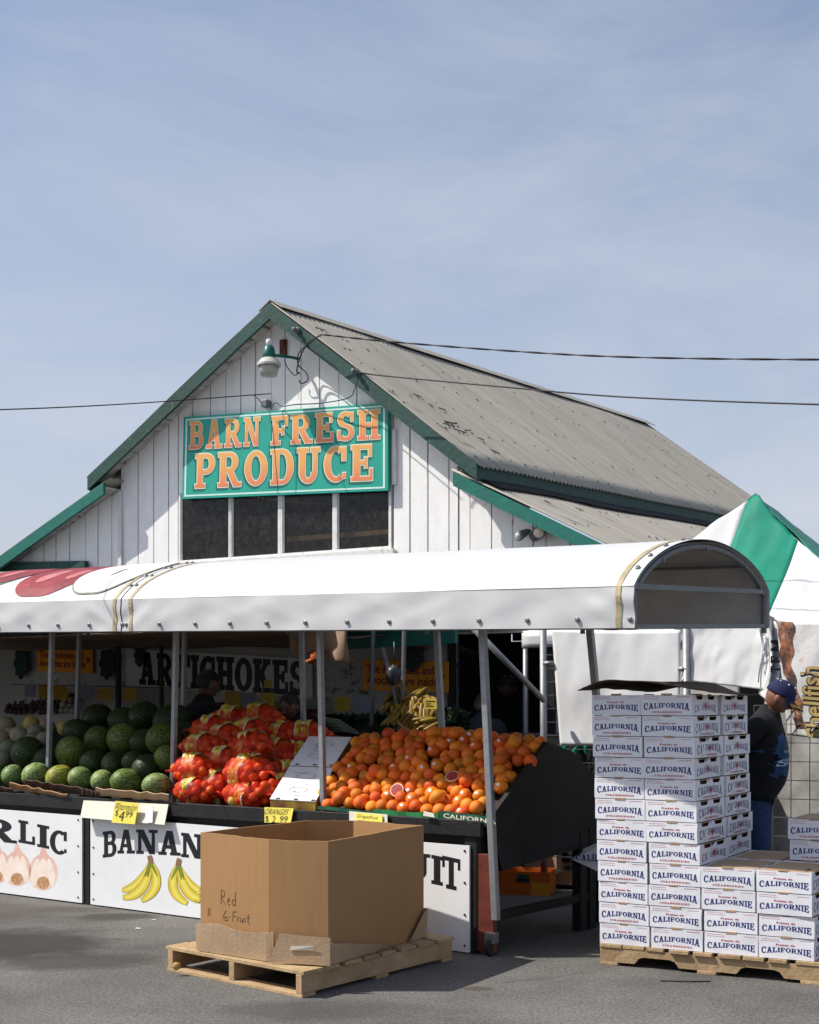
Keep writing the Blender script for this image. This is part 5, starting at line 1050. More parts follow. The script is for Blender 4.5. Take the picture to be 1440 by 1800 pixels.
# torn carton edges under the front watermelons
def torn(x0, x1, ya, yb, hpx, v, lab, mt=M_kraftd, lean=.05):
    m = MB(); n = 10
    for i in range(n):
        q = []
        for k in (i, i + 1):
            x = x0 + (x1 - x0) * k / n; y = ya + (yb - ya) * k / n; w_ = 3.5 * math.sin(k * 2.7 + x0) ; s, z = Cs(x, y + w_ * .5, v - lean); s2, z2 = Cs(x, y + hpx + w_ * .3, v); q.append((CW(s, v - lean, z), CW(s2, v, z2)))
        (a0, b0), (a1, b1) = q; d = Vector((.004, .006, .004)); m.hexa([b0, b1, b1 + d, b0 + d, a0, a1, a1 + d, a0 + d])
    tag(m.build('carton_edge', mt, None), lab, 'carton edge')
torn(-40, 22, 1378, 1387, 9, -.0, 'torn brown carton edge at the left frame edge'); torn(16, 118, 1376, 1398, 9, -.01, 'torn brown carton edge folded out under the left watermelons', M_kraft); torn(44, 145, 1371, 1386, 12, .04, 'dark ragged carton edge standing behind the folded one'); torn(143, 175, 1386, 1394, 11, -.0, 'short dark carton edge under the stickered watermelon'); torn(168, 296, 1386, 1397, 12, -.02, 'long brown carton edge under the right watermelons', M_kraft2)
# hanging price boards and cards
def hang(pix, v, name, label, mt, cat, tilt=.03, parts=()):
    pts = [CW(Cs(x, y, v - (tilt if i > 1 else 0))[0], v - (tilt if i > 1 else 0), Cs(x, y, v - (tilt if i > 1 else 0))[1]) for i, (x, y) in enumerate(pix)]; f = quadmap(*pts, (-.598, -.801, 0)); m = MB()
    m.hexa([f(0, 0, -.004), f(1, 0, -.004), f(1, 0, 0), f(0, 0, 0), f(0, 1, -.004), f(1, 1, -.004), f(1, 1, 0), f(0, 1, 0)]); o = m.build(name, mt, None); tag(o, label, cat)
    for nm, txt, bx, mt_ in parts: m = MB(); ftext(m, txt, sub(f, *bx, .12), 0, .003, -.010); m.build(nm, mt_, o, fix=False)
    return o, f
hang(((147, 1407), (296, 1414), (289, 1450), (141, 1437)), -.045, 'carton_flap', 'pale carton flap hanging from the counter below the watermelons', M_card, 'carton flap', .05)
o, f = hang(((203, 1408), (243, 1412), (237, 1449), (196, 1446)), -.105, 'price_card', 'yellow card hand lettered Watermelon 4.99', M_yellow, 'price card', .02, (('lettering', 'Watermelon', (.04, .62, .97, .95), M_ink), ('lettering', '$', (.1, .3, .22, .6), M_ink), ('lettering', '4', (.28, .12, .50, .58), M_ink), ('lettering', '99', (.54, .3, .84, .6), M_ink)))
hang(((254, 1417), (269, 1417), (268, 1446), (257, 1447)), -.085, 'torn_sticker', 'torn white sticker on the pale carton flap', M_boxw, 'sticker', .02)
hang(((465, 1419), (516, 1421), (511, 1446), (465, 1446)), -.05, 'price_card', 'yellow card hand lettered ORANGES above the big cardboard bin', M_yellow, 'price card', .01, (('lettering', 'ORANGES', (.03, .55, .84, .93), M_ink), ('lettering', '$', (.04, .02, .16, .45), M_ink), ('lettering', '2', (.3, .0, .42, .45), M_ink), ('lettering', '99', (.58, .04, .86, .45), M_ink)))
hang(((614, 1426), (681, 1432), (681, 1448), (614, 1443)), -.05, 'price_card', 'pale narrow card hand lettered Grapefruit below the fruit', M_card, 'price card', .01)
hang(((624, 1428), (672, 1433), (672, 1446), (624, 1441)), -.062, 'price_card', 'narrow yellow strip hand lettered Grapefruit', M_yellow, 'price card', .01, (('lettering', 'Grapefruit', (.08, .2, .85, .85), M_ink),))
hang(((745, 1426), (762, 1430), (764, 1437), (744, 1434)), -.055, 'paper_scrap', 'scrap of pale paper stuck under the green carton edge', M_card, 'paper scrap', .004)

# ---------------------------------------------------------------- net bags of oranges
def netmat():
    k = bpy.data.materials.new('red orange net'); k.use_nodes = True; t = k.node_tree; b = t.nodes['Principled BSDF']; o = t.nodes['Material Output']; lk = t.links.new
    b.inputs['Base Color'].default_value = (.66, .03, .015, 1); b.inputs['Roughness'].default_value = .4
    tcx = t.nodes.new('ShaderNodeTexCoord'); fac = None
    for ang in (R(38), R(-38)):
        mpx = t.nodes.new('ShaderNodeMapping'); mpx.inputs['Rotation'].default_value = (ang, ang * .4, ang); lk(tcx.outputs['Object'], mpx.inputs[0]); wv = t.nodes.new('ShaderNodeTexWave'); wv.inputs['Scale'].default_value = 26; wv.inputs['Distortion'].default_value = 1.2; wv.inputs['Detail'].default_value = 1; lk(mpx.outputs[0], wv.inputs[0])
        mr = t.nodes.new('ShaderNodeMath'); mr.operation = 'GREATER_THAN'; mr.inputs[1].default_value = .90; lk(wv.outputs['Fac'], mr.inputs[0])
        if fac is None: fac = mr.outputs[0]
        else: mxx = t.nodes.new('ShaderNodeMath'); mxx.operation = 'MAXIMUM'; lk(fac, mxx.inputs[0]); lk(mr.outputs[0], mxx.inputs[1]); fac = mxx.outputs[0]
    tr = t.nodes.new('ShaderNodeBsdfTransparent'); tr.inputs[0].default_value = (1, .82, .68, 1); ms = t.nodes.new('ShaderNodeMixShader'); lk(fac, ms.inputs[0]); lk(tr.outputs[0], ms.inputs[1]); lk(b.outputs[0], ms.inputs[2]); lk(ms.outputs[0], o.inputs[0]); return k
M_net = netmat()
M_labr = mat('label red print', (.55, .03, .03), .4)
def make_bag(seed, L_, W_, H_):
    """local mesh data: fruit centres, net shell, label band. x along the bag."""
    rr = random.Random(seed); cs_ = []; tries = 0
    while len(cs_) < 60 and tries < 6000:
        tries += 1; d = Vector((rr.gauss(0, 1), rr.gauss(0, 1), rr.gauss(0, 1))).normalized(); k = rr.uniform(.78, .86); p = Vector((d.x * L_ / 2 * k, d.y * W_ / 2 * k, d.z * H_ / 2 * k))
        dd = min(.052, .9 * H_ / 2.6)
        if all((p - q[0]).length > dd for q in cs_): cs_.append((p, rr.uniform(.033, .038)))
    def ext(d, bulge):
        base = (abs(d.x / (L_ / 2)) ** 3 + abs(d.y / (W_ / 2)) ** 2.4 + abs(d.z / (H_ / 2)) ** 2.4) ** (-1 / 2.6); best = base * .92
        for p, r in cs_:
            a = p.dot(d); h2 = r * r - (p - d * a).length_squared
            if h2 > 0: best = max(best, a + math.sqrt(h2))
        return best + bulge
    net = MB(); net.ball((0, 0, 0), 1, 56, 36, 0, None, lambda d, p: d * ext(d, .003))
    for sg_ in (-1, 1): net.tube([(sg_ * L_ * .46, 0, 0), (sg_ * L_ * .56, .0, .004), (sg_ * L_ * .64, .01, -.012)], [.02, .009, .012], 8)
    band = MB(); x0, x1 = -.17 * L_ + rr.uniform(-.03, .03), .04 * L_ + rr.uniform(0, .03)
    def bp(a, x, l):
        y, z = math.cos(a), math.sin(a); c = Vector((x, 0, 0)); lo = 0
        u_ = Vector((0, y, z)); k = max(.05, 1 - abs(x / (L_ / 2)) ** 3); bl = (k / (abs(y / (W_ / 2)) ** 2.4 + abs(z / (H_ / 2)) ** 2.4)) ** (1 / 2.4) * .96
        for p, r in cs_:
            dx = x - p.x
            if abs(dx) < r:
                r2 = math.sqrt(r * r - dx * dx); q = Vector((0, p.y, p.z)); aa = q.dot(u_); h2 = r2 * r2 - (q - u_ * aa).length_squared
                if h2 > 0: bl = max(bl, aa + math.sqrt(h2))
        return Vector((x + .012 * math.sin(a * 2 + seed), 0, 0)) + u_ * (bl + .012 + l)
    band.grid(lambda i, j: bp(R(-175) + R(350) * i, x0 + (x1 - x0) * j, 0), 54, 8)
    def bdisc(a0, xc, ra, rx, l, mi, n=10):
        band.poly([bp(a0 + ra * math.cos(k * 2 * math.pi / n), xc + rx * math.sin(k * 2 * math.pi / n), l) for k in range(n)], mi)
    xm = (x0 + x1) / 2; wv = (x1 - x0) / 2
    for k in range(7):
        a = R(-160 + k * 50); bdisc(a, xm + wv * .2 * math.sin(k * 2), .20, wv * .36, .002, 1); bdisc(a + .22, xm + wv * .3 * math.sin(k * 2), .07, wv * .16, .003, 2)
        for q in range(4): bdisc(a - .5 + q * .07, xm - wv * .15, .025, wv * .3, .002, 3, 6)
    for e in (-.97, .78): band.grid(lambda i, j, e=e: bp(R(-175) + R(350) * i, xm + wv * (e + .16 * j), .0025), 40, 1, 4)
    return [c for c in cs_], net.mesh('net', M_net, smooth=True), band.mesh('label_band', [M_ylab, M_labr, M_tray, M_boxw, mat('white film', (.75, .72, .62), .35)], smooth=True)
BAGS = [make_bag(3, .44, .26, .185), make_bag(8, .44, .27, .20), make_bag(21, .43, .26, .175)]
# x, y centre in the photograph, width px, v, variant, yaw, label
for x, y, wpx, v, k, yw, rl, lab in ((335, 1392, 80, .13, 0, 0, .3, 'net bag of oranges at the bottom left of the bag heap'), (427, 1396, 98, .13, 2, -6, -.4, 'net bag of oranges at the bottom right front, beside the counter edge'), (334, 1357, 88, .17, 1, 5, .9, 'sunlit net bag of oranges second from the bottom on the left'), (428, 1357, 98, .18, 1, -8, -.2, 'sunlit net bag of oranges second from the bottom, in the middle'),
    (347, 1314, 82, .42, 1, 6, .2, 'shaded net bag of oranges third layer on the left beside the pole'), (430, 1314, 92, .46, 0, -10, -.6, 'shaded net bag of oranges third layer in the middle'), (364, 1283, 76, .72, 0, 8, .5, 'shaded net bag of oranges fourth layer on the left'), (432, 1287, 90, .78, 2, -4, .1, 'shaded net bag of oranges fourth layer in the middle'), (450, 1267, 86, 1.08, 1, 6, .8, 'topmost net bag of oranges with torn red net end'), (528, 1296, 72, 1.0, 1, 30, .4, 'net bag of oranges at the right back, against the second pole'), (510, 1331, 72, .72, 0, 50, 0, 'net bag of oranges in the right flank above the white lids'), (487, 1362, 72, .42, 2, 62, .2, 'net bag of oranges low in the right flank of the heap'), (476, 1392, 60, .24, 2, 70, .9, 'net bag of oranges lowest on the right flank, by the white carton'), (384, 1340, 84, .34, 0, 12, .5, 'net bag of oranges wedged in the middle between the two sunlit columns'), (392, 1298, 86, .66, 1, -12, .2, 'shaded net bag of oranges wedged in the middle of the third layer'), (398, 1268, 80, 1.0, 2, 10, .6, 'net bag of oranges at the back of the heap left of the topmost one'), (474, 1325, 80, .64, 1, 24, .3, 'net bag of oranges filling the right shoulder of the heap'), (482, 1293, 84, .92, 0, 16, .1, 'net bag of oranges below the topmost one at the right back'), (372, 1384, 70, .22, 0, 8, .7, 'net bag of oranges low in the middle, half hidden between the two front bags')):
    s, z = Cs(x, y, v); c = CW(s, v + .05, z); fr, nm, bm_ = BAGS[k]; size = (wpx / F * c.y) / (.40 if yw < 25 else .32); size = max(.86, min(1.3, size * 1.06))
    t = thing('orange_bag', c, lab, 'bag of oranges', 'net bags of oranges on the counter'); t.rotation_euler = (rl * .5, 0, R(-36.7 + 180 + yw)); t.scale = (size,) * 3
    link('net', nm, t); link('label_band', bm_, t, (0, 0, 0), (rl, 0, 0))
    for p, r in fr: link('orange', ME_o, t, p, (p.x * 40, p.y * 40, 0), (r,) * 3)

# ================================================================ BIG CARDBOARD BIN ON ITS PALLET
V2 = lambda x, y, z=0: Vector((x, y, z))
def pallet(name, o, ax, ay, Lx, Ly, label, nboard, hz=.128, notch=False, nstr=3):
    """stringers run along ax, deck boards along ay"""
    t = thing(name, o, label, 'pallet'); ax = Vector(ax).normalized(); ay = Vector(ay).normalized(); fr = lambda x, y, z: o + ax * x + ay * y + Vector((0, 0, z))
    for k in range(nstr):
        y = (Ly - .04) * k / (nstr - 1); m = MB()
        if not notch: m.box((0, y, .018), (Lx, y + .04, hz - .019), 0, fr)
        else:
            prof_ = [(0, .018), (.14 * Lx, .018)]
            for c in (.27, .74):
                prof_ = prof_ + [((c - .105) * Lx, .018), ((c - .085) * Lx, .048), ((c - .06) * Lx, .056), ((c + .06) * Lx, .056), ((c + .085) * Lx, .048), ((c + .105) * Lx, .018)]
            prof_ = [p for i, p in enumerate(prof_) if i != 1] + [(Lx, .018), (Lx, hz - .019), (0, hz - .019)]
            a = [fr(p, y, q) for p, q in prof_]; b = [fr(p, y + .04, q) for p, q in prof_]; n = len(a)
            for tri in ((m.poly(a)), (m.poly(b[::-1]))): pass
            for i in range(n): m.poly([a[i], a[(i + 1) % n], b[(i + 1) % n], b[i]])
        m.build('stringer', M_wood, t, bevel=.003)
    w_ = Lx / nboard
    for k in range(nboard):
        bw = rnd.uniform(.70, .92) * w_; 
        if k in (0, nboard - 1): bw = .95 * w_
        x = k * w_ if k < nboard - 1 else Lx - bw; m = MB(); d = rnd.uniform(-.012, .008); m.box((x, -.008 + d, hz - .0185), (x + bw, Ly + .008 + rnd.uniform(-.01, .01), hz), 0, fr); m.build('deck_board', M_wood, t, bevel=.002)
    for x in (.0, Lx * .46, Lx - .1): m = MB(); m.box((x, -.004, 0), (x + .1, Ly + .004, .0175), 0, fr); m.build('bottom_board', M_wood, t, bevel=.002)
    return t
pn, pl_, prr = V2(-.511, 6.73), V2(-1.262, 7.425), V2(.232, 7.735)
pax = (prr - pn); pay = (pl_ - pn)
pallet('wooden_pallet', pn, pax, pay, pax.length, pay.length, 'weathered wooden pallet under the big cardboard bin', 8)
BP = [V2(-1.07, 7.28), V2(-.69, 6.98), V2(-.394, 6.89), V2(.077, 7.72), V2(-.314, 8.09), V2(-.59, 8.09)]
BPc = sum(BP, Vector((0, 0, 0))) / 6
zr = [.735, .727, .727, .735, .728, .728]
bin_ = thing('cardboard_bin', BPc + Vector((0, 0, .13)), 'huge open brown cardboard bin with pen writing, standing on a pallet', 'cardboard bin')
def ring(off, z, arr=BP):
    o = []
    for i, p in enumerate(arr):
        a, b = arr[i - 1], arr[(i + 1) % len(arr)]; d0 = (p - a).normalized(); d1 = (b - p).normalized(); n0 = Vector((d0.y, -d0.x, 0)); n1 = Vector((d1.y, -d1.x, 0)); k = (n0 + n1).normalized(); o.append(p + k * off / max(.3, k.dot(n0)) + Vector((0, 0, z[i] if isinstance(z, list) else z)))
    return o
# subdivide each side so the board can bow and its rim wander
def side_pts(off, zf, nseg=10):
    r0 = ring(off, 0); out = []
    for i in range(6):
        a, b = r0[i], r0[(i + 1) % 6]; d = (b - a); nn = Vector((d.y, -d.x, 0)).normalized()
        for k in range(nseg):
            t = k / nseg; bow = .012 * math.sin(math.pi * t) * min(1, d.length) ; p = a.lerp(b, t); out.append((p, nn * bow, zf(i + t, i, t)))
    return out
def rim(q, i, t): return (zr[i] * (1 - t) + zr[(i + 1) % 6] * t) + .006 * nz((q * 1.7, 0, 5)) + .003 * nz((q * 9, 0, 5))
def shell(off, zlo, zhi, m, nseg=10, nz_=8, inner=False):
    lo = side_pts(off, zhi, nseg); n = len(lo); b = len(m.v)
    for j in range(nz_ + 1):
        for p, bw, z in lo: m.v.append(p + bw * math.sin(math.pi * j / nz_ * .8 + .4) + Vector((0, 0, zlo + (z - zlo) * j / nz_)))
    for j in range(nz_):
        for i in range(n): f = [b + j * n + i, b + j * n + (i + 1) % n, b + (j + 1) * n + (i + 1) % n, b + (j + 1) * n + i]; m.f.append(f[::-1] if inner else f); m.m.append(0)
    return b + nz_ * n, n
m = MB(); b0, n = shell(0, .131, rim, m); b1, n = shell(-.012, .131, rim, m, inner=True)
for i in range(n): m.f.append([b0 + i, b0 + (i + 1) % n, b1 + (i + 1) % n, b1 + i]); m.m.append(0)
m.build('wall', M_bin, bin_, fix=False)
m = MB(); m.poly([p + Vector((0, 0, .140)) for p in ring(-.02, 0)]); m.build('bottom', M_kraftd, bin_)
# pale collar of torn board round the foot
def collar(i0, t0, i1, t1, zf, off, lab, mt=M_kraft2, n=26, flare=.02):
    r0 = ring(off, 0); m = MB(); pts = []
    for k in range(n + 1):
        q = (i0 + t0) + ((i1 + t1) - (i0 + t0)) * k / n; i = int(q + 1e-6); t = q - i; i %= 6; a, b = r0[i], r0[(i + 1) % 6]; d = b - a; p = a.lerp(b, t); nn = Vector((d.y, -d.x, 0)).normalized(); z = zf(k / n); pts.append((p + nn * .012, p + nn * (.012 + flare * (.4 + .6 * nz((q * 3, 1, 2)) ** 2) + .012 * math.sin(math.pi * t)), z))
    for (a, b, z), (a1, b1, z1) in zip(pts, pts[1:]):
        up, u1 = Vector((0, 0, z)), Vector((0, 0, z1)); lo = Vector((0, 0, .1315)); th = (a - BPc).normalized() * -.006; th.z = 0
        m.hexa([a + lo, a1 + lo, a1 + lo + th, a + lo + th, b + up, b1 + u1, b1 + u1 + th, b + up + th])
    m.build('foot_collar', mt, bin_, fix=True)
collar(0, -.02, 1, .12, lambda k: .275 + .012 * math.sin(k * 7) - .03 * max(0, .3 - k) + .008 * nz((k * 20, 0, 0)), .004, '')
collar(1, .25, 2, .62, lambda k: .262 - .125 * max(0, (k - .32) / .68) ** 1.4 + .006 * nz((k * 18, 0, 1)), .010, '')
collar(2, .80, 3, .06, lambda k: .15 + .13 * min(1, k * 1.5), .008, '')
r0 = ring(.05, 0)
def colq(i, t, z, o): a, b = ring(o, 0)[i], ring(o, 0)[(i + 1) % 6]; p = a.lerp(b, t); return Vector((p.x, p.y, z))
m = MB(); q = [colq(1, .1, .135, .05), colq(1, .98, .133, .05), colq(1, .98, .268, .05), colq(1, .25, .278, .05)]; m.hexa(q + [p + Vector((-.004, -.007, .002)) for p in q]); m.build('folded_flap', M_kraft2, bin_)
m = MB(); q = [colq(1, .4, .20, .06), colq(1, .72, .205, .06), colq(1, .74, .228, .065), colq(1, .42, .222, .06)]; m.hexa(q + [p + Vector((-.001, -.004, .001)) for p in q]); m.build('paper_tag', M_card, bin_)
# writing in pen on the left face
fw = quadmap(BP[0] + Vector((0, 0, .73)), BP[1] + Vector((0, 0, .73)), BP[1] + Vector((0, 0, .13)), BP[0] + Vector((0, 0, .13)), ((BP[1] - BP[0]).normalized().cross(Vector((0, 0, 1)))))
M_pen = mat('pen marks', (.20, .115, .06), .7, .3, 60)
def onbin(f, q):   # the face bows outwards a little: keep the ink on it
    p = f(*q, 0); x = (Vector((p.x, p.y, 0)) - BP[0]).length / (BP[1] - BP[0]).length; y = (p.z - .131) / .6
    return f(*q, .0058 * math.sin(math.pi * x) * math.sin(math.pi * y * .8 + .4) + .0010)
def pen(m, strokes, bx, w_=.0055):
    f = sub(fw, *bx)
    for s in strokes:
        for a, b in zip(s, s[1:]): pa, pb_ = onbin(f, a), onbin(f, b); m.bar(pa, pb_, w_, .001, 0, (BP[1] - BP[0]).normalized().cross(Vector((0, 0, 1))))
m = MB()
pen(m, [[(.04, 0), (.06, 1)], [(.06, 1), (.26, .92), (.26, .62), (.06, .52), (.32, .0)], [(.44, .28), (.58, .32), (.55, .5), (.47, .46), (.44, .2), (.50, .02), (.60, .06)], [(.94, 1.0), (.92, .0)], [(.92, .42), (.78, .42), (.72, .2), (.78, .02), (.92, .1)]], (.31, .42, .55, .54), .0034)
pen(m, [[(.12, 1), (.0, .4), (.06, .02), (.18, .1), (.14, .4), (.04, .3)], [(.22, .45), (.27, .45)], [(.36, .02), (.38, .95), (.52, .98)], [(.37, .55), (.48, .56)], [(.54, .1), (.55, .5), (.6, .52)], [(.64, .5), (.65, .12), (.72, .1), (.75, .5), (.76, .08)], [(.82, .5), (.82, .08)], [(.82, .72), (.82, .76)], [(.94, .9), (.92, .06), (.98, .06)], [(.86, .56), (1, .58)]], (.35, .285, .74, .375), .0034)
pen(m, [[(.2, 0), (.25, 1)], [(.7, 0), (.8, 1)]], (.11, .31, .16, .375), .0034); m.build('pen_writing', M_pen, bin_)
# fallen fruit on the pallet
p_ = pl_ + Vector((.07, -.14, .03)); m = MB(); m.ball(p_ + Vector((0, -.0, .02)), (.022, .018, .02), 12, 8, 0, None, lambda d, p: p * (1 + .3 * nz(d * 3))); tag(m.build('fruit_scrap', mat('rotten peel', (.62, .36, .10), .6, .3, 40), None, smooth=True), 'crushed piece of orange fruit on the pallet corner', 'fruit scrap')
for x, y, r_, lab in ((243, 1633, .011, 'white scrap of paper lying on the asphalt left of the bin'), (270, 1618, .008, 'small pale scrap on the asphalt near the banana panel')):
    c = gp(x, y); m = MB(); m.grid(lambda i, j: c + Vector(((i - .5) * r_ * 3, (j - .5) * r_ * 2, .004 + .006 * nz((i * 3, j * 3, x)))), 5, 4); tag(m.build('paper_scrap', M_boxw, None, fix=False, solid=.001), lab, 'paper scrap')
m = MB(); a = gp(1162, 1726); m.tube([a, a + Vector((.1, -.0, .004)), a + Vector((.24, -.01, .004))], .003, 5); m.tube([a + Vector((0, .015, .003)), a + Vector((.14, -.02, .006)), a + Vector((.25, .0, .003))], .003, 5); tag(m.build('packing_strap', M_wire, None), 'thin black strap lying on the asphalt before the carton pallet', 'strap')

# ================================================================ CARTON PALLET
PW, PD, PHT = 1.148, .94, .112
pallet('wooden_pallet', DW(0, .0, 0), DW(1, 0, 0) - DW(0, 0, 0), DW(0, 1, 0) - DW(0, 0, 0), PW + .02, PD + .02, 'notched wooden pallet under the stacked white cartons', 9, PHT, True)
BWD, BDP, BH = PW / 4, .47, .1108
def carton_mesh(front_ie, side_ie, seed=0):
    m = MB(); g_ = .0045; x0, x1, y0, y1, z0, z1 = -BWD / 2 + g_, BWD / 2 - g_, g_, BDP - g_, 0, BH - .0035
    # 0 white 1 blue 2 red 3 faded red 4 dark opening 5 strawberry
    vz, tp = .70, z1
    m.grid(lambda i, j: Vector((x0 + (x1 - x0) * i, y0, z0 + (z1 - z0) * j)), 10, 5); m.grid(lambda i, j: Vector((x0 + (x1 - x0) * i, y0 + .004, z0 + (z1 - z0) * j)), 10, 5); m.box((x0, y1 - .004, z0), (x1, y1, z1)); m.box((x0, y0 + .004, z0), (x0 + .004, y1 - .004, z1)); m.box((x0 + .0041, y0 + .0041, z0), (x1 - .0041, y1 - .0041, z0 + .004))
    # right side with two trapezoid openings
    D = y1 - y0 - .0082; ys = lambda k: y0 + .0041 + D * k; a = [(.12, .16, .36, .40), (.57, .61, .83, .87)]; zv = z1 * .77
    def sl(q, x=x1): m.poly([Vector((x, ys(u), z)) for u, z in q])
    sl([(0, z0), (1, z0), (1, zv), (0, zv)]); last = 0.0
    for (b0, b1, b2, b3) in a: sl([(last, zv), (b1, zv), (b0, z1), (last, z1)]); last = b3; sl_l = b2; m.poly([Vector((x1, ys(b2), zv)), Vector((x1, ys(b2), zv)), Vector((x1, ys(b3), z1))][1:] + [Vector((x1, ys(b3), zv))])
    last = .0
    sl([(.87, zv), (1, zv), (1, z1), (.87, z1)]); sl([(.40, zv), (.57, zv), (.57, z1), (.40, z1)])
    f = quadmap((x0, y0, z1), (x1, y0, z1), (x1, y0, 0), (x0, y0, 0), (0, -1, 0))
    def arch(y0_, ytop, end, top_end=0): 
        def fn(x, y, l): k = (2 * x - 1) ** 2; lo = y0_ - end * k; hi = ytop + top_end * k; return f(.055 + .89 * x, lo + (hi - lo) * y, l)
        return fn
    R_ = random.Random(5)
    def small(x, y, w_, mi):
        while w_ > 0: d = R_.uniform(.010, .02); m.poly([f(x, y, .0006), f(x + d, y, .0006), f(x + d, y + .034, .0006), f(x, y + .034, .0006)], mi); x += d + .008; w_ -= d + .008
    if front_ie:
        slab(m, 'CALIFORNIE', arch(.315, .52, .13), 1, .012, .0006, .1, .00003); ftext(m, 'Fraises de', sub(f, .32, .60, .66, .70), 2, .0006, .02); small(.05, .89, .30, 3); small(.09, .80, .30, 3); small(.74, .88, .2, 3)
    else:
        slab(m, 'CALIFORNIA', arch(.385, .60, .155), 1, .012, .0006, .1, .00003); slab(m, 'STRAWBERRIES', sub(f, .22, .115, .80, .20), 2, .01, .0006, .14, .00003); small(.05, .89, .28, 3); small(.09, .79, .26, 3); small(.70, .89, .24, 2)
    m.poly([f(.05, .785, .0006), f(.072, .785, .0006), f(.072, .835, .0006), f(.05, .835, .0006)], 3); m.poly([f(.42, .965, .0006), f(.58, .965, .0006), f(.575, 1, .0006), f(.425, 1, .0006)], 4)
    s = quadmap((x1, y0, z1), (x1, y1, z1), (x1, y1, 0), (x1, y0, 0), (1, 0, 0))
    def sarch(y0_, ytop, end):
        def fn(x, y, l): k = (2 * x - 1) ** 2; lo = y0_ - end * k; hi = ytop - .02 * k + .0; return s(.08 + .84 * x, lo + (hi - lo) * y, l)
        return fn
    if side_ie: slab(m, 'CALIFORNIE', sarch(.28, .53, .18), 1, -.01, .0006, .1, .00003); ftext(m, 'Fraises de', sub(s, .38, .58, .62, .65), 2, .0006, .01)
    else: slab(m, 'CALIFORNIA', sarch(.33, .64, .22), 1, -.01, .0006, .1, .00003); slab(m, 'STRAWBERRIES', sub(s, .24, .07, .78, .16), 2, .01, .0006, .14, .00003)
    m.poly([s(.5 + .045 * math.cos(i * .628) * (1 - .35 * (math.sin(i * .628) < 0)), .44 + .15 * math.sin(i * .628), .0016) for i in range(10)], 2)
    for k in (-1, 1): m.poly([s(.5 + k * .03, .27, .0016), s(.5 + k * .012, .2, .0016), s(.5 + k * .02, .30, .0016)], 1)
    out = []
    for p in m.v:   # the board bows and buckles a little, print included
        u_, t_ = (p.x - x0) / (x1 - x0), p.z / z1; k = max(0, 1 - (p.y - y0) / .06)
        out.append(Vector((p.x + .0012 * nz((p.y * 9, p.z * 12, seed)), p.y - k * (.0035 * math.sin(math.pi * max(0, min(1, u_))) * (.4 + .6 * t_) * (1 if seed % 2 else .3) + .0025 * nz((u_ * 2.5, t_ * 1.6, seed * 7))), p.z + .0022 * k * t_ * nz((u_ * 2, 0, seed * 5 + 2)))))
    m.v = out
    return m.mesh('carton', [M_boxw, M_blue, M_red, M_redf, M_gap])
CM = {(a, b, q): carton_mesh(a, b, q) for a in (0, 1) for b in (0, 1) for q in range(3)}
m = MB(); m.box((-BWD / 2 + .008, .008, BH - .010), (BWD / 2 - .008, BDP - .008, BH - .006)); m.box((-.028, .001, BH - .006), (.028, .012, BH + .004)); LIDM = m.mesh('lid', M_kraft2)
m = MB(); R_ = random.Random(2)
for k in range(40): m.ball((BWD / 2 - R_.uniform(.027, .06), R_.uniform(.03, BDP - .03), BH * R_.uniform(.55, .86)), R_.uniform(.013, .02), 8, 6, 0)
STM = m.mesh('strawberries', mat('strawberry', (.10, .008, .008), .35, .3, 90, spot=(.02, .03, .008), spots=.4, sscale=50), smooth=True)
BRM = random.Random(11)
def carton(c, r, l, fi, si, lab, lid=True, berries=False, extra=(0, 0)):
    z = PHT + .002 + l * BH; lean = -.052 * z / 1.3 - .003
    p = DW(BWD * (c + .5) + lean + BRM.uniform(-.0045, .0045) + extra[0], r * (BDP + .02) + BRM.uniform(-.005, .005) + extra[1], z)
    o = link('carton', CM[(fi, si, BRM.randrange(3))], None, p, (0, 0, R(-29.8) + R(BRM.uniform(-1.2, 1.2)))); tag(o, lab, 'carton', 'white strawberry cartons on the pallet')
    if lid: link('lid', LIDM, o)
    if berries: link('strawberries', STM, o)
    return o
T1 = [1, 0, 0, 1, 0, 0, 1, 0, 0, 1, 0, 1]; T2 = [0, 1, 1, 0, 1, 1, 1, 0, 0, 0, 1, 0]; S1 = [1, 0, 0, 1, 0, 0, 0, 1]; S2 = [1, 0, 1, 0, 0, 0, 0, 1]
C3 = [0, 1, 1, 1]; C4 = [1, 1, 1, 1]
nm_ = ['CALIFORNIA', 'CALIFORNIE']
for l in range(12):
    k = 11 - l; wd_ = ORD[k] + ' from the top' if k else 'top one'
    carton(0, 0, l, T1[k], 0, f'strawberry carton reading {nm_[T1[k]]}, {wd_}, outer left column of the tall stack')
    carton(1, 0, l, T2[k], S1[k] if k < 8 else 0, f'strawberry carton reading {nm_[T2[k]]}, {wd_}, second column of the tall stack', berries=k < 8)
    o = carton(1, 1, l, 0, S2[k] if k < 8 else 0, f'strawberry carton, {wd_}, rear column of the tall stack showing only its side' , berries=k < 8)
    carton(0, 1, l, 0, 0, f'strawberry carton, {wd_}, hidden rear left column of the tall stack')
for l in range(4):
    k = 3 - l; wd_ = (ORD[k] + ' from the top') if k else 'top one'
    carton(2, 0, l, C3[k], 0, f'strawberry carton reading {nm_[C3[k]]}, {wd_}, left column of the low stack')
    carton(3, 0, l, C4[k], 0, f'strawberry carton reading {nm_[C4[k]]}, {wd_}, right column of the low stack', berries=True)
    carton(2, 1, l, 0, 0, f'strawberry carton, {wd_}, rear left column of the low stack'); carton(3, 1, l, 0, 0, f'strawberry carton, {wd_}, rear right column of the low stack', berries=True)
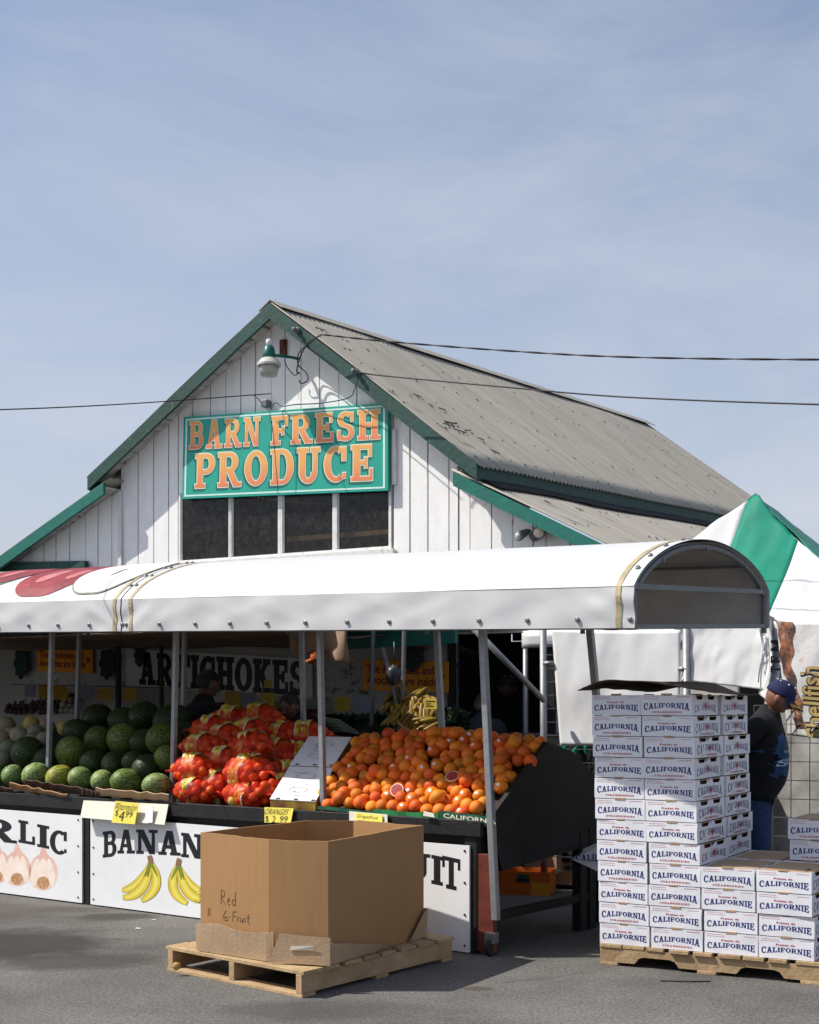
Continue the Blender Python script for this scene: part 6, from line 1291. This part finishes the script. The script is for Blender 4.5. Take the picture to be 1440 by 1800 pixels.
carton(3, 1, 4, 0, 0, 'lower of two strawberry cartons set on the rear of the low stack', extra=(.035, .03)); carton(3, 1, 5, 0, 0, 'upper of two strawberry cartons set on the rear of the low stack', extra=(.03, .03))
# torn slots on the kraft lids and the wavy sheet over the tall stack
m = MB()
def sheet(i, j):
    u_ = -.06 + .70 * i; v = -.06 + 1.02 * j + (.03 * nz((i * 6, 3, 1)) + .012 * nz((i * 25, 3, 1))) * (1 - j); z = PHT + 12 * BH + .014 + .07 * math.sin(math.pi * min(1, i * 1.15)) ** 1.1 * (1 - .25 * j) + .012 * math.sin(i * 9 + j * 3) + .01 * nz((i * 4, j * 4, 0)) + (.008 * (1 - i * 9) if i < .11 else 0)
    return DW(u_ - .045, v, z)
m.grid(sheet, 36, 30); sh = m.build('cover_sheet', M_kraftd, None, fix=False, solid=.004); tag(sh, 'wavy dark cardboard sheet lying over the tall carton stack', 'cardboard sheet')
m = MB()
for (a, b, c, d) in ((.62, .70, 0, .1), (.74, .82, -.002, .12)):
    m.grid(lambda i, j: sheet(a + (b - a) * i, c + (d - c) * j) + Vector((0, 0, .004)), 4, 4)
m.build('torn_patch', M_kraft2, sh, fix=False)
m = MB()
for u_, v in ((.65, .12), (.8, .2), (.72, .3), (.95, .1), (.98, .28), (.86, .42), (.62, .4)): q = PHT + 4 * BH - .0055; m.poly([DW(u_, v, q), DW(u_ + .05, v + .004, q), DW(u_ + .04, v + .016, q), DW(u_ - .004, v + .012, q)])
tag(m.build('lid_slots', M_gap, None, fix=False), 'dark torn slots along the brown lids of the low stack', 'slots', kind='stuff')

# ================================================================ PEOPLE
def skin(verts, edges, rad, lvl=2):
    me = bpy.data.meshes.new('body'); me.from_pydata(verts, edges, []); o = bpy.data.objects.new('tmp', me); col.objects.link(o)
    md = o.modifiers.new('s', 'SKIN'); md.use_smooth_shade = True
    for k, r in enumerate(rad): me.skin_vertices[0].data[k].radius = r if isinstance(r, tuple) else (r, r)
    me.skin_vertices[0].data[0].use_root = True
    if lvl: sb = o.modifiers.new('u', 'SUBSURF'); sb.levels = lvl; sb.render_levels = lvl
    dg = bpy.context.evaluated_depsgraph_get(); ev = o.evaluated_get(dg); r = bpy.data.meshes.new_from_object(ev); bpy.data.objects.remove(o); return r
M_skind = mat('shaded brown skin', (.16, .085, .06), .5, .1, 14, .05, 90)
def person(loc, yaw, label, shirt, trouser, hair, sc_=1.0, bend=0.0, headdown=0.0, cap=None, arm=None, bald=False, skinm=None, hunch=0.0, print_=None, belly=0.0, trousers_mat=None):
    """local frame: faces +y, x to the right; bend leans the trunk forward from the hips"""
    t = thing('person', loc, label, 'person'); t.rotation_euler = (0, 0, yaw)
    def B_(p, piv=.93): # bend about hips
        x, y, z = p
        if z <= piv: return Vector(p)
        d = z - piv; return Vector((x, y + d * math.sin(bend), piv + d * math.cos(bend)))
    J = {'pel': (0, 0, .95), 'wst': (0, .015 + belly * .3, 1.10), 'cst': (0, .02 + belly * .2, 1.28), 'nkb': (0, -.005, 1.455), 'nk': (0, .012 + hunch * .7, 1.53 - hunch * .35), 'hd': (0, .03, 1.60)}
    arm = arm or ((.24, .03, 1.12), (.24, .20, .98))
    V = []; E_ = []; Rd = []; ix = {}
    def add(k, p, r, par=None): ix[k] = len(V); V.append(tuple(p)); Rd.append(r); E_.append((ix[par], ix[k])) if par else None
    add('pel', J['pel'], (.15, .11)); add('wst', B_(J['wst']), (.14 + belly * .2, .105 + belly * .35), 'pel'); add('cst', B_(J['cst']), (.15, .115 + belly * .1), 'wst'); add('nkb', B_(J['nkb']), (.095, .08), 'cst'); add('nk', B_(J['nk']), .055, 'nkb')
    for s in (-1, 1):
        k = str(s); add('sh' + k, B_((s * .175, -.005, 1.415)), .066, 'cst'); el = Vector(arm[0]); wr = Vector(arm[1]); el.x *= s; wr.x *= s
        add('el' + k, B_(el), .043, 'sh' + k); add('wr' + k, B_(wr), .029, 'el' + k); d = (Vector(V[-1]) - Vector(V[-2])).normalized(); add('pa' + k, Vector(V[-1]) + d * .07, (.038, .018), 'wr' + k); base = Vector(V[-1])
        sd = d.cross(Vector((0, 0, 1))); sd = sd.normalized() if sd.length > .1 else Vector((1, 0, 0)); 
        for q in range(4):
            o_ = sd * (q - 1.5) * .021; ln = (.068, .08, .076, .06)[q]; add(f'f{k}{q}', base + o_ + d * .03, .009, 'pa' + k); add(f'g{k}{q}', base + o_ * 1.1 + d * (.03 + ln * .6) + Vector((0, 0, -.012)), .0085, f'f{k}{q}'); add(f'h{k}{q}', base + o_ * 1.1 + d * (.03 + ln * .9) + Vector((0, 0, -.035)), .0075, f'g{k}{q}')
        add('t0' + k, base - sd * .04 * 1 - d * .03, .011, 'pa' + k); add('t1' + k, base - sd * .055 + d * .02, .009, 't0' + k)
        add('hp' + k, (s * .09, 0, .88), .085, 'pel'); add('kn' + k, (s * .10, .02, .49), .056, 'hp' + k); add('an' + k, (s * .105, -.01, .08), .038, 'kn' + k); add('to' + k, (s * .12, .14, .035), (.045, .03), 'an' + k)
    me = skin(V, E_, Rd); bm = bmesh.new(); bm.from_mesh(me)
    # head joined into the same body mesh
    hb = MB(); hc = B_((0, .035 + hunch, 1.605 - hunch * .6)); Rx = Matrix.Rotation(-bend - headdown, 3, 'X')
    def hf(d, p):
        k = 1.0
        if d.z < -.1: k *= 1 - .22 * (-d.z - .1) * (1 if d.y < .2 else .55)
        q = p * k
        if d.y > .75 and abs(d.x) < .28 and -.35 < d.z < .12: q.y += .026 * (1 - abs(d.x) / .28) * (1 - abs(d.z + .15) / .3 if abs(d.z + .15) < .3 else 0)   # nose
        if d.y > .6 and -.78 < d.z < -.55: q.y += .008                                               # chin
        if d.y > .7 and .02 < d.z < .18 and .15 < abs(d.x) < .5: q.y -= .008                        # eye sockets
        if d.y > .75 and abs(d.x) < .3 and -.52 < d.z < -.42: q.y -= .005                           # mouth line
        return q
    hb.ball(hc, (.078, .098, .118), 32, 24, 0, Rx, hf)
    for s in (-1, 1): hb.ball(hc + Rx @ Vector((s * .078, -.005, -.005)), (.012, .022, .033), 10, 8, 0, Rx)
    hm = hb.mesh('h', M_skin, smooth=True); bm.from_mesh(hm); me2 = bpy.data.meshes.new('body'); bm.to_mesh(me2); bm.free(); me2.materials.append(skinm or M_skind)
    for p in me2.polygons: p.use_smooth = True
    body = link('body', me2, t)
    def part(name, mb, mt): return link(name, mb.mesh(name, mt, smooth=True), t)
    eb = MB()
    for s in (-1, 1): eb.ball(hc + Rx @ Vector((s * .031, .083, .010)), (.011, .007, .006), 8, 6, 0, Rx)
    part('eyes', eb, M_hairk)
    # clothes: the body's own surface pushed outwards over trunk, sleeves and legs
    names = [(a, b, [k for k in ix if ix[k] == a][0], [k for k in ix if ix[k] == b][0]) for a, b in E_]
    def near(p):
        best = None
        for a, b, ka, kb in names:
            A, B2 = Vector(V[a]), Vector(V[b]); d = B2 - A; f_ = max(0, min(1, (p - A).dot(d) / d.length_squared)); ra = Rd[a] if isinstance(Rd[a], float) else max(Rd[a]); rb = Rd[b] if isinstance(Rd[b], float) else max(Rd[b])
            q = (p - A - d * f_).length - (ra + (rb - ra) * f_)
            if best is None or q < best[0]: best = (q, ka, kb, f_)
        return best
    def cloth(name, test, grow, mt):
        b2 = bmesh.new(); b2.from_mesh(me); b2.normal_update(); nrms = {v.index: v.normal.copy() for v in b2.verts}
        dead = [f for f in b2.faces if not test(f.calc_center_median())]; bmesh.ops.delete(b2, geom=dead, context='FACES')
        for v in b2.verts: v.co += v.normal * (grow + .006 * nz(v.co * 7) + .003 * nz(v.co * 18))
        mm = bpy.data.meshes.new(name); b2.to_mesh(mm); b2.free(); mm.materials.append(mt)
        for p in mm.polygons: p.use_smooth = True
        o = link(name, mm, t); sd_ = o.modifiers.new('t', 'SOLIDIFY'); sd_.thickness = .004; return o
    def is_shirt(p):
        _, a, b, f_ = near(p)
        if b == 'nk': return f_ < .12
        if b[:2] == 'el': return f_ < .62
        if b[:2] == 'hp': return p.z > .80
        return b in ('wst', 'cst', 'nkb') or b[:2] == 'sh'
    def is_leg(p):
        _, a, b, f_ = near(p)
        if b[:2] == 'an': return f_ < .95
        return b[:2] in ('hp', 'kn') or (b == 'wst' and p.z < 1.0)
    cloth('shirt', is_shirt, .020, shirt); cloth('trousers', is_leg, .012, trouser)
    sh_ = MB()
    for s in (-1, 1): sh_.ball((s * .115, .07, .045), (.05, .135, .045), 14, 10)
    part('shoes', sh_, M_rubber)
    if cap:
        cb = MB(); cc = hc + Rx @ Vector((0, -.005, .03)); cb.ball(cc, (.088, .108, .102), 28, 16, 0, Rx, lambda d, p: Vector((p.x, p.y, max(p.z, -.012))))
        co = part('cap', cb, cap)
        bb = MB()
        def brim(i, j): a = R(-62 + 124 * i); r_ = .10 + .088 * j * math.cos(a) ** .6; return cc + Rx @ Vector((math.sin(a) * .092 * (1 - .1 * j), math.cos(a) * r_ * 1.02, -.004 - .03 * j - .028 * math.sin(a) ** 2 * j))
        bb.grid(brim, 18, 8); o = part('cap_brim', bb, cap); o.modifiers.new('t', 'SOLIDIFY').thickness = .006
        gb = MB(); gb.grid(lambda i, j: brim(.1 + .8 * i, .55 + .42 * j) + Vector((0, 0, .005)), 14, 3)
        for q in range(-1, 2, 2): gb.ball(brim(.5 + q * .2, .75), (.02, .03, .005), 8, 6, 0, Rx)
        part('gold_braid', gb, M_gold)
        eb2 = MB(); [eb2.ball(cc + Rx @ Vector((math.cos(a) * .055, math.sin(a) * .068, .082)), .006, 8, 6) for a in (.3, 1.35, 2.4, 3.5, 4.6, 5.6)]; eb2.box((-.035, .098, .02), (.035, .108, .045), 0, lambda x, y, z: cc + Rx @ Vector((x, y, z))); part('cap_trim', eb2, M_boxw)
    elif not bald:
        cb = MB(); cb.ball(hc + Rx @ Vector((0, -.012, .018)), (.086, .102, .112), 24, 16, 0, Rx, lambda d, p: Vector((p.x, min(p.y, .07 + .02 * d.z), max(p.z, -.06 if d.y < 0 else .028))) * (1 + .04 * nz(d * 5))); part('hair', cb, hair)
    else:
        cb = MB(); cb.ball(hc + Rx @ Vector((0, -.006, -.02)), (.084, .101, .06), 24, 12, 0, Rx, lambda d, p: Vector((p.x, min(p.y, .02), p.z)) * (1 + .04 * nz(d * 5))); part('hair', cb, hair)
    if print_:
        so_ = [o for o in t.children if o.name.startswith('shirt')][0]
        return t, B_
    t.scale = (sc_,) * 3
    return t, B_
# man in the navy cap: stands behind the cartons, stooping to the right
Ym = 9.05; px_ = P(1345, HY, Ym).x
mt_, mb_ = person((px_ - .045, Ym, 0), R(-108), 'man in navy cap with gold braid, dark shirt and jeans stooping behind the cartons', M_blackc, M_jean, M_hairk, 1.0, R(5), R(24), M_navy, arm=((.23, -.22, 1.14), (.22, -.26, .90)), belly=.15, skinm=M_skin, hunch=.055)
mt_.scale = (.91,) * 3
M_bp = M_shirtb
sho = [o for o in mt_.children if o.name.startswith('shirt')][0]
def onshirt(x, z, l):   # nearest outer point of the shirt in front of the chest
    ok, p, n_, _ = sho.ray_cast(Vector((x, 2.0, z)), Vector((0, -1, 0)))
    return (p + n_ * l) if ok else Vector((x, .15, z))
def pgrid(x0, x1, z0, z1, l, mt, name, nx=14, ny=14, rag=0):
    m = MB(); m.grid(lambda i, j: onshirt(x0 + (x1 - x0) * i + rag * math.sin(j * 9 + i * 3), z0 + (z1 - z0) * j + rag * math.sin(i * 11), l), nx, ny); return link(name, m.mesh(name, mt, smooth=True), mt_)
bpy.context.view_layer.update()
pgrid(-.02, .185, 1.03, 1.32, .003, M_shirtb, 'shirt_print', rag=.012)
m = MB(); slab(m, 'SHE', lambda x, y, l: onshirt(.175 - .17 * x, 1.10 + .045 * y + .02 * x, .006), 0, .01, 0)
for k in range(3): m.ball(onshirt(.14 - .05 * k, 1.20, .004), (.014, .004, .012), 8, 6)
link('print_lettering', m.mesh('print_lettering', mat('pale blue print', (.45, .55, .65), .8)), mt_)
# people in the dark of the stall
person((P(350, HY, 11.3).x, 11.3, 0), R(-60), 'dark haired person in black between the poles beside the ARTICHOKES sign', M_blackc, M_blackc, M_hairk, .96, R(4), R(10))
person((P(529, HY, 11.0).x, 11.0, 0), R(150), 'person in black seen from behind, right of the heaped orange bags', M_blackc, M_blackc, M_hairk, .86, R(12), R(15))
person((P(846, HY, 12.0).x, 12.0, 0), R(-10), 'balding person in grey shirt seen from behind at the doorway', M_greyc, M_greyc, M_hair, .86, R(5), R(5), bald=True)
person((P(888, HY, 12.6).x, 12.6, 0), R(-20), 'person in dark cap and clothes standing in the doorway', M_blackc, M_blackc, M_hairk, .95, R(4), R(5), cap=M_greyc)
person((P(672, HY, 10.9).x, 10.9, 0), R(-50), 'person in cream top stooping left of the bananas', mat('cream cloth', (.48, .44, .36), .85, .1, 20, .1, 80), M_greyc, mat('tan cap cloth', (.28, .19, .12), .8), .80, R(22), R(12))

# ================================================================ PRODUCE TABLES AT THE BACK
bt = thing('back_counter', CW(2.5, 2.9, 0), 'dark produce table along the back of the stall', 'counter')
m = MB(); m.box((-.2, 2.7, 1.10), (7.0, 3.5, 1.15), 0, CW); m.box((-.2, 2.7, .2), (7.0, 2.74, 1.099), 0, CW); m.build('table_top', M_black, bt)
for s in (-.1, 3.2, 6.8): m = MB(); m.box((s - .04, 3.4, 0), (s + .04, 3.48, 1.099), 0, CW); m.build('leg', M_black, bt)
def heap(name, n, x0, x1, y0, y1, v, r, mt, lab, cat, group, el=1.0):
    q = MB(); q.ball((0, 0, 0), (1, 1, el), 12, 8); me = q.mesh(name, mt, smooth=True)
    for k in range(n):
        f_ = k / max(1, n - 1); row = k % 3; x = x0 + (x1 - x0) * (f_ + rnd.uniform(-.04, .04)); y = y1 - (y1 - y0) * (row / 2.2 + rnd.uniform(-.1, .1)); s, z = Cs(x, y, v + .05 * row)
        o = link(name, me, None, CW(s, v + .05 * row, z), (rnd.random() * 3, rnd.random() * 3, rnd.random() * 3), (r,) * 3); tag(o, lab, cat, group)
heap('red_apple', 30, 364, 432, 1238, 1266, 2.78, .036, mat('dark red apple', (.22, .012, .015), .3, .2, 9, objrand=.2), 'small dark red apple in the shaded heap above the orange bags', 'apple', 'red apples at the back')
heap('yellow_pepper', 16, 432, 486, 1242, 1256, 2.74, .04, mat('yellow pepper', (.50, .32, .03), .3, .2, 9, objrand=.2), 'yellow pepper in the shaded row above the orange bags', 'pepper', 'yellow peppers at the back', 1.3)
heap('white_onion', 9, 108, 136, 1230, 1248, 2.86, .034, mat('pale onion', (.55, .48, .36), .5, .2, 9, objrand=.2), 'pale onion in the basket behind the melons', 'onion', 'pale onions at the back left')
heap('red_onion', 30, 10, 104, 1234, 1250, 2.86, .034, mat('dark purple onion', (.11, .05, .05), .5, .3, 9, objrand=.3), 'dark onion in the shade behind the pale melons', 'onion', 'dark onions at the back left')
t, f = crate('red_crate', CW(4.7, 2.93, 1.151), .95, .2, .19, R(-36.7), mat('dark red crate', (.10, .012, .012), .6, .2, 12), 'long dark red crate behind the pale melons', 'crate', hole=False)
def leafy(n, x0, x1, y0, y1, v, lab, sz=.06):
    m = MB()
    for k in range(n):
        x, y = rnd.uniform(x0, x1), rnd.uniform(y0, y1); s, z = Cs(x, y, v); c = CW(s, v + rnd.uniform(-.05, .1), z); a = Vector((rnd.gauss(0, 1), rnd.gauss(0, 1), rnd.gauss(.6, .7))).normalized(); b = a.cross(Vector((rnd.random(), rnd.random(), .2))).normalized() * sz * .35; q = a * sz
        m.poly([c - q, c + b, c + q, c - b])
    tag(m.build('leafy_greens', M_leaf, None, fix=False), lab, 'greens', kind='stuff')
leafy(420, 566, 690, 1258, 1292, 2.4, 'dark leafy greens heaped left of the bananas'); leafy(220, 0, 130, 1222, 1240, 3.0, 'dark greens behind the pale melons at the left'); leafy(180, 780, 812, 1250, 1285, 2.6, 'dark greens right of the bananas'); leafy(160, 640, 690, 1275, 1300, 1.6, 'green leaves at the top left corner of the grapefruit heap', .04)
for k in range(7):
    s, z = Cs(575 + k * 6, 1262 + k * 4, 2.3); m = MB(); m.tube([CW(s + .15, 2.3, z + .03 - k * .004), CW(s, 2.28, z), CW(s - .15, 2.3, z - .02)], .006, 6); tag(m.build('leek_stalk', mat('pale stalk', (.38, .42, .28), .5), None, smooth=True), 'pale stalk lying across the dark greens left of the bananas', 'stalk', 'pale stalks on the greens')
# bananas: hands of curved fruit
M_ban = mat('ripe banana skin', (.30, .19, .018), .45, .15, 9, c2=(.19, .11, .013), spot=(.09, .05, .02), spots=.36, sscale=30, objrand=.15)
def bananas(k, x, y, v, n, yaw, lab):
    s, z = Cs(x, y, v); c = CW(s, v, z); t = thing('banana_bunch', c, lab, 'bananas', 'banana bunches heaped before the orange sign'); t.rotation_euler = (rnd.uniform(-.9, .9), rnd.uniform(-.9, .9), rnd.uniform(-.5, .5)); t.scale = (.95,) * 3; Rm = Matrix.Rotation(yaw, 3, 'Z')
    m0 = MB(); m0.ball((0, 0, .09), (.03, .022, .02), 10, 8); o = link('stalk', m0.mesh('stalk', mat('brown banana stalk', (.12, .08, .03), .7), smooth=True), t)
    for i in range(n):
        a = (i - (n - 1) / 2) * .32; m = MB(); pts = []; rr = []
        for q in range(9): f_ = q / 8; b = -.3 + 1.5 * f_; p = Rm @ Vector((math.sin(a) * .13 * f_ + (i - n / 2) * .012, -.10 * math.sin(b * 1.2) - .01, .09 - .19 * f_ + .03 * (i % 2))); pts.append(c + p); rr.append(.007 + .0125 * math.sin(math.pi * min(1, f_ * 1.05 + .02)) ** .5)
        m.tube(pts, rr, 8); m.build('banana', M_ban, t, smooth=True)
k = 0
BPOS = [(690, 1252), (700, 1230), (716, 1222), (735, 1228), (752, 1240), (764, 1256), (694, 1275), (712, 1255), (730, 1250), (748, 1262), (722, 1272), (740, 1280), (760, 1278), (706, 1290), (772, 1268)]
for x, y in BPOS: bananas(k, x, y, 2.4 - .01 * (y - 1220) / 2 + .02 * (k % 2), 5, R(-36 + rnd.uniform(-50, 50)), f'banana bunch in the shaded heap, {ORD[k]} counted from its top left round to the right'); k += 1
# price cards on a line
M_cardd = mat('ochre card', (.40, .22, .02), .7, .1, 9); M_cardg = mat('grey card', (.20, .20, .25), .7, .1, 9); M_cardy = mat('dull yellow card', (.50, .36, .04), .7)
for x, y, w_, h_, c_, lab in ((53, 1214, 20, 22, M_cardg, 'grey card on the line behind the melons, leftmost'), (82, 1216, 30, 22, M_cardd, 'wide ochre card on the line left of the pole'), (107, 1218, 22, 24, M_cardd, 'ochre card on the line right of the left pole'), (153, 1220, 22, 22, M_cardg, 'grey card on the line behind the second pole'), (184, 1221, 26, 22, M_cardd, 'ochre card on the line over the dark watermelons'), (229, 1221, 22, 22, M_cardd, 'ochre card on the line right of the post'), (409, 1228, 28, 26, M_cardd, 'ochre card above the red apples'), (437, 1230, 26, 26, M_cardg, 'grey card above the yellow peppers'), (470, 1229, 24, 22, M_cardy, 'dull yellow card below the ARTICHOKES sign'), (510, 1233, 20, 20, M_cardd, 'small ochre card left of the person in black'), (601, 1238, 28, 25, M_cardy, 'yellow card left of the blue printed card'), (636, 1239, 26, 26, mat('pale blue card', (.30, .32, .42), .7), 'pale blue printed card beside the yellow one'), (757, 1237, 24, 19, mat('lit yellow card', (.42, .30, .03), .7), 'yellow hand lettered card above the bananas'), (471, 1202, 14, 14, M_cardy, 'small yellow card over the letters of the ARTICHOKES sign')):
    o, f = hang(((x - w_ / 2, y - h_ / 2), (x + w_ / 2, y - h_ / 2), (x + w_ / 2, y + h_ / 2), (x - w_ / 2, y + h_ / 2)), 2.55 if x not in (757,) else 2.0, 'hanging_card', lab, c_, 'price card', .01)
    if w_ > 23 or x == 757:
        m = MB()
        for q in range(3): m.bar(f(.15, .75 - q * .22, .003), f(rnd.uniform(.5, .85), .75 - q * .22, .003), .006, .001)
        m.build('pen_line', M_ink, o)
m = MB(); a = Cs(20, 1203, 2.56); b = Cs(345, 1210, 2.56); m.tube([CW(a[0], 2.56, a[1]), CW(b[0], 2.56, b[1])], .004, 5); tag(m.build('card_line', M_wire, None), 'thin line strung behind the melons carrying price cards', 'line')
m = MB(); s0 = Cs(208, 1150, 2.6)[0]; m.tube([CW(s0, 2.6, 0), CW(s0, 2.6, 2.1)], .028, 8); m.build('post', M_black, porch); s0 = Cs(284, 1150, 2.6)[0]; m = MB(); m.tube([CW(s0, 2.6, 0), CW(s0, 2.6, 2.1)], .02, 8); m.build('post', M_black, porch)
